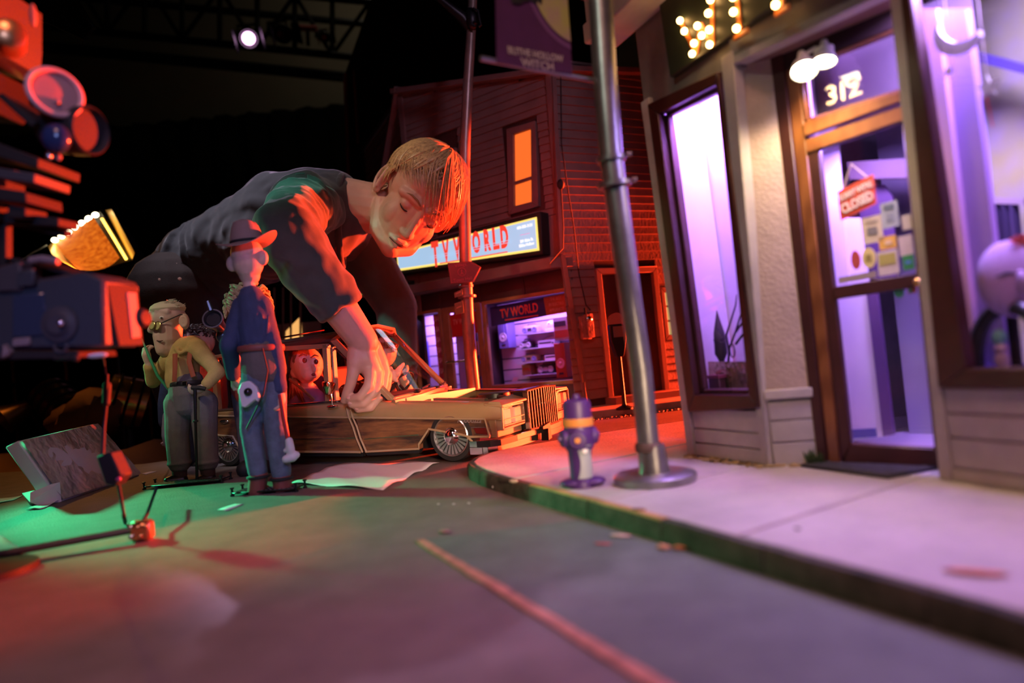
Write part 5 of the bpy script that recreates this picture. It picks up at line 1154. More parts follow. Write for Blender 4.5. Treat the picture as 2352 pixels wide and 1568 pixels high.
for k in range(70):                                   # waves tucked behind and below the ear
    ph0 = R.uniform(1.75, 2.9); pth = []; r0 = R.uniform(1.0, 1.07)
    for j in range(9):
        u = j / 8; pth.append(hs(.5 + 1.42 * u, ph0 + .16 * math.sin(u * 5 + k), r0 + .02 * math.sin(u * 3)))
    b.tube(pth, [.0026 * (1 - (u_ / 8) ** 3 * .8) for u_ in range(9)], 5, flat=.55)
for k in range(60):                                   # tufts by the ears and the nape
    s = 1 if k % 3 else -1; q0 = hs(1.45 + R.uniform(0, .25), s * (1.25 + R.uniform(0, .5)), 1.02); d = hd.v(s * R.uniform(-.004, .006), R.uniform(-.022, .012), -R.uniform(.016, .042))
    b.tube([q0, q0 + d * .5 + hd.v(s * .004, 0, 0), q0 + d], [.0026, .0022, .0004], 5, flat=.6)
for k in range(40):                                   # flyaway hairs
    ph0 = R.uniform(-3.1, 3.1); th = R.uniform(.1, 1.2); q0 = hs(th, ph0, 1.04); q1 = hs(th + R.uniform(.1, .35), ph0 + R.uniform(-.4, .4), R.uniform(1.1, 1.2)); b.tube([q0, (q0 + q1) / 2 + hd.v(0, 0, .004), q1], [.0004, .0004, .00015], 3)
b.build('hair', hairm, person, fix=False)
# parting tuft in front of the ear
# ================================================================== puppets
def pm(n, c, r=.75, **k): return mat(n, c, r, **k)
psk = pm('puppet_skin', (.58, .42, .34), .55, sub=.05, bump=.1, bscale=600, var=.04, scale=80)
denim = pm('denim', (.115, .15, .22), .85, bump=.5, bscale=900, var=.18, scale=90)
navy = pm('navy_twill', (.035, .055, .125), .85, bump=.4, bscale=800, var=.12, scale=60)
khaki = pm('grey_khaki', (.125, .11, .10), .85, bump=.4, bscale=800, var=.1, scale=60)
eyew = mat('eye_white', (.75, .72, .66), .2, coat=.5); iris = mat('iris', (.08, .04, .03), .2, coat=.5)
Pp = lambda x, y, Y: P(x, y, Y)
def hand(b, wr, dirv, side_, s=.010, curl=.6):
    """small puppet hand: palm, four fingers and a thumb"""
    d = V(dirv).normalized(); e = V(side_); e = (e - d * e.dot(d)).normalized(); n_ = d.cross(e)
    b.chain([(wr, s * .62), (wr + d * s * 1.1, s * .72)], 10)
    for k in range(4):
        o = e * s * (-.6 + .4 * k); L = s * (1.15, 1.3, 1.25, .95)[k]
        p0 = wr + d * s * 1.4 + o; p1 = p0 + d * L * .6 + n_ * s * curl * .25; p2 = p1 + d * L * (.6 - curl * .4) + n_ * s * curl * .8
        b.chain([(p0, s * .27), (p1, s * .25), (p2, s * .21)], 8)
    p0 = wr + d * s * .5 - e * s * .6; b.chain([(p0, s * .3), (p0 + d * s * .7 - e * s * .35 + n_ * s * .3, s * .26), (p0 + d * s * 1.2 - e * s * .3 + n_ * s * .6, s * .21)], 8)
# ------------------------------------------------ tall lawman-like puppet with a hat, seen from behind
Y = .955; hp0 = G(608, 1132); Y = hp0.y
q = lambda x, y, dy=0.: P(x, y, Y + dy)
body = MB()
pu = tag(body.chain([(q(605, 850), .022), (q(582, 720), .018), (q(574, 665), .010)], 12).chain([(q(576, 680), .0078), (q(571, 645), .0085), (q(569, 620, -.004), .013)], 12)
     .ell(q(570, 600), (.0215, .020, .026), None, 18, 12).ell(q(573, 628, .003), (.015, .015, .018), None, 14, 10).ell(q(567, 580), (.0225, .021, .02), None, 16, 10)
     .build('puppet', psk), 'tall hatted puppet in navy jacket seen from behind, holding a hammer', 'puppet')
def wrap(o, b, vox=.0016, it=4):
    t = b.build('t', o.data.materials[0]); old = o.data; o.data = t.data; bpy.data.objects.remove(t); o.data.name = o.name
    md = o.modifiers.new('remesh', 'REMESH'); md.mode = 'VOXEL'; md.voxel_size = vox; md.use_smooth_shade = True
    md = o.modifiers.new('smooth', 'SMOOTH'); md.iterations = it; md.factor = .5
for s, (ex, ey) in ((-1, (533, 606)), (1, (603, 592))):
    body.ell(q(ex, ey, -.002), (.0085, .006, .0115), None, 12, 8)
sh_l, el_l, wr_l = q(556, 705), q(526, 792, -.01), q(538, 868, .03)
sh_r, el_r, wr_r = q(600, 700), q(628, 800, -.008), q(643, 900, -.006)
body.chain([(sh_l, .010), (el_l, .009), (wr_l, .007)], 10).chain([(sh_r, .010), (el_r, .009), (wr_r, .0068)], 10)
hand(body, wr_r, (.05, -.1, -1), (.3, -1, 0), .0105, .8); hand(body, wr_l, (.2, .6, -.6), (1, 0, 0), .010, .7)
for l in (((580, 872), (577, 985), (592, 1090)), ((625, 872), (634, 990), (646, 1096))): body.chain([(q(*l[0]), .014), (q(*l[1]), .012), (q(*l[2]), .009)], 10)
wrap(pu, body)
b = MB().chain([(q(600, 790), .0275), (q(590, 745), .0265), (q(578, 690), .0200), (q(575, 672), .0125)], 16)
b.chain([(sh_l, .0150), (sh_l.lerp(el_l, .6), .0125), (el_l, .0128), (el_l.lerp(wr_l, .9), .0098)], 14).chain([(sh_r, .0150), (el_r, .0128), (el_r.lerp(wr_r, .9), .0112)], 14)
b.torus(q(576, 668), V((.08, 0, 1)), .0105, .0042, 18, 8)
for k in range(5): b.tube([q(560 + 14 * k + j * (2 - k) * .5, 720 + j * 12, -.0235 + .002 * abs(k - 2)) for j in range(5)], [.0008, .0024, .0028, .0022, .0008], 6)
b.blob('jacket', navy, pu, .0019, 3, disp=.0018, dsize=.018)
b = MB().chain([(q(606, 825), .0265), (q(603, 862), .0285), (q(602, 880), .0255)], 16)
for l in (((582, 880), (577, 985), (585, 1040), (592, 1082)), ((626, 880), (634, 990), (640, 1040), (646, 1086))):
    b.chain([(q(*l[0]), .0195), (q(*l[1]), .0150), (q(*l[2]), .0142), (q(*l[3]), .0138)], 14)
    for k in range(4):
        c = q(l[1][0] + 2, l[1][1] - 16 + k * 10); b.torus(c, (.1, .2 * (-1) ** k, 1), .0140, .0014, 14, 6)
b.blob('trousers', denim, pu, .0018, 3, disp=.0015, dsize=.02)
b = MB().chain([(q(601, 800), .0285), (q(607, 850), .0305)], 18); b.blob('jacket_skirt', khaki, pu, .0019, 4)
bc = q(600, 800); MB().tube([bc + V((math.cos(a) * .0305, math.sin(a) * .0305, -.001 * math.cos(a))) for a in (2 * math.pi * k / 28 for k in range(28))], .0044, 8, closed=True, flat=.35).build('belt', pm('belt_red', (.22, .06, .045), .55), pu)
# hat
hatm = pm('hat_felt', (.24, .17, .15), .8, bump=.3, bscale=700); hc = q(568, 557); haf = aim(hc, V((-.04, -.10, 1)), (1, 0, .1))
hat = MB()
rows = []
for i in range(5):
    r = .021 + .021 * i / 4
    rows.append([haf.pt(r * math.cos(a) * 1.0, r * math.sin(a) * .95, .0006 + .0095 * (i / 4) ** 2 * (math.cos(a) ** 2) * (1.2 if math.cos(a) > 0 else .35) - .006 * (i / 4) * (math.sin(a) ** 2)) for a in (2 * math.pi * k / 40 for k in range(40))])
rows2 = [[p - haf.z * .0014 for p in r] for r in rows[::-1]]
hat.rings(rows + rows2, cap=False, closed=True)
ho = hat.build('hat_brim', hatm, pu)
cr = [[haf.pt(r * math.cos(a), r * math.sin(a) * .95, z - (.0065 * math.exp(-(math.sin(a) * r / .007) ** 2) if k_ >= 3 else 0)) for a in (2 * math.pi * k / 32 for k in range(32))] for k_, (z, r) in enumerate(((-.001, .0225), (.010, .0218), (.022, .0185), (.030, .0155), (.0325, .011), (.032, .005), (.0315, .0005)))]
MB().rings(cr).build('hat_crown', hatm, pu)
MB().torus(haf.pt(0, 0, .0025), haf.z, .0224, .0016, 32, 6).build('hat_band', M['black'], pu)
# boots, rig plate, bracket, hammer
boot = pm('boot_red', (.20, .05, .04), .6)
for x, y, x2, y2 in ((594, 1092, 590, 1126), (647, 1096, 650, 1124)):
    MB().chain([(q(x, y), .0135), (q(x2, y2), .0125)], 12).chain([(q(x2 - 2, y2, 0), .012), (q(x2 + 16, y2 + 2, .022), .0105)], 12).blob('boot', boot, pu, .0018, 3)
    MB().torus(q(x, y + 2), (0, 0, 1), .0142, .0022, 16, 6).build('boot_tie', M['black'], pu)
wb = pm('white_resin', (.62, .62, .66), .45); fb_ = Fr(q(570, 905, -.0295), (1, .05))
pts = [fb_.px(*p) for p in ((548, 895), (556, 878), (574, 874), (590, 888), (598, 906), (595, 924), (588, 918), (566, 936), (556, 934))]
poly(fb_, pts, -.004, .005).build('hip_bracket', wb, pu, bevel=.0015)
MB().ell(q(570, 900, -.0335), (.0058, .0058, .0058), None, 14, 8).build('bracket_socket', mat('black_ball', (.01, .01, .012), .1), pu)
MB().tube([q(603, 800, -.03), q(615, 850, -.033), q(605, 905, -.032), q(566, 985, -.022)], .0011, 6).build('rig_wire', M['black'], pu)
hm = thing('hammer', q(660, 1000, -.01), 'red handled hammer with pale head hanging from the hatted puppet hand', 'hammer')
MB().tube([q(643, 905, -.016), q(652, 960, -.016), q(663, 1015, -.016)], [.003, .0034, .003], 10).build('handle', pm('handle_red', (.35, .03, .03), .45), hm)
MB().chain([(q(664, 1012, -.016), .0055), (q(667, 1030, -.016), .0062), (q(670, 1042, -.016), .0050)], 12).chain([(q(656, 1034, -.016), .0035), (q(668, 1032, -.016), .0042)], 10).chain([(q(657, 1054, -.018), .0058), (q(672, 1050, -.016), .0064), (q(681, 1044, -.014), .0050)], 12).blob('head', wb, hm, .0014, 2)
def rigplate(c, lab, L=.092, W=.034, rot=-.15):
    r = thing('rig_plate', c, lab, 'rig plate', 'rig plates under the puppets'); f = Fr(c, (math.cos(rot), math.sin(rot)))
    o = bx(f, (-L / 2, -W / 2, .0035), (L / 2, W / 2, .0055)).build('plate', M['blacksteel'], r, bevel=.0005)
    b = MB()
    for i in range(14):
        for j in range(4): b.lathe(f.pt(-L / 2 + L * (i + .5) / 14, -W / 2 + W * (j + .5) / 4, .0054), (0, 0, 1), [(0, .0019), (.0005, .0019), (.0006, .0009)], 8)
    b.build('hole_rims', M['steel'], o); 
    for i, j in ((-1, -1), (1, -1), (-1, 1), (1, 1)):
        p = f.pt(i * L * .52, j * W * .4, 0); MB().lathe(p, (0, 0, 1), [(0, .003), (.0025, .003), (.003, .0016), (.010, .0016), (.0105, .003), (.012, .003), (.0125, .0005)], 10).build('levelling_screw', M['blacksteel'], r)
    return r
rigplate(G(618, 1130), 'black perforated rig plate under the hatted puppet')
# ------------------------------------------------ old puppet with spectacles and cane
o0 = G(437, 1104); Y = o0.y + .002
cloth_y = pm('mustard_shirt', (.48, .36, .13), .85, bump=.4, bscale=700, var=.1, scale=50)
body = MB()
op = tag(body.chain([(q(388, 745), .0225), (q(390, 775), .0200), (q(388, 796), .0150)], 14)
     .ell(q(387, 728), (.0290, .025, .0215), None, 18, 12).ell(q(384, 712), (.0285, .024, .0135), None, 16, 10)
     .build('puppet', psk), 'old puppet with spectacles and long chin leaning on a cane', 'puppet')
body.chain([(q(372, 770, -.004), .0150), (q(374, 802, -.006), .0120), (q(380, 806, -.004), .0110)], 12)
body.chain([(q(357, 742, -.012), .0048), (q(349, 752, -.013), .0056), (q(346, 758, -.013), .0058)], 10)
body.chain([(q(348, 718, -.008), .0055), (q(365, 712, -.016), .0075), (q(385, 716, -.020), .006)], 10)
body.chain([(q(398, 790, .002), .0150), (q(413, 812, .004), .0145)], 12)
ear = q(424, 738, -.018); body.ell(ear, (.0085, .0055, .0145), None, 14, 10).torus(ear + V((0, -.003, 0)), (0, -1, 0), .0085, .0030, 16, 8, .7)
body.chain([(q(420, 830), .0230), (q(425, 905), .0240)], 14)
aL = (q(388, 826, .01), q(352, 875, .015), q(343, 838, -.005)); aR = (q(455, 800, -.012), q(500, 855, -.024), q(470, 888, -.036))
for a in (aL, aR): body.chain([(a[0], .0105), (a[1], .0098), (a[2], .0072)], 10)
hand(body, q(340, 830, -.006), (-.1, -.15, 1), (.9, -.4, 0), .0108, 1.1); hand(body, q(468, 890, -.036), (-.85, -.35, -.15), (0, -.5, .8), .0098, 1.1)
for l in (((405, 920), (408, 1010), (410, 1090)), ((470, 920), (472, 1010), (474, 1085))): body.chain([(q(*l[0]), .015), (q(*l[1]), .012), (q(*l[2]), .0085)], 10)
wrap(op, body, .0016, 4)
b = MB().chain([(q(418, 872), .0270), (q(420, 835), .0270), (q(428, 805, .004), .0250), (q(440, 796, -.002), .0200)], 16)
b.chain([(q(392, 822, .008), .016), (q(370, 850, .012), .0135), (aL[1], .0125), (aL[1].lerp(aL[2], .85), .0108)], 14).chain([(q(452, 800, -.012), .0175), (q(478, 828, -.018), .0135), (aR[1], .0122), (aR[1].lerp(aR[2], .8), .0098)], 14)
b.tube([q(402, 800, -.02), q(415, 812, -.026), q(428, 805, -.024), q(435, 795, -.02)], [.003, .004, .0045, .003], 8)
b.blob('shirt', cloth_y, op, .0019, 3, disp=.0016, dsize=.016)
for pts in (((438, 798, -.022), (434, 830, -.030), (444, 865, -.030)), ((402, 812, -.032), (402, 845, -.038), (400, 876, -.036))): MB().tube([q(*p) for p in pts], .0042, 8, flat=.3).build('suspender', pm('suspender_rust', (.32, .07, .03), .7), op)
otr = pm('grey_trousers', (.135, .125, .13), .85, bump=.4, bscale=800, var=.1, scale=70)
b = MB().chain([(q(428, 880), .0285), (q(432, 905), .0315), (q(436, 925), .0285)], 16)
for l in (((410, 925), (407, 1000), (412, 1062)), ((468, 925), (472, 1000), (476, 1060))):
    b.chain([(q(*l[0]), .0235), (q(*l[1]), .0195), (q(*l[2]), .0185)], 14); b.torus(q(l[2][0], l[2][1] + 1), (0, 0, 1), .0182, .0024, 18, 6)
b.blob('trousers', otr, op, .0019, 3, disp=.0013, dsize=.02)
MB().tube([q(431, 880) + V((math.cos(a) * .0295, math.sin(a) * .0290, 0)) for a in (2 * math.pi * k / 26 for k in range(26))], .0042, 8, closed=True, flat=.35).build('belt', pm('belt_black', (.02, .018, .018), .5), op)
bx(Fr(q(424, 881, -.031), (1, 0)), (-.004, -.0006, -.004), (.004, .001, .004)).build('belt_buckle', M['chrome'], op, bevel=.0005)
for (x, y), (x2, y2) in (((411, 1075), (398, 1104)), ((476, 1072), (466, 1104))):
    MB().chain([(q(x, y - 10), .0125), (q(x + 2, y + 18), .0118)], 12).build('sock', pm('sock_dark', (.035, .02, .02), .85), op)
    MB().chain([(q(x + 4, y + 27), .0125), (q(x2 - 4, y2, -.012), .0095), (q(x2 - 12, y2 + 1, -.018), .0075)], 12).blob('shoe', mat('black_leather', (.012, .011, .011), .3), op, .0018, 2)
# face: glasses, moustache lips, eyebrows, thin hair
gl = mat('gold_wire', (.5, .38, .14), .3, 1)
for x, y, dy in ((349, 747, -.022), (362, 748, -.024)):
    MB().torus(q(x, y, dy), V((-.5, -1, .2)), .0072, .0009, 20, 6).build('spectacle_rim', gl, op)
    MB().lathe(q(x, y, dy), V((-.5, -1, .2)), [(-.0003, .0066), (.0003, .0066)], 20).build('spectacle_lens', mat('lens_yellow', (.5, .5, .2), .08, coat=1) if x < 355 else bpy.data.materials['lens_yellow'], op)
MB().tube([q(366, 744, -.025), q(390, 733, -.027), q(415, 722, -.022), q(424, 724, -.020)], .0010, 6).build('spectacle_temple', M['black'], op)
for x, y, dy in ((373, 729, -.0215),): 
    e_ = MB().ell(q(x, y, dy), (.0058, .004, .0036), None, 12, 8).build('eye', eyew, op); MB().ell(q(x - 2, y + 1, dy - .0032), (.0022, .0015, .0022), None, 10, 6).build('iris', iris, e_)
MB().tube([q(360, 782, -.019), q(367, 784, -.021), q(374, 782, -.020)], [.0008, .0014, .0006], 6).build('mouth', pm('mouth_dark', (.06, .02, .02), .5), op)
oh = pm('old_hair', (.62, .56, .34), .8); b = MB()
for k in range(60):
    t = R.random(); x0_ = 352 + 62 * t; y0_ = 712 - 14 * math.sin(math.pi * t); p0 = q(x0_, y0_, R.uniform(-.02, .012)); b.tube([p0, p0 + V((R.uniform(.002, .01), R.uniform(-.003, .003), R.uniform(.001, .007))), p0 + V((R.uniform(.006, .018), R.uniform(-.004, .004), R.uniform(-.002, .008)))], [.0011, .0008, .0002], 4)
b.build('hair', oh, op)
hb_ = q(385, 709, 0); MB().ell(hb_, (.0300, .0255, .0135), None, 18, 8).build('hair_cap', oh, op)
cn = thing('cane', q(450, 1108, -.045), 'dark walking cane held by the old spectacled puppet', 'cane')
MB().tube([q(448, 892, -.046), q(449, 960, -.046), q(451, 1040, -.042), q(453, 1112, -.038)], [.0030, .0024, .0023, .0026], 8).build('shaft', M['blacksteel'], cn)
MB().tube([q(440, 890, -.046), q(458, 890, -.046), q(472, 893, -.044)], [.0034, .0040, .0034], 8).build('handle', M['black'], cn)
MB().torus(q(449, 967, -.046), (0, 0, 1), .0024, .0022, 12, 6).build('collar', M['black'], cn)
gs = MB().tube([q(325, 776, -.012), q(341, 815, -.016), q(362, 862, -.010), q(392, 900, .004), q(396, 915, .006)], [.0010, .0024, .0026, .0024, .0018], 8).build('green_rod', pm('green_paint', (.05, .42, .2), .4)); tag(gs, 'bright green rod gripped in the old puppet raised fist', 'rod')
rigplate(G(432, 1112), 'black perforated rig plate under the old puppet', .125, .04, -.05)
# ------------------------------------------------ stocky curly haired puppet behind the old one
c0_ = G(440, 1070); Y = c0_.y + .03
orc = pm('orange_coat', (.55, .07, .025), .8, bump=.4, bscale=600, var=.12, scale=50)
body = MB(); cp = tag(body.chain([(q(450, 800), .026), (q(450, 870), .045), (q(440, 930), .05)], 14).ell(q(452, 785), (.036, .036, .034), None, 18, 12).build('puppet', psk), 'stocky puppet with dark curls, orange coat and denim sleeve behind the old puppet', 'puppet')
body.ell(q(478, 798, -.012), (.007, .006, .011)); body.chain([(q(437, 790, -.034), .006), (q(434, 796, -.038), .0055)], 8)
armL = (q(392, 880, -.01), q(382, 940, -.012), q(381, 985, -.012)); body.chain([(armL[0], .014), (armL[1], .012), (armL[2], .009)], 10); hand(body, q(380, 985, -.012), (.1, 0, -1), (.2, -1, 0), .0125, .8)
armR = (q(488, 850, 0), q(503, 910, .0), q(495, 960, .01)); body.chain([(armR[0], .013), (armR[1], .012), (armR[2], .009)], 10); hand(body, armR[2], (-.1, .2, -1), (.2, 1, 0), .012, .8)
for x in (420, 470): body.chain([(q(x, 960), .028), (q(x, 1020), .024), (q(x, 1068), .016)], 12)
wrap(cp, body, .0024, 4)
b = MB().chain([(q(458, 845), .042), (q(462, 890), .050), (q(466, 930), .048)], 16).chain([(q(488, 860), .028), (q(494, 930), .026), (q(488, 975), .018)], 12); b.blob('coat', orc, cp, .003, 3, disp=.003, dsize=.03)
dn2 = pm('denim_blue', (.07, .13, .24), .85, bump=.5, bscale=700, var=.15, scale=70)
b = MB().chain([(q(394, 872, -.008), .020), (armL[1] + V((.001, 0, .01)), .017), (q(382, 968, -.012), .0155)], 14); b.blob('denim_sleeve', dn2, cp, .0024, 3)
b = MB().chain([(q(425, 960), .038), (q(422, 1020), .034), (q(426, 1052), .030)], 14).chain([(q(470, 960), .034), (q(470, 1020), .032), (q(468, 1052), .03)], 14); b.blob('jeans', dn2, cp, .003, 3)
b = MB().chain([(q(398, 955, -.012), .022), (q(400, 1000, -.012), .024), (q(408, 1035, -.010), .020)], 14); b.blob('apron_panel', pm('pale_cloth', (.45, .55, .52), .85), cp, .003, 3)
for x in (424, 470): MB().chain([(q(x, 1066), .018), (q(x - 12, 1070, -.03), .014)], 12).build('shoe', M['black'], cp)
b = MB()
for k in range(330):
    a, t = R.uniform(0, 6.28), R.uniform(.0, 1.0); x_, y_ = math.cos(a) * .036 * math.sqrt(t), math.sin(a) * .036 * math.sqrt(t); r = R.uniform(.0028, .0045)
    b.torus(q(451, 773) + V((x_, y_, .010 + .010 * (1 - t) + R.uniform(-.004, .004) - (.016 * (a > 5.6 or a < .4)) * R.random())), (R.uniform(-1, 1), R.uniform(-1, 1), R.uniform(-1, 1)), r, .0013, 7, 4)
b.build('curly_hair', pm('curls_dark', (.045, .022, .016), .6), cp)
for x, y, dy in ((448, 780, -.034), ): 
    e_ = MB().ell(q(x, y, dy), (.0082, .006, .0070), None, 14, 8).build('eye', eyew, cp); MB().ell(q(x - 2, y, dy - .0052), (.0034, .0022, .0034), None, 10, 6).build('iris', iris, e_)
MB().tube([q(437, 770, -.036), q(448, 766, -.038), q(459, 771, -.036)], [.0014, .0022, .0008], 6).build('eyebrow', M['black'], cp)
# ------------------------------------------------ blond curly puppet behind the hatted one, aiming a wide barrelled gun
Y = 1.20
bl = pm('blond_curls', (.46, .36, .2), .7); rdc = pm('red_coat', (.30, .03, .03), .8, bump=.4, bscale=600, var=.1, scale=50)
body = MB(); bp = tag(body.chain([(q(572, 745), .022), (q(575, 800), .03), (q(585, 880), .034)], 14).ell(q(571, 705), (.035, .034, .036), None, 18, 12).build('puppet', psk), 'puppet with curly blond hair and red coat hidden behind the hatted puppet', 'puppet')
for x in (570, 612): body.chain([(q(x, 900), .022), (q(x + 3, 985), .018), (q(x + 4, 1070), .014)], 12)
aR = (q(618, 790), q(634, 850), q(585, 860, -.035)); body.chain([(aR[0], .013), (aR[1], .012), (aR[2], .009)], 10); hand(body, aR[2], (-1, -.2, 0), (0, 0, 1), .011, 1.)
aL = (q(545, 790), q(528, 830, -.01), q(548, 838, -.045)); body.chain([(aL[0], .013), (aL[1], .012), (aL[2], .009)], 10); hand(body, aL[2], (.2, -.8, .2), (1, 0, .3), .011, 1.)
wrap(bp, body, .0024, 4)
b = MB().chain([(q(578, 775), .034), (q(585, 830), .040), (q(592, 890), .044)], 16).chain([(q(616, 785), .021), (q(634, 850), .017)], 12).chain([(q(545, 790), .02), (q(530, 828, -.01), .016)], 12); b.blob('coat', rdc, bp, .0028, 3, disp=.003, dsize=.03)
b = MB()
for x in (572, 612): b.chain([(q(x, 905), .03), (q(x + 3, 985), .023), (q(x + 4, 1058), .019)], 12)
b.blob('trousers', pm('plum_trousers', (.07, .05, .08), .85), bp, .0028, 3)
for x in (576, 616): MB().chain([(q(x, 1072), .018), (q(x - 14, 1078, -.03), .014)], 12).build('shoe', M['black'], bp)
b = MB()
for k in range(170):
    z_ = R.uniform(-.25, 1); a = R.uniform(0, 6.28); r_ = math.sqrt(max(0, 1 - z_ * z_)); c = q(571, 703) + V((math.cos(a) * r_ * .037, math.sin(a) * r_ * .036, z_ * .037)); u_ = V((-math.sin(a), math.cos(a), R.uniform(-.6, .6))).normalized(); w_ = V((0, 0, 1)) if abs(z_) < .8 else V((1, 0, 0))
    b.tube([c, c + u_ * .008 + w_ * .004, c + u_ * .015, c + u_ * .019 - w_ * .004], [.002, .0036, .0032, .001], 6)
b.build('hair', bl, bp)
gn = thing('blunderbuss', q(520, 765, -.06), 'old wide mouthed gun pointing out left of the hatted puppet', 'gun')
gm = mat('gun_steel', (.16, .19, .24), .32, .85); m0, m1 = q(489, 732, -.15), q(548, 800, -.01)
ga = (m1 - m0).normalized(); MB().lathe(m0, ga, [(.012, .0085), (.0, .0128), (-.002, .0134), (-.002, .0155), (.004, .0150), (.014, .0112), (.05, .0085), ((m1 - m0).length, .0085)], 26).build('barrel', gm, gn)
MB().cyl(m0 + ga * .003, m0 + ga * .02, .0105, 20).build('bore', M['black'], gn)
MB().chain([(m0.lerp(m1, .45) + V((-.004, 0, -.016)), .0065), (m1 + V((0, 0, -.012)), .009), (m1 + ga * .03 + V((.004, 0, -.012)), .012)], 12).build('stock', pm('gun_stock', (.28, .04, .02), .4), gn)
MB().tube([m0 + V((-.002, 0, .013)), m0 + V((-.006, .0, .028))], [.004, .003], 8).build('sight', gm, gn)
MB().ell(m0.lerp(m1, .36) + V((.004, -.01, -.01)), (.011, .010, .012), None, 14, 10).build('lock_plate', gm, gn)
# ------------------------------------------------ girl puppet in the car, driver beside her
Y = 1.285
hairb = pm('brown_hair', (.16, .06, .025), .5, var=.2, scale=120)
body = MB(); gp_ = tag(body.chain([(q(703, 945, .02), .030), (q(703, 905, .02), .026), (q(703, 880, .01), .013)], 14).ell(q(705, 838), (.0305, .029, .034), None, 18, 12).ell(q(712, 856, -.012), (.020, .018, .016), None, 14, 10).build('puppet', psk), 'wide eyed puppet with long brown hair seated at the car window', 'puppet')
body.chain([(q(719, 838, -.022), .0042), (q(724, 847, -.030), .0046), (q(723, 850, -.030), .0044)], 8); body.ell(q(676, 856, -.012), (.0075, .006, .0100)); body.chain([(q(716, 861, -.024), .006), (q(724, 861, -.024), .006)], 8)
body.chain([(q(680, 910, .0), .012), (q(672, 940, -.02), .010), (q(700, 950, -.03), .008)], 10); body.chain([(q(728, 910, .02), .012), (q(735, 940, .0), .010)], 10)
hand(body, q(700, 950, -.03), (1, -.1, .1), (0, -.2, 1), .009, .7); hand(body, q(735, 940, .0), (0, -1, -.2), (1, 0, 0), .009, .7)
body.chain([(q(690, 985, .02), .02), (q(725, 990, .0), .017)], 10); body.chain([(q(712, 985, .05), .02), (q(745, 990, .03), .017)], 10)
wrap(gp_, body, .0018, 4)
MB().chain([(q(703, 950, .02), .034), (q(703, 918, .018), .031)], 14).chain([(q(682, 912, 0), .0155), (q(674, 938, -.018), .013)], 12).chain([(q(727, 912, .02), .0155), (q(734, 936, .005), .013)], 12).blob('top', pm('violet_top', (.13, .09, .24), .8), gp_, .0024, 3)
for x, y, rx, dx_, dy in ((696, 829, .0098, 3.5, -.0225), (723, 832, .0078, 3, -.020)):
    e_ = MB().ell(q(x, y, dy), (rx, .0065, .0098), None, 16, 10).build('eye', eyew, gp_); MB().ell(q(x + dx_, y - 1.5, dy - .0055), (.0044, .0022, .0050), None, 12, 8).build('iris', mat('iris_brown', (.10, .025, .02), .2, coat=.5) if x < 700 else bpy.data.materials['iris_brown'], e_)
    MB().tube([q(x - 10, y - 11, dy - .005), q(x, y - 17, dy - .006), q(x + 9, y - 14, dy - .005)], [.0008, .0016, .0007], 6).build('eyebrow', hairb, gp_)
MB().ell(q(720, 860, -.030), (.0042, .002, .0028), None, 10, 6).build('mouth', pm('mouth_red', (.12, .015, .015), .4), gp_)
b = MB()
for k in range(120):
    a = R.uniform(-.2, 1.2) if k % 3 else R.uniform(1.2, 2.6); sx_ = R.uniform(-1, 1)
    p0 = q(705, 838) + V((-.004 + .010 * sx_, .004, .036)); p1 = q(685, 826, .0) + V((-.012 * a * .3, -.018 + .03 * a, R.uniform(-.006, .010))); p2 = q(677, 862, -.006 + .02 * a) + V((R.uniform(-.008, .004), 0, 0)); p3 = q(R.uniform(662, 700), R.uniform(905, 930), -.018 + .02 * a)
    b.tube([p0, p1, p2, p2.lerp(p3, .5), p3], [.0022, .0034, .003, .0026, .0006], 5)
b.ell(q(694, 830, .012), (.026, .024, .036))
b.build('hair', hairb, gp_)
MB().tube([q(664, 870, -.034), q(690, 890, -.044), q(722, 918, -.042)], .0030, 8, flat=.4).build('strap', pm('strap_brown', (.22, .09, .04), .6), gp_)
dp = K.pt(.245, .205, .09)
body = MB(); dv = tag(body.chain([(dp, .030), (dp + V((0, 0, .055)), .028)], 14).ell(dp + V((.01, 0, .105)), (.027, .027, .031)).build('puppet', psk), 'driver puppet in dark striped sleeves raising a hand behind the windscreen', 'puppet')
da = (dp + V((.0, -.03, .045)), q(792, 900, .02), P(860, 895, 1.27), P(893, 872, 1.26)); body.chain([(da[0], .012), (da[1], .011), (da[2], .010), (da[3], .009)], 10)
hw_ = P(893, 872, 1.26); body.chain([(hw_, .010), (P(903, 862, 1.255), .0115)], 10)
for (x, y), (x2, y2) in (((908, 856), (919, 842)), ((910, 862), (926, 836)), ((908, 866), (916, 860)), ((900, 868), (910, 874))): body.chain([(P(x, y, 1.252), .0045), (P((x + x2) / 2, (y + y2) / 2, 1.248), .0042), (P(x2, y2, 1.246), .0036)], 8)
body.chain([(P(899, 856, 1.25), .005), (P(897, 845, 1.245), .004)], 8)
da2 = (dp + V((.02, .03, .045)), dp + V((.05, .03, .02)), swc + V((0, .02, .02))); body.chain([(da2[0], .012), (da2[1], .011), (da2[2], .008)], 10); hand(body, da2[2], (.6, 0, .3), (0, 1, 0), .009, 1.)
wrap(dv, body, .0018, 3)
strp = pm('dark_stripe', (.035, .015, .018), .8); b = MB()
b.chain([(dp, .034), (dp + V((0, 0, .05)), .033), (dp + V((0, 0, .068)), .022)], 14)
for i in range(3):
    n_ = 5
    for k in range(n_): b.torus(da[i].lerp(da[i + 1], k / n_) if i < 2 else da[2].lerp(da[3], k / n_ * .5), (da[i + 1] - da[i]), .0135, .0022, 14, 6)
b.chain([(da[0], .0145), (da[1], .0138), (da[2], .0125)], 12); b.blob('striped_top', strp, dv, .0018, 1)
b = MB()
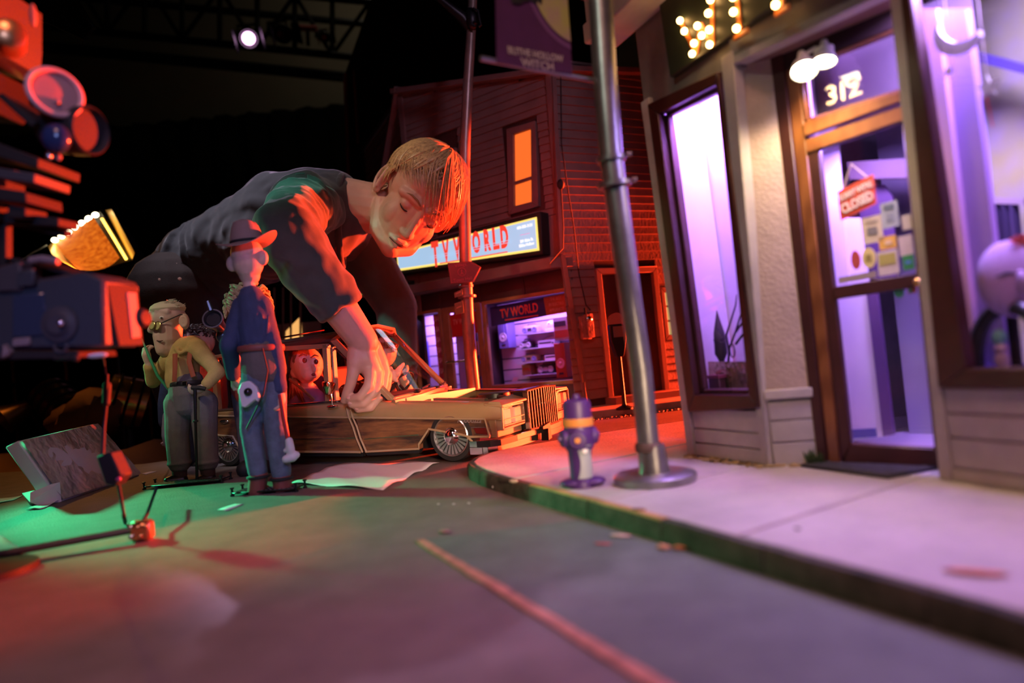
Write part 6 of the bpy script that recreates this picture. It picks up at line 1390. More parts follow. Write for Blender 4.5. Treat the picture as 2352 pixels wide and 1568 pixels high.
for k in range(60):
    a = R.uniform(0, 6.28); p0 = dp + V((.01, 0, .132)); p1 = dp + V((.01 + .03 * math.cos(a), .03 * math.sin(a), .115)); p2 = dp + V((.008 + .031 * math.cos(a), .031 * math.sin(a), .095 if math.cos(a) < .3 else .112)); b.tube([p0, p1, p2], [.004, .0045, .001], 5)
b.build('hair', hairb, dv)
for s in (-.010, .010):
    e_ = MB().ell(dp + V((.034, s - .006, .108)), (.004, .006, .006)).build('eye', eyew, dv); MB().ell(dp + V((.0375, s - .007, .108)), (.0015, .0025, .0025), None, 8, 6).build('iris', iris, e_)
# ================================================================== studio gear around the set
redm = mat('rig_black_paint', (.024, .020, .020), .55, spec=.12); redg = mat('rig_grey', (.05, .045, .05), .5, spec=.2); redl = mat('rig_pale_label', (.20, .15, .155), .5)
# ---- motion control head, upper left, close to the lens
Yr = .60
def qb(pts, Y, th=.05, name='plate', m=None, parent=None, bevel=.001):
    """plate whose front outline is given, with real thickness away from the camera"""
    f_ = 1 + .8 * th / Y                    # so that the far edge, not the near one, meets the outline
    return MB().prism([P(1176 - (1176 - x) * f_, y, Y) for x, y in pts], (0, th, .002)).build(name, m, parent, bevel=bevel)
mh = thing('motion_control_head', P(40, 400, Yr), 'black motion control head with round hand wheel at upper left', 'camera rig')
qb([(-60, 325), (-60, 300), (60, 318), (168, 362), (166, 386), (60, 352)], Yr, .06, 'slide_plate', redm, mh)
qb([(66, 384), (148, 398), (146, 420), (64, 408)], Yr - .004, .05, 'clamp_bar', redg, mh)
qb([(-60, 350), (42, 366), (44, 440), (-60, 448)], Yr + .008, .05, 'gear_box', redm, mh)
qb([(44, 426), (128, 440), (130, 466), (42, 456)], Yr, .05, 'lower_plate', redm, mh)
qb([(-60, 448), (50, 462), (52, 500), (-60, 498)], Yr + .014, .045, 'gear_box', redm, mh)
qb([(62, 470), (100, 476), (100, 500), (60, 500)], Yr + .006, .03, 'bracket', redm, mh); qb([(52, 486), (172, 500), (172, 520), (50, 512)], Yr + .02, .03, 'bracket', redm, mh)
qb([(50, 218), (64, 212), (140, 278), (128, 292)], Yr - .006, .04, 'tilt_arm', redm, mh)
qb([(-60, 120), (40, 150), (60, 220), (40, 250), (-60, 240)], Yr + .02, .05, 'head_body', redm, mh)
qb([(-60, -40), (80, -40), (80, 60), (76, 118), (40, 130), (-60, 100)], Yr + .012, .06, 'motor_housing', redg, mh)
MB().lathe(P(22, 82, Yr), V((.6, -.9, .0)), [(-.02, .012), (.0, .013), (.006, .013), (.008, .010), (.0085, .0005)], 22).build('motor_cap', mat('orange_glow_cap', (.75, .33, .12), .3, .8), mh)  # cap and its orange tone stand in for the glow on the housing
MB().ell(P(76, 35, Yr - .002), (.0028, .004, .011), None, 10, 8).build('indicator', redl, mh)
wa = V((.92, -.75, .08)); wc = P(127, 212, Yr - .01)
MB().torus(wc, wa, .0205, .0026, 36, 10).build('hand_wheel', mat('wheel_rim', (.5, .3, .28), .45), mh)
MB().lathe(wc - wa.normalized() * .012, wa, [(0, .016), (.002, .0185), (.009, .0190), (.0105, .0185), (.012, .0005)], 32).build('wheel_disc', mat('wheel_face', (.32, .17, .16), .5), mh)
MB().ell(wc + wa.normalized() * .001 + V((0, 0, -.009)), (.003, .003, .003)).build('wheel_knob', redl, mh)
lc = P(150, 300, Yr + .02); la = V((1, -.25, -.18))
MB().lathe(lc - la.normalized() * .014, la, [(0, .0185), (.004, .0205), (.02, .0205), (.022, .022), (.042, .0220), (.044, .020), (.038, .018)], 32).build('lens_barrel', redm, mh)
MB().ell(P(130, 318, Yr - .012), (.012, .010, .013), None, 16, 10).build('focus_knob', mat('blue_black', (.02, .03, .09), .2), mh)
for x, y in ((112, 358), (133, 360)): MB().ell(P(x, y, Yr - .006), (.0030, .003, .0034), None, 10, 8).build('set_screw', M['chrome'] if x < 120 else redl, mh)
qb([(-90, 200), (-62, 200), (-62, 520), (-90, 520)], Yr + .02, .03, 'mounting_arm', redm, mh)
MB().tube([P(-76, 300, Yr + .035), V((P(-76, 300, Yr).x - .05, Yr + .035, .30)), V((P(-76, 300, Yr).x - .05, Yr + .035, 0.003))], .012, 10).lathe(V((P(-76, 300, Yr).x - .05, Yr + .035, 0)), (0, 0, 1), [(0, .05), (.006, .05), (.008, .02), (.009, .013)], 24).build('column', redm, mh)
# ---- stills camera and its plate, lower left
Yc = .62; cam2 = thing('stills_camera', P(150, 720, Yc), 'black stills camera with red lit end cap on the rig at left', 'camera')
cb_ = mat('camera_black', (.030, .032, .038), .5, bump=.3, bscale=500)
qb([(-10, 660), (108, 650), (262, 622), (306, 640), (306, 798), (-10, 806)], Yc, .06, 'body', cb_, cam2, .003)
qb([(36, 612), (88, 600), (92, 668), (36, 672)], Yc - .004, .03, 'viewfinder', redg, cam2, .002)
qb([(42, 626), (82, 618), (84, 656), (42, 660)], Yc - .0055, .004, 'eyepiece', cb_, cam2, .001)
qb([(32, 680), (104, 672), (110, 770), (32, 776)], Yc - .002, .003, 'screen', mat('screen_glass', (.03, .04, .07), .15), cam2, .001)
MB().lathe(P(146, 745, Yc + .004), (0, -1, 0), [(0, .0165), (.007, .0165), (.008, .0105), (.0085, .0100), (.010, .0092), (.0105, .004), (.0095, .0005)], 30).build('control_dial', redg, cam2)
MB().ell(P(140, 742, Yc - .010), (.003, .003, .003)).build('dial_button', M['chrome'], cam2)
qb([(34, 780), (72, 776), (74, 792), (34, 796)], Yc - .003, .004, 'label', redl, cam2, .0005)
MB().torus(P(140, 795, Yc), (0, -1, 0), .0055, .0018, 18, 6).build('strap_ring', redg, cam2)
ex = P(236, 700, Yc).x; zt_, zb_ = P(236, 650, Yc).z, P(236, 796, Yc).z
MB().prism([V((ex - .002, Yc + .004, zt_)), V((ex - .002, Yc + .056, zt_ + .004)), V((ex - .002, Yc + .058, zb_ + .002)), V((ex - .002, Yc + .016, zb_)), V((ex - .002, Yc + .010, zt_ - .03))], (.005, 0, 0)).build('end_cap', redm, cam2, bevel=.001)
MB().prism([V((ex + .003, Yc + .034, zt_ - .005)), V((ex + .003, Yc + .050, zt_ - .004)), V((ex + .003, Yc + .052, zb_ + .010)), V((ex + .003, Yc + .036, zb_ + .008))], (.0015, 0, 0)).build('pale_panel', redl, cam2, bevel=.0005)
MB().lathe(V((ex + .003, Yc + .056, (zt_ + zb_) / 2)), V((1, -.2, 0)), [(0, .010), (.004, .0098), (.007, .007), (.0075, .0005)], 20).build('side_knob', redm, cam2)
MB().ell(V((ex - .012, Yc + .02, zt_ + .006)), (.006, .005, .0035), None, 12, 8).build('shutter_button', redl, cam2)
qb([(78, 590), (140, 600), (228, 630), (228, 642), (136, 612), (78, 602)], Yc + .01, .04, 'top_plate', redm, cam2, .001)
MB().tube([P(70, 598, Yc), P(96, 594, Yc), P(134, 600, Yc)], .0035, 8).build('hot_shoe', redl, cam2)
qb([(-60, 806), (250, 806), (254, 822), (-60, 830)], Yc + .0, .06, 'base_plate', redm, cam2, .001)
qb([(-60, 690), (18, 690), (20, 824), (-60, 830)], Yc - .004, .02, 'side_plate', mat('blue_lit_plate', (.08, .10, .17), .5), cam2, .001)  # blue light falling on this plate is put into its colour
MB().cyl(P(125, 822, Yc - .002), P(168, 822, Yc - .002), .0022, 10).ell(P(174, 822, Yc - .002), (.0034, .0034, .0034), None, 12, 8).build('thumb_screw', redm, cam2)
MB().ell(P(224, 816, Yc + .0), (.0095, .004, .0022), None, 14, 8).build('level_bubble', mat('bubble_white', (.7, .72, .8), .3), cam2)
qb([(10, 500), (27, 500), (27, 650), (10, 650)], Yc + .01, .01, 'upright', redm, cam2, .001)
qb([(10, 500), (27, 498), (165, 530), (165, 545), (27, 515)], Yc + .012, .012, 'cross_bar', redm, cam2, .001)
qb([(20, 790), (34, 812), (24, 822), (16, 822)], Yc - .006, .01, 'cable_clip', redl, cam2, .001)
MB().tube([P(-50, 818, Yc + .04), V((P(-50, 818, Yc).x - .06, Yc + .05, .12)), V((P(-50, 818, Yc).x - .06, Yc + .05, .003))], .010, 10).lathe(V((P(-50, 818, Yc).x - .06, Yc + .05, 0)), (0, 0, 1), [(0, .04), (.006, .04), (.008, .02), (.009, .011)], 24).build('support_column', redm, cam2)
# ---- open faced orange lamp behind the rig
Ys = 2.1; sb_ = thing('studio_softlight', P(215, 560, Ys), 'studio lamp with glowing orange gel and bright strip along its top', 'lamp')
fa, fb2, fc, fd = P(122, 556, Ys + .02), P(232, 484, Ys), P(303, 600, Ys - .04), P(196, 628, Ys - .05)
nrm = (fb2 - fa).cross(fd - fa).normalized(); nrm = nrm if nrm.y > 0 else -nrm
gel = bpy.data.materials.new('orange_gel'); gel.use_nodes = True; nt = gel.node_tree; bb_ = nt.nodes['Principled BSDF']; bb_.inputs['Base Color'].default_value = (.4, .12, .01, 1)
nz = nt.nodes.new('ShaderNodeTexNoise'); nz.inputs['Scale'].default_value = 14; rp = nt.nodes.new('ShaderNodeValToRGB'); rp.color_ramp.elements[0].color = (.46, .065, .003, 1); rp.color_ramp.elements[1].color = (.92, .20, .012, 1); rp.color_ramp.elements[0].position = .3; rp.color_ramp.elements[1].position = .75
nt.links.new(nz.outputs[0], rp.inputs[0]); nt.links.new(rp.outputs[0], bb_.inputs['Emission Color']); bb_.inputs['Emission Strength'].default_value = .95
ga_, gb_, gc_, gd_ = [p - nrm * .022 for p in (P(134, 566, Ys + .02), P(229, 507, Ys), P(288, 598, Ys - .04), P(196, 628, Ys - .05))]
MB().grid([[ga_.lerp(gb_, i / 8).lerp(gd_.lerp(gc_, i / 8) + (P(250, 626, Ys - .05) - (gc_ + gd_) / 2) * (math.sin(math.pi * i / 8) * .5), j / 8) for j in range(9)] for i in range(9)]).build('gel_sheet', gel, sb_)
back = [p + nrm * .10 + V((.0, 0, -.01)) for p in (fa, fb2, fc, fd)]
MB().rings([[p + nrm * .006 for p in (fa, fb2, fc, fd)], back]).build('housing', M['black'], sb_)
MB().tube([fa, fb2, fc, fd], .006, 6, closed=True).build('frame', M['blacksteel'], sb_)
hot = glow('hot_filament', (1, .82, .5), 9)
st_ = MB()
for k in range(7):
    p = P(126 + 15.5 * k, 557 - 9.6 * k - 6, Ys - .012); st_ = MB().ell(p, (.0105, .008, .0085 + .001 * (k % 3)), None, 12, 8).build('tube_lamp', hot, sb_)
MB().tube([P(234, 502, Ys - .01), P(262, 548, Ys - .03), P(290, 595, Ys - .05)], .0042, 8).build('tube_lamp', glow('hot_edge', (1, .55, .08), 4), sb_)
MB().prism([P(241, 482, Ys), P(256, 480, Ys - .04), P(309, 580, Ys - .10), P(303, 598, Ys - .05)], nrm * .003).build('barn_door', mat('gold_door', (.8, .5, .14), .3, .6), sb_)
MB().prism([P(110, 566, Ys), P(124, 554, Ys), P(186, 622, Ys - .05), P(172, 618, Ys - .08), P(122, 588, Ys - .06)], nrm * .003).build('barn_door', bpy.data.materials['gold_door'], sb_)
MB().tube([P(108, 563, Ys), P(72, 582, Ys - .03), P(38, 606, Ys - .06)], .003, 6).build('spreader', M['steel'], sb_)
sc_ = (fa + fb2 + fc + fd) / 4 + nrm * .06
MB().tube([sc_, V((sc_.x, sc_.y, FL + .5)), V((sc_.x, sc_.y, FL))], .012, 10).build('stand', M['blacksteel'], sb_)
for a in (0, 2.1, 4.2): MB().tube([V((sc_.x, sc_.y, FL + .4)), V((sc_.x + .35 * math.cos(a), sc_.y + .35 * math.sin(a), FL + .01))], .008, 8).build('leg', M['blacksteel'], sb_)
spot('softlight_spill', (ga_ + gc_) / 2 - nrm * .03, (ga_ + gc_) / 2 - nrm + V((0, 0, -.5)), 150, 4.5, (1, .36, .06), .01, .5)
# ---- slanted bounce board wrapped in foil
p1, p2 = G(140, 1152), G(322, 1092); bd = thing('bounce_board', p1, 'slanted white foam board faced with crumpled foil on the road edge', 'bounce board')
foil = mat('crumpled_foil', (.66, .60, .52), .36, .35, bump=.9, bscale=22, stretch=(1, 1, 1), dist=.02)
t1, t2_ = P(42, 1012, 1.04), P(218, 972, 1.33)
fn = (p2 - p1).cross(t1 - p1).normalized(); fn = fn if fn.x > 0 else -fn
thk = -fn * .022
MB().rings([[p1, p2, t2_, t1], [p1 + thk, p2 + thk, t2_ + thk, t1 + thk]]).build('foam_core', mat('foam_white', (.68, .68, .72), .7), bd, bevel=.002)
rows = []
for i in range(25):
    a, b_ = p1.lerp(p2, i / 24), t1.lerp(t2_, i / 24)
    rows.append([a.lerp(b_, .02 + .96 * j / 18) + fn * (.0035 + R.uniform(0, .0022) + (.002 if i in (8, 17) else 0)) for j in range(19)])
MB().grid(rows).build('foil_face', foil, bd, fix=False, sharp=180)
MB().grid([[p1 + fn * .001 + (t1 - p1) * .0, p1 + thk * .5 + V((-.01, -.012, -.0)), p1 + thk + V((-.02, -.004, 0))], [p1 + fn * .002 + V((.0, -.002, .03)), p1 + thk * .5 + V((-.016, -.03, .012)), p1 + thk * 1.4 + V((-.03, .0, .03))], [p1 + (t1 - p1) * .28 + fn * .003, p1 + thk * .6 + (t1 - p1) * .25 + V((-.012, -.01, 0)), p1 + thk + (t1 - p1) * .3]]).build('torn_paper', mat('torn_white', (.72, .71, .70), .7), bd, fix=False)
# ---- papers on the road
def sheet(name, pts, z, lab, wob=.002, n=9, col=(.78, .74, .74)):
    rows = []; a, b_, c, d = pts
    for i in range(n + 1):
        rows.append([a.lerp(b_, i / n).lerp(d.lerp(c, i / n), j / n) + V((0, 0, z + wob * (.5 + .5 * math.sin(i * 1.3 + j * .8)) * (1 if 0 < j else .6))) for j in range(n + 1)])
    o = MB().grid(rows).build(name, mat('paper_white', col, .65), fix=False); md = o.modifiers.new('t', 'SOLIDIFY'); md.thickness = .0004; return tag(o, lab, 'paper')
sheet('paper_sheet', (G(668, 1112), G(770, 1068), G(1010, 1063), G(880, 1126)), .0008, 'large white paper sheet lying on the road in front of the car', .0035, 14)
sheet('paper_scrap', (G(500, 1172), G(540, 1158), G(560, 1158), G(520, 1174)), .0008, 'small white paper strip on the road left of the hatted puppet plate', .0008, 3)
sheet('paper_sheet', (G(-60, 1215), G(0, 1232), G(52, 1262), G(-60, 1302)), .0008, 'white paper corner entering at the left edge of the road', .002, 6)
sheet('paper_strip', (G(58, 1172), G(120, 1152), G(160, 1142), G(96, 1170)), .0008, 'white torn paper strip before the slanted bounce board', .003, 5)
sheet('paper_scrap', (G(-20, 1160), G(30, 1150), G(52, 1140), G(-20, 1148)), .0008, 'scrap of white paper at the left behind the bounce board edge', .002, 3)
sheet('paper_scrap', (G(326, 1088), G(345, 1083), G(362, 1082), G(335, 1090)), .0006, 'tiny pale paper scrap right of the bounce board corner', .0006, 3)
# ---- rod with clamp, gooseneck and black box
Yk = G(325, 1242).y; ck = G(326, 1241); rod = thing('rigging_rod', ck, 'long thin rod with copper clamp and gooseneck wires on the road at left', 'rod')
c1 = ck + V((0, 0, .0125)); r0 = G(-60, 1302) + V((0, 0, .008))
cop = mat('copper_metal', (.72, .36, .18), .25, .9, var=.3, scale=90)
MB().tube([r0, c1], .0038, 10).build('rod', mat('dark_rod', (.12, .09, .08), .45, .3), rod)
kf = Fr(ck, (1, .1)); bx(kf, (-.0095, -.008, .0), (.0115, .008, .021)).build('clamp_block', cop, rod, bevel=.003)
for x, z in ((-.006, .0065), (.003, .006), (.001, .0155), (-.006, .0165), (.009, .0155)): MB().lathe(kf.pt(x, -.0075, z), (0, -1, 0), [(0, .0026), (.003, .0026), (.004, .0016), (.0042, .0004)], 10).build('clamp_screw', M['chrome'] if x < 0 else cop, rod)
def braid(pts, r, name):
    b = MB(); pts = [V(p) for p in pts]
    for i in range(len(pts) - 1):
        n_ = max(2, int((pts[i + 1] - pts[i]).length / .0035))
        for k in range(n_): b.torus(pts[i].lerp(pts[i + 1], k / n_), (pts[i + 1] - pts[i]) + V((.001, .0005, .001)), r * .72, r * .42, 8, 5)
    return b.tube(pts, r * .8, 8).build(name, M['black'], rod)
braid([c1 + V((.003, 0, .008)), P(338, 1180, Yk + .05), P(352, 1140, Yk + .12), P(360, 1118, Yk + .2)], .0018, 'gooseneck')
braid([G(288, 1204) + V((0, 0, .003)), P(284, 1180, Yk + .02), P(272, 1110, Yk + .02), P(266, 1080, Yk + .02)], .0020, 'gooseneck')
bk = thing('inline_box', P(250, 1080, Yk + .02), 'small black box on a thin upright cable before the bounce board', 'control box')
MB().prism([P(219, 1048, Yk + .012), P(252, 1038, Yk + .012), P(278, 1092, Yk + .012), P(262, 1117, Yk + .012), P(240, 1112, Yk + .012)], (.004, .016, 0)).build('case', M['black'], bk, bevel=.0015)
MB().ell(P(272, 1100, Yk + .010), (.003, .002, .0024)).build('button', mat('pink_button', (.5, .1, .2), .4), bk)
MB().tube([P(268, 1100, Yk + .02), P(284, 1180, Yk + .02), G(288, 1206) + V((0, 0, .002))], .0014, 8).tube([P(236, 1050, Yk + .02), P(239, 980, Yk + .03), P(244, 930, Yk + .04), P(246, 860, Yk + .05)], .0019, 8).chain([(P(244, 925, Yk + .04), .004), (P(246, 885, Yk + .05), .0045)], 10).tube([P(246, 880, Yk + .05), P(240, 840, Yk + .05), P(236, 815, .665)], .0012, 6).build('cable', M['black'], bk)
# cracks drawn as thin dark tar seams near the puppets
def seam(pts, w_, lab):
    b = MB(); L_, R_ = [], []
    for i, p in enumerate(pts):
        p = G(*p); L_.append(p + V((-w_ * R.uniform(.5, 1.2), 0, 0))); R_.append(p + V((w_ * R.uniform(.5, 1.2), 0, 0)))
    return tag(b.prism(L_ + R_[::-1], (0, 0, .0008)).build('road_crack_seam', mat('tar', (.015, .013, .013), .6)), kind='structure')
seam([(388, 1078), (384, 1088), (376, 1098), (372, 1112)], .0022, '')
ec = thing('equipment_case', V((-1.35, 1.9, FL)), 'black equipment case beneath the rust cloth roll beyond the road', 'case')
bx(WORLD, (-1.8, 1.72, FL), (-.92, 2.12, -.20)).build('body', M['black'], ec, bevel=.005)
for x_ in (-1.7, -1.0): bx(WORLD, (x_, 1.715, FL + .02), (x_ + .02, 1.72, -.21)).build('edge_strip', M['steel'], ec)
# ---- dark cloth rolls, gold reflector and small lamp beyond the table edge
rust_c = mat('rust_cloth', (.20, .085, .035), .85, bump=.5, bscale=60, var=.12, scale=8); Yd = 2.0
cr_ = MB(); rows = []
for i in range(22):
    x = -1.75 + .82 * i / 21; rows.append([V((x, 1.86 + .20 * math.cos(a) - .05 * math.sin(i * .5), -.10 + .11 * math.sin(a) * (1 + .16 * math.sin(i * .7 + a)) + .012 * math.sin(i * 1.7))) for a in (2 * math.pi * k / 22 for k in range(22))])
tag(MB().rings(rows).build('cloth_roll', rust_c), 'thick roll of rust brown cloth lying beyond the road edge', 'cloth')
rows = []
for i in range(16):
    t = i / 15; c = P(140, 985, 1.92).lerp(P(300, 925, 1.98), t); r = .055 + .04 * math.sin(math.pi * t)
    rows.append([c + V((.02 * math.sin(a * 2 + i), r * math.cos(a), r * .75 * math.sin(a) * (1 + .15 * math.sin(i)))) for a in (2 * math.pi * k / 16 for k in range(16))])
tag(MB().rings(rows).build('cloth_bundle', rust_c), 'folded orange brown cloth bundle lying on the cloth roll', 'cloth')
for nm, pc, rr_, lab in (('a', (292, 922, 1.99), .075, 'gold ribbed reflector drum at the end of the cloth bundle'), ('b', (132, 925, 2.05), .06, 'dark ribbed drum at the left end of the cloth bundle')):
    c = P(*pc); ax_ = V((-.9, -.5, .35)) if nm == 'a' else V((-.7, .2, .6)); rd_ = thing('reflector_drum', c, lab, 'reflector'); gm_ = mat('gold_drum', (.85, .5, .16), .25, .9) if nm == 'a' else mat('dark_drum', (.2, .1, .05), .35, .7)
    MB().lathe(c, ax_, [(-.05, rr_ * .9), (-.05, rr_), (.05, rr_ * .95), (.055, rr_ * .8)], 30).build('shell', gm_, rd_)
    for k in range(3): MB().torus(c + ax_.normalized() * (-.03 + .03 * k), ax_, rr_ * 1.0, .004, 30, 6).build('rib', M['blacksteel'], rd_)
    MB().tube([c - V((0, 0, rr_ * .9)), V((c.x, c.y, -.05))], .01, 8).build('foot', M['blacksteel'], rd_)
c = P(42, 945, 2.0); cl = thing('clip_lamp', c, 'small dark clip lamp on a stalk at far left', 'lamp')
MB().lathe(c, V((-.55, -.7, -.45)), [(-.03, .022), (.0, .03), (.02, .036), (.045, .045), (.046, .042), (.03, .034)], 22).build('shade', mat('bronze', (.3, .16, .07), .35, .7), cl)
MB().lathe(c, V((-.55, -.7, -.45)), [(.02, .001), (.022, .034), (.026, .034), (.027, .001)], 18).build('lens', mat('clip_lens', (.25, .12, .05), .2), cl)
MB().tube([c + V((.03, .01, .0)), c + V((.05, .02, -.06)), V((c.x + .06, c.y + .02, FL))], .008, 8).build('stalk', M['blacksteel'], cl)
for px_ in (150, 240, 262, 326, 28):
    q0_ = P(px_, 830 if px_ != 326 else 700, {150: 2.5, 240: 2.9, 262: 2.35, 326: 2.7, 28: 2.8}[px_]); st2 = thing('light_stand', V((q0_.x, q0_.y, FL)), {150: 'thin copper light stand behind the cloth rolls, left of the pair', 240: 'dim thin light stand of the close pair beneath the camera', 262: 'red lit thin light stand right of the close pair beneath the camera', 326: 'dark tall light stand just left of the old puppet', 28: 'dim light stand at far left behind the clip lamp'}[px_], 'light stand')
    MB().cyl(V((q0_.x, q0_.y, FL)), q0_, .007, 8).build('tube', mat('stand_copper', (.4, .16, .08), .4, .6) if px_ != 240 else M['blacksteel'], st2)
    MB().ell(V((q0_.x, q0_.y, q0_.z - .10)), (.016, .014, .012), None, 10, 6).build('knob', M['blacksteel'], st2)
    for a in (0, 2.1, 4.2): MB().cyl(V((q0_.x, q0_.y, FL + .3)), V((q0_.x + .1 * math.cos(a), q0_.y + .1 * math.sin(a), FL + .01)), .006, 6).build('leg', M['blacksteel'], st2)
# ---- lighting truss with lamps high at the back
tr = thing('lighting_truss', P(500, 100, 5.0), 'dark steel lighting truss across the back of the studio', 'truss')
tb0, tb1 = P(120, 62, 5.0), P(880, 138, 5.0); tt0, tt1 = P(120, -60, 5.0), P(880, 5, 5.0); dd = (tb1 - tb0); tb0 -= dd * .4; tb1 += dd * .3; tt0 -= dd * .4; tt1 += dd * .3
for a, b_ in ((tb0, tb1), (tt0, tt1)):
    for oy in (0, .35): MB().cyl(a + V((0, oy, 0)), b_ + V((0, oy, 0)), .028, 10).build('chord', M['blacksteel'], tr)
MB().cyl(tb0 + V((0, .1, -.14)), tb1 + V((0, .1, -.14)), .02, 8).build('pipe', M['blacksteel'], tr)
n = 15
for k in range(n):
    a, b_ = tb0.lerp(tb1, k / n), tt0.lerp(tt1, k / n)
    MB().cyl(a, b_, .02, 8).build('upright', M['blacksteel'], tr)
    c = tt0.lerp(tt1, (k + 1) / n) if k % 2 else tb0.lerp(tb1, (k + 1) / n); s0 = a if k % 2 else b_
    MB().cyl(s0, c, .016, 8).build('brace', M['blacksteel'], tr)
for x in (-2.0, .5): MB().cyl(V((tt0.lerp(tt1, .3 if x < 0 else .8).x, 5.0, tt0.z - .1)), V((tt0.lerp(tt1, .3 if x < 0 else .8).x, 5.0, 4.2)), .01, 6).build('hanger', M['blacksteel'], tr)
def fixture(px_, py_, r, lab, lit=None, tgt=(-.3, 1.2, .2)):
    c = P(px_, py_, 4.94); f = thing('stage_lamp', c, lab, 'stage lamp'); ax_ = (V(tgt) - c).normalized(); bs_ = c - ax_ * .0
    MB().lathe(bs_ - ax_ * .30, ax_, [(0, r * .5), (.03, r * 1.05), (.16, r * 1.1), (.2, r * 1.3), (.32, r * 1.35), (.325, r * 1.2), (.30, r * 1.0)], 22).build('barrel', M['blacksteel'], f)
    ff = aim(c, ax_); 
    for s in (-1, 1): MB().prism([ff.pt(s * r * 1.5, -r * 1.3, -.02), ff.pt(s * r * 1.5, r * 1.3, -.02), ff.pt(s * r * 1.9, r * 1.5, .12), ff.pt(s * r * 1.9, -r * 1.5, .12)], ff.x * .005 * s).build('barn_door', M['blacksteel'], f)
    if lit: MB().lathe(c - ax_ * .01, ax_, [(0, r), (.008, r * .96), (.014, r * .6), (.016, .001)], 22).build('lens', lit, f)
    else: MB().lathe(c - ax_ * .01, ax_, [(0, r), (.008, r * .96), (.014, r * .6), (.016, .001)], 22).build('lens', glr, f)
    MB().tube([c - ax_ * .15 + V((-r * 1.4, 0, 0)), c - ax_ * .15 + V((-r * 1.4, 0, r * 1.6)), c - ax_ * .15 + V((r * 1.4, 0, r * 1.6)), c - ax_ * .15 + V((r * 1.4, 0, 0))], .012, 6).build('yoke', M['blacksteel'], f)
    tz = tb0.lerp(tb1, (c.x - tb0.x) / (tb1.x - tb0.x)).z
    MB().tube([c - ax_ * .15 + V((0, 0, r * 1.6)), V(((c - ax_ * .15).x, 5.02, max(tz + .0, c.z + r * 2)))], .014, 6).build('clamp', M['blacksteel'], f)
fixture(571, 88, .052, 'lit magenta stage lamp hanging from the truss', glow('magenta_lens', (1, .50, .95), 7))
fixture(650, 78, .05, 'unlit dark stage lamp right of the lit magenta one', None, (.8, 1.5, .4))
fixture(745, 85, .03, 'small dim stage lamp hanging right on the truss', mat('amber_dim', (.5, .2, .05), .3, .5), (.4, 1, .5))
rp_ = thing('lamp_bar', P(690, 65, 4.95), 'short pink lit bar clamped to the truss', 'bar'); MB().cyl(P(680, 64, 4.95), P(728, 66, 4.95), .022, 10).build('bar', mat('pink_bar', (.45, .12, .12), .4), rp_); MB().cyl(P(706, 66, 4.95), P(708, 105, 4.97), .014, 8).build('clamp', M['blacksteel'], rp_)
# black flag panel beside the building and another at upper left
fl = thing('black_flag', P(850, 120, 3.2), 'large black cloth flag panel hanging behind the television shop', 'flag')
MB().prism([P(872, -60, 3.2), P(1420, -60, 3.2), P(1420, 240, 3.2), P(880, 420, 3.2), P(800, 420, 3.2), P(792, 170, 3.2)], (0, .02, 0)).build('cloth', M['blackcloth'], fl)
MB().cyl(P(792, 170, 3.19), P(800, 420, 3.19), .008, 8).cyl(P(812, 160, 3.19), P(822, 330, 3.19), .006, 8).build('frame', mat('flag_frame', (.10, .05, .04), .5), fl)
MB().cyl(P(1000, -60, 3.21), V((P(1000, -60, 3.21).x, 3.21, 4.2)), .01, 6).build('hanger', M['blacksteel'], fl)
f2_ = thing('black_flag', P(120, 30, 1.6), 'black flag panel hanging at the upper left above the hand wheel', 'flag')
MB().prism([P(60, -120, 1.6), P(150, -30, 1.6), P(214, 62, 1.6), P(190, 90, 1.6), P(40, 20, 1.6)], (0, .01, 0)).build('cloth', M['blackcloth'], f2_)
MB().cyl(P(150, -40, 1.6), P(216, 66, 1.6), .005, 8).cyl(P(60, -120, 1.6), V((P(60, -120, 1.6).x, 1.6, 4.2)), .006, 6).build('frame', M['blacksteel'], f2_)
# far lit wall fragments seen below her chest: a model house front with glowing sign
fh = thing('far_house_front', P(660, 800, 2.4), 'dim brown model house front with a glowing window seen under her arm', 'building')
ff_ = Fr(V((P(660, 800, 2.4).x, 2.4, 0)), (1, .15)); brw = mat('dim_brown_front', (.10, .045, .025), .8)
bx(ff_, (-.16, .0, 0), (.12, .02, .36)).build('wall_panel', brw, fh)
gb2 = glow('warm_glow_pane', (1, .50, .14), .9)
a0 = ff_.px(655, 790, -.004); a1 = ff_.px(690, 725, -.004)
poly(ff_, [(a0[0], a0[1]), (a1[0], a0[1] + .02), (a1[0] + .002, a1[1]), (a0[0] + .006, a1[1] - .05)], -.004, -.001).build('lit_window', gb2, fh)
a0 = ff_.px(626, 720, -.004); poly(ff_, [(a0[0] - .008, a0[1] - .02), (a0[0] + .008, a0[1] - .014), (a0[0] + .009, a0[1] + .016), (a0[0] - .005, a0[1] + .02)], -.004, -.001).build('lit_window', gb2, fh)
for x in (630, 650, 668, 690):
    s0, s1 = ff_.px(x, 800, -.006), ff_.px(x, 660, -.006); MB().cyl(ff_.pt(s0[0], -.006, s0[1]), ff_.pt(s1[0], -.006, s1[1]), .004, 8).build('batten', brw, fh)
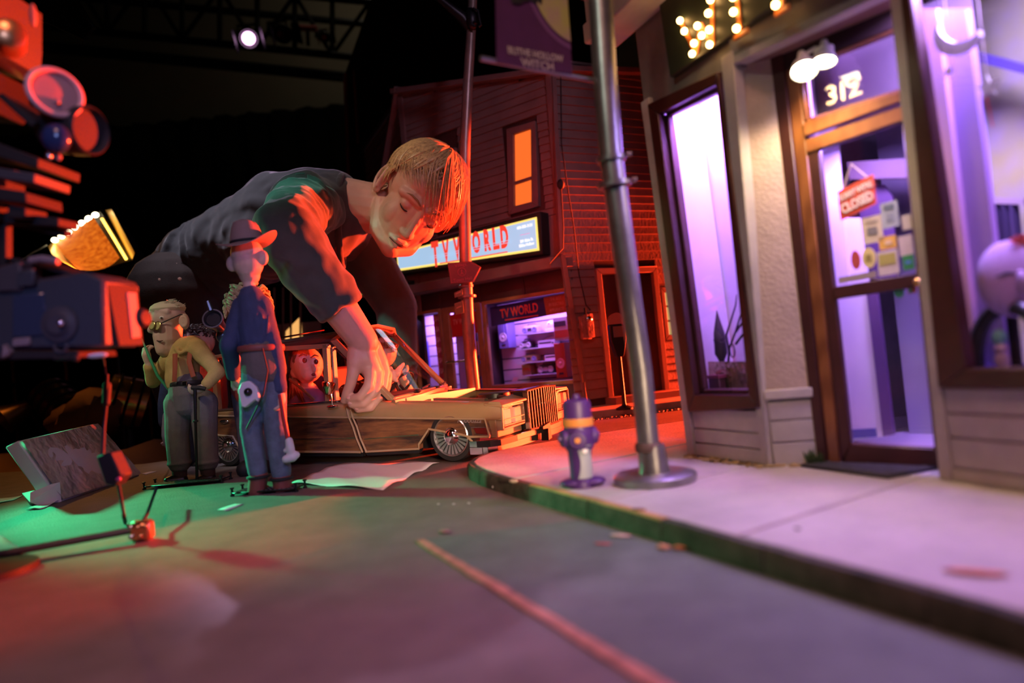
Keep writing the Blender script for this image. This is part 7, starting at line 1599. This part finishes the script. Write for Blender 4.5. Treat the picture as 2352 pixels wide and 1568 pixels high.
# ================================================================== things inside the right hand window
W = RW
mo = P(2205, 60, W.pt(.06, .02, 0).y); mfr = Fr(mo, W.x); mfr.o.z = mo.z
r0_ = .0215; n = 24; A = [(-r0_ * math.sin(a), r0_ * math.cos(a)) for a in (math.pi * (.04 + .92 * k / n) for k in range(n + 1))]
A = [(x * 1.0, z) for x, z in A]; Bc = [(-.0135 * math.sin(a) + .002, .0195 * math.cos(a) + .001) for a in (math.pi * (.04 + .92 * k / n) for k in range(n + 1))][::-1]
rot_ = lambda p, q=math.radians(52): (p[0] * math.cos(q) - p[1] * math.sin(q), p[0] * math.sin(q) + p[1] * math.cos(q))
mn = tag(poly(mfr, [rot_(p) for p in A + Bc], -.002, .003).build('crescent_ornament', mat('moon_white', (.8, .78, .74), .6)), 'white crescent moon ornament hanging high in the right hand window', 'ornament')
cdm = MB().cyl(mfr.pt(-.01, 0, .012), mfr.pt(-.01, 0, .10), .0004, 5).build('thread', wht, mn)
def star(px_, py_, r, lab, c_):
    o_ = P(px_, py_, W.pt(.06, .03, 0).y); f = Fr(o_, W.x); f.o.z = o_.z
    s_ = tag(poly(f, [((r if k % 2 == 0 else r * .38) * math.sin(math.pi * k / 5), (r if k % 2 == 0 else r * .38) * math.cos(math.pi * k / 5)) for k in range(10)], 0, .0015).build('star_ornament', mat('star_col' + lab[:3], c_, .5)), lab, 'ornament')
    MB().cyl(f.pt(0, .0008, r), f.pt(0, .0008, .46 - f.o.z + SW - .02), .0003, 5).build('thread', wht, s_)
star(2176, 164, .0048, 'small yellow star ornament below the crescent moon', (.6, .6, .1)); star(2268, 200, .0095, 'large pale green star with red tail in the right hand window', (.6, .65, .45))
sq = P(2268, 240, W.pt(.06, .032, 0).y); MB().tube([sq + V((0, 0, .006)), sq + V((.001, 0, -.004)), sq + V((.002, 0, -.018))], .0006, 5).build('tail', red, [o for o in COL.objects if o.name.startswith('star_ornament')][-1])
violet = mat('violet_drape', (.42, .30, .62), .85); pinkd = mat('pink_drape', (.55, .34, .55), .85)
def col(xa, xb, y, m, nm): 
    p0, p1 = W.px(xa, 20, y), W.px(xb, 20, y); q0_, q1_ = W.px(xa + 95, 840, y), W.px(xb + 98, 840, y)
    poly(W, [q0_, q1_, p1, p0], y, y + .006).build(nm, m, shop)
col(2108, 2150, .028, pinkd, 'pink_column'); col(2148, 2218, .034, violet, 'violet_column')
wy = .16
poly(W, [W.px(2180, 840, wy), W.px(2420, 840, wy), W.px(2420, -60, wy), W.px(2120, -60, wy)], wy, wy + .006).build('far_partition', mat('olive_wall', (.30, .30, .24), .85, c2=(.30, .33, .10), scale=22, detail=2), shop)
poly(W, [W.px(2215, 112, .12), W.px(2360, 152, .12), W.px(2360, 172, .12), W.px(2218, 136, .12)], .12, .13).build('dark_beam', mat('indigo_beam', (.06, .045, .16), .5), shop)
rows = []
for i in range(16): 
    a, b_ = W.px(2256 + 5.5 * i, 468, .13), W.px(2268 + 5.5 * i, 600, .13); rows.append([W.pt(a[0], .13 + .004 * math.sin(i * 1.9), a[1]), W.pt(b_[0], .13 + .005 * math.sin(i * 1.9), b_[1])])
tag(MB().grid(rows).build('dark_curtain', mat('curtain_dark', (.05, .035, .08), .85), fix=False), 'dark striped curtain deep inside the right hand window', 'curtain')
poly(W, [W.px(2256, 452, .128), W.px(2352, 456, .128), W.px(2352, 470, .128), W.px(2256, 466, .128)], .128, .136).build('curtain_rail', mat('rail_olive', (.28, .26, .2), .6), shop)
mk_o = P(2322, 640, W.pt(.07, .07, 0).y); mk = tag(MB().ell(mk_o, (.026, .012, .030), None, 20, 14).ell(mk_o + V((-.001, -.011, -.004)), (.004, .006, .010), None, 12, 8).build('white_mask', mat('plaster', (.40, .30, .46), .7)), 'pale plaster mask with slit eyes inside the right hand window', 'mask')
for s in (-1, 1): MB().tube([mk_o + V((s * .004, -.0118, .003)), mk_o + V((s * .011, -.0114, .004)), mk_o + V((s * .018, -.009, .002))], [.0005, .0011, .0004], 6).build('eye_slit', M['black'], mk)
MB().tube([mk_o + V((0, .004, -.02)), V((mk_o.x, mk_o.y + .004, SW + .003))], .004, 8).build('stand', M['black'], mk)
ao = P(2330, 845, W.pt(.06, .04, 0).y); dz = ao.z - SW
hy_ = P(2320, 735, ao.y); ar = thing('black_arch', ao, 'glossy black arch shaped stand in the right hand window', 'stand'); af = Fr(ao, W.x)
MB().tube([af.pt(.031 * math.cos(a), 0, .002 + .046 * math.sin(a)) for a in (math.pi * k / 18 for k in range(19))], .0062, 10).build('arch', mat('arch_gloss', (.035, .042, .038), .25), ar)
bx(af, (-.040, -.012, -.004), (.042, .02, .0015)).build('base', mat('indigo_velvet', (.06, .035, .22), .8), ar, bevel=.001)
bx(af, (-.03, -.008, -dz), (.03, .018, -.004)).build('plinth', mat('indigo_velvet2', (.06, .035, .22), .8), ar)
bo = thing('bottle', af.pt(-.006, -.004, .0015), 'small pale bottle with green top standing under the black arch', 'bottle')
MB().lathe(af.pt(-.006, -.004, .0018), (0, 0, 1), [(0, .0045), (.006, .0055), (.010, .0035), (.014, .005), (.018, .003)], 16).build('body', mat('pale_ceramic', (.65, .5, .65), .3), bo); MB().ell(af.pt(-.006, -.004, .0245), (.0055, .005, .0065), None, 12, 8).build('stopper', mat('mint', (.2, .55, .42), .4), bo)
fo = P(2343, 552, W.pt(.07, .05, 0).y); flw = thing('red_flower', V((fo.x, fo.y, SW)), 'red flower on a thin stem in the right hand window', 'flower')
MB().tube([V((fo.x, fo.y, SW + .003)), fo + V((-.002, 0, -.04)), fo], .0007, 5).build('stem', mat('stem_green', (.1, .2, .06), .7), flw)
for k in range(9):
    a = 2 * math.pi * k / 9; d = V((math.cos(a), -.3, .45 * math.sin(a))); MB().tube([fo, fo + d * .006, fo + d * .012 + V((0, 0, -.001))], [.0008, .0018, .0003], 6, flat=.4).build('petal', mat('petal_red', (.5, .08, .05), .6) if k == 0 else bpy.data.materials['petal_red'], flw)
# ---- plants and foil in the narrow left window
br = thing('bare_branches', S.pt(.085, .045, .065), 'bare dark branches standing in the narrow left window', 'branches'); bb3 = MB()
def sp(px_, py_, y=.04): x, z = S.px(px_, py_, y); return S.pt(x, y, z)
tw_ = mat('dark_twig', (.03, .018, .03), .7)
for pts in (((1672, 850), (1675, 800), (1690, 760), (1702, 720), (1706, 690)), ((1675, 810), (1668, 770), (1676, 745), (1690, 700), (1692, 676)), ((1690, 762), (1704, 742), (1716, 730)), ((1665, 860), (1650, 800), (1640, 780)), ((1690, 790), (1706, 768), (1716, 764))):
    MB().tube([sp(*p) for p in pts], [.0016, .0014, .0012, .0009, .0005][:len(pts)], 6).build('twig', tw_, br)
cy = thing('dark_cone_plant', S.pt(.065, .04, .065), 'dark pointed cone plant in the narrow left window', 'plant')
MB().lathe(sp(1660, 850), sp(1644, 690) - sp(1660, 850), [(0, .003), (.012, .0035), (.02, .0075), (.045, .0065), (.06, .003), (.072, .0004)], 14).build('foliage', tw_, cy)
lp2 = mat('twig_loop', (.04, .03, .06), .5); MB().torus(sp(1682, 805), S.y, .008, .0008, 20, 6, .5).build('wire_loop', lp2, cy)
fo2 = mat('display_foil', (.55, .42, .26), .25, .85, bump=.8, bscale=60, dist=.01); rows = []
for i in range(16):
    rows.append([sp(1628 + 6.5 * i, 830 + 9.5 * j, .036 + .0) + S.y * R.uniform(-.002, .002) for j in range(9)])
tag(MB().grid(rows).build('foil_sheet', fo2, fix=False, sharp=180), 'crumpled gold foil sheet at the bottom of the narrow window', 'foil')
pt_ = thing('red_pot', sp(1648, 905, .028), 'dark red box pot standing at the bottom of the narrow window', 'pot'); x0p, z0p = S.px(1648, 905, .028)
bx(S, (x0p - .010, .024, .0630), (x0p + .010, .034, z0p + .022)).build('box', mat('pot_red', (.07, .02, .025), .5), pt_, bevel=.001); bx(S, (x0p - .011, .023, z0p + .019), (x0p + .011, .035, z0p + .023)).build('rim', mat('pot_rim', (.18, .03, .05), .5), pt_)
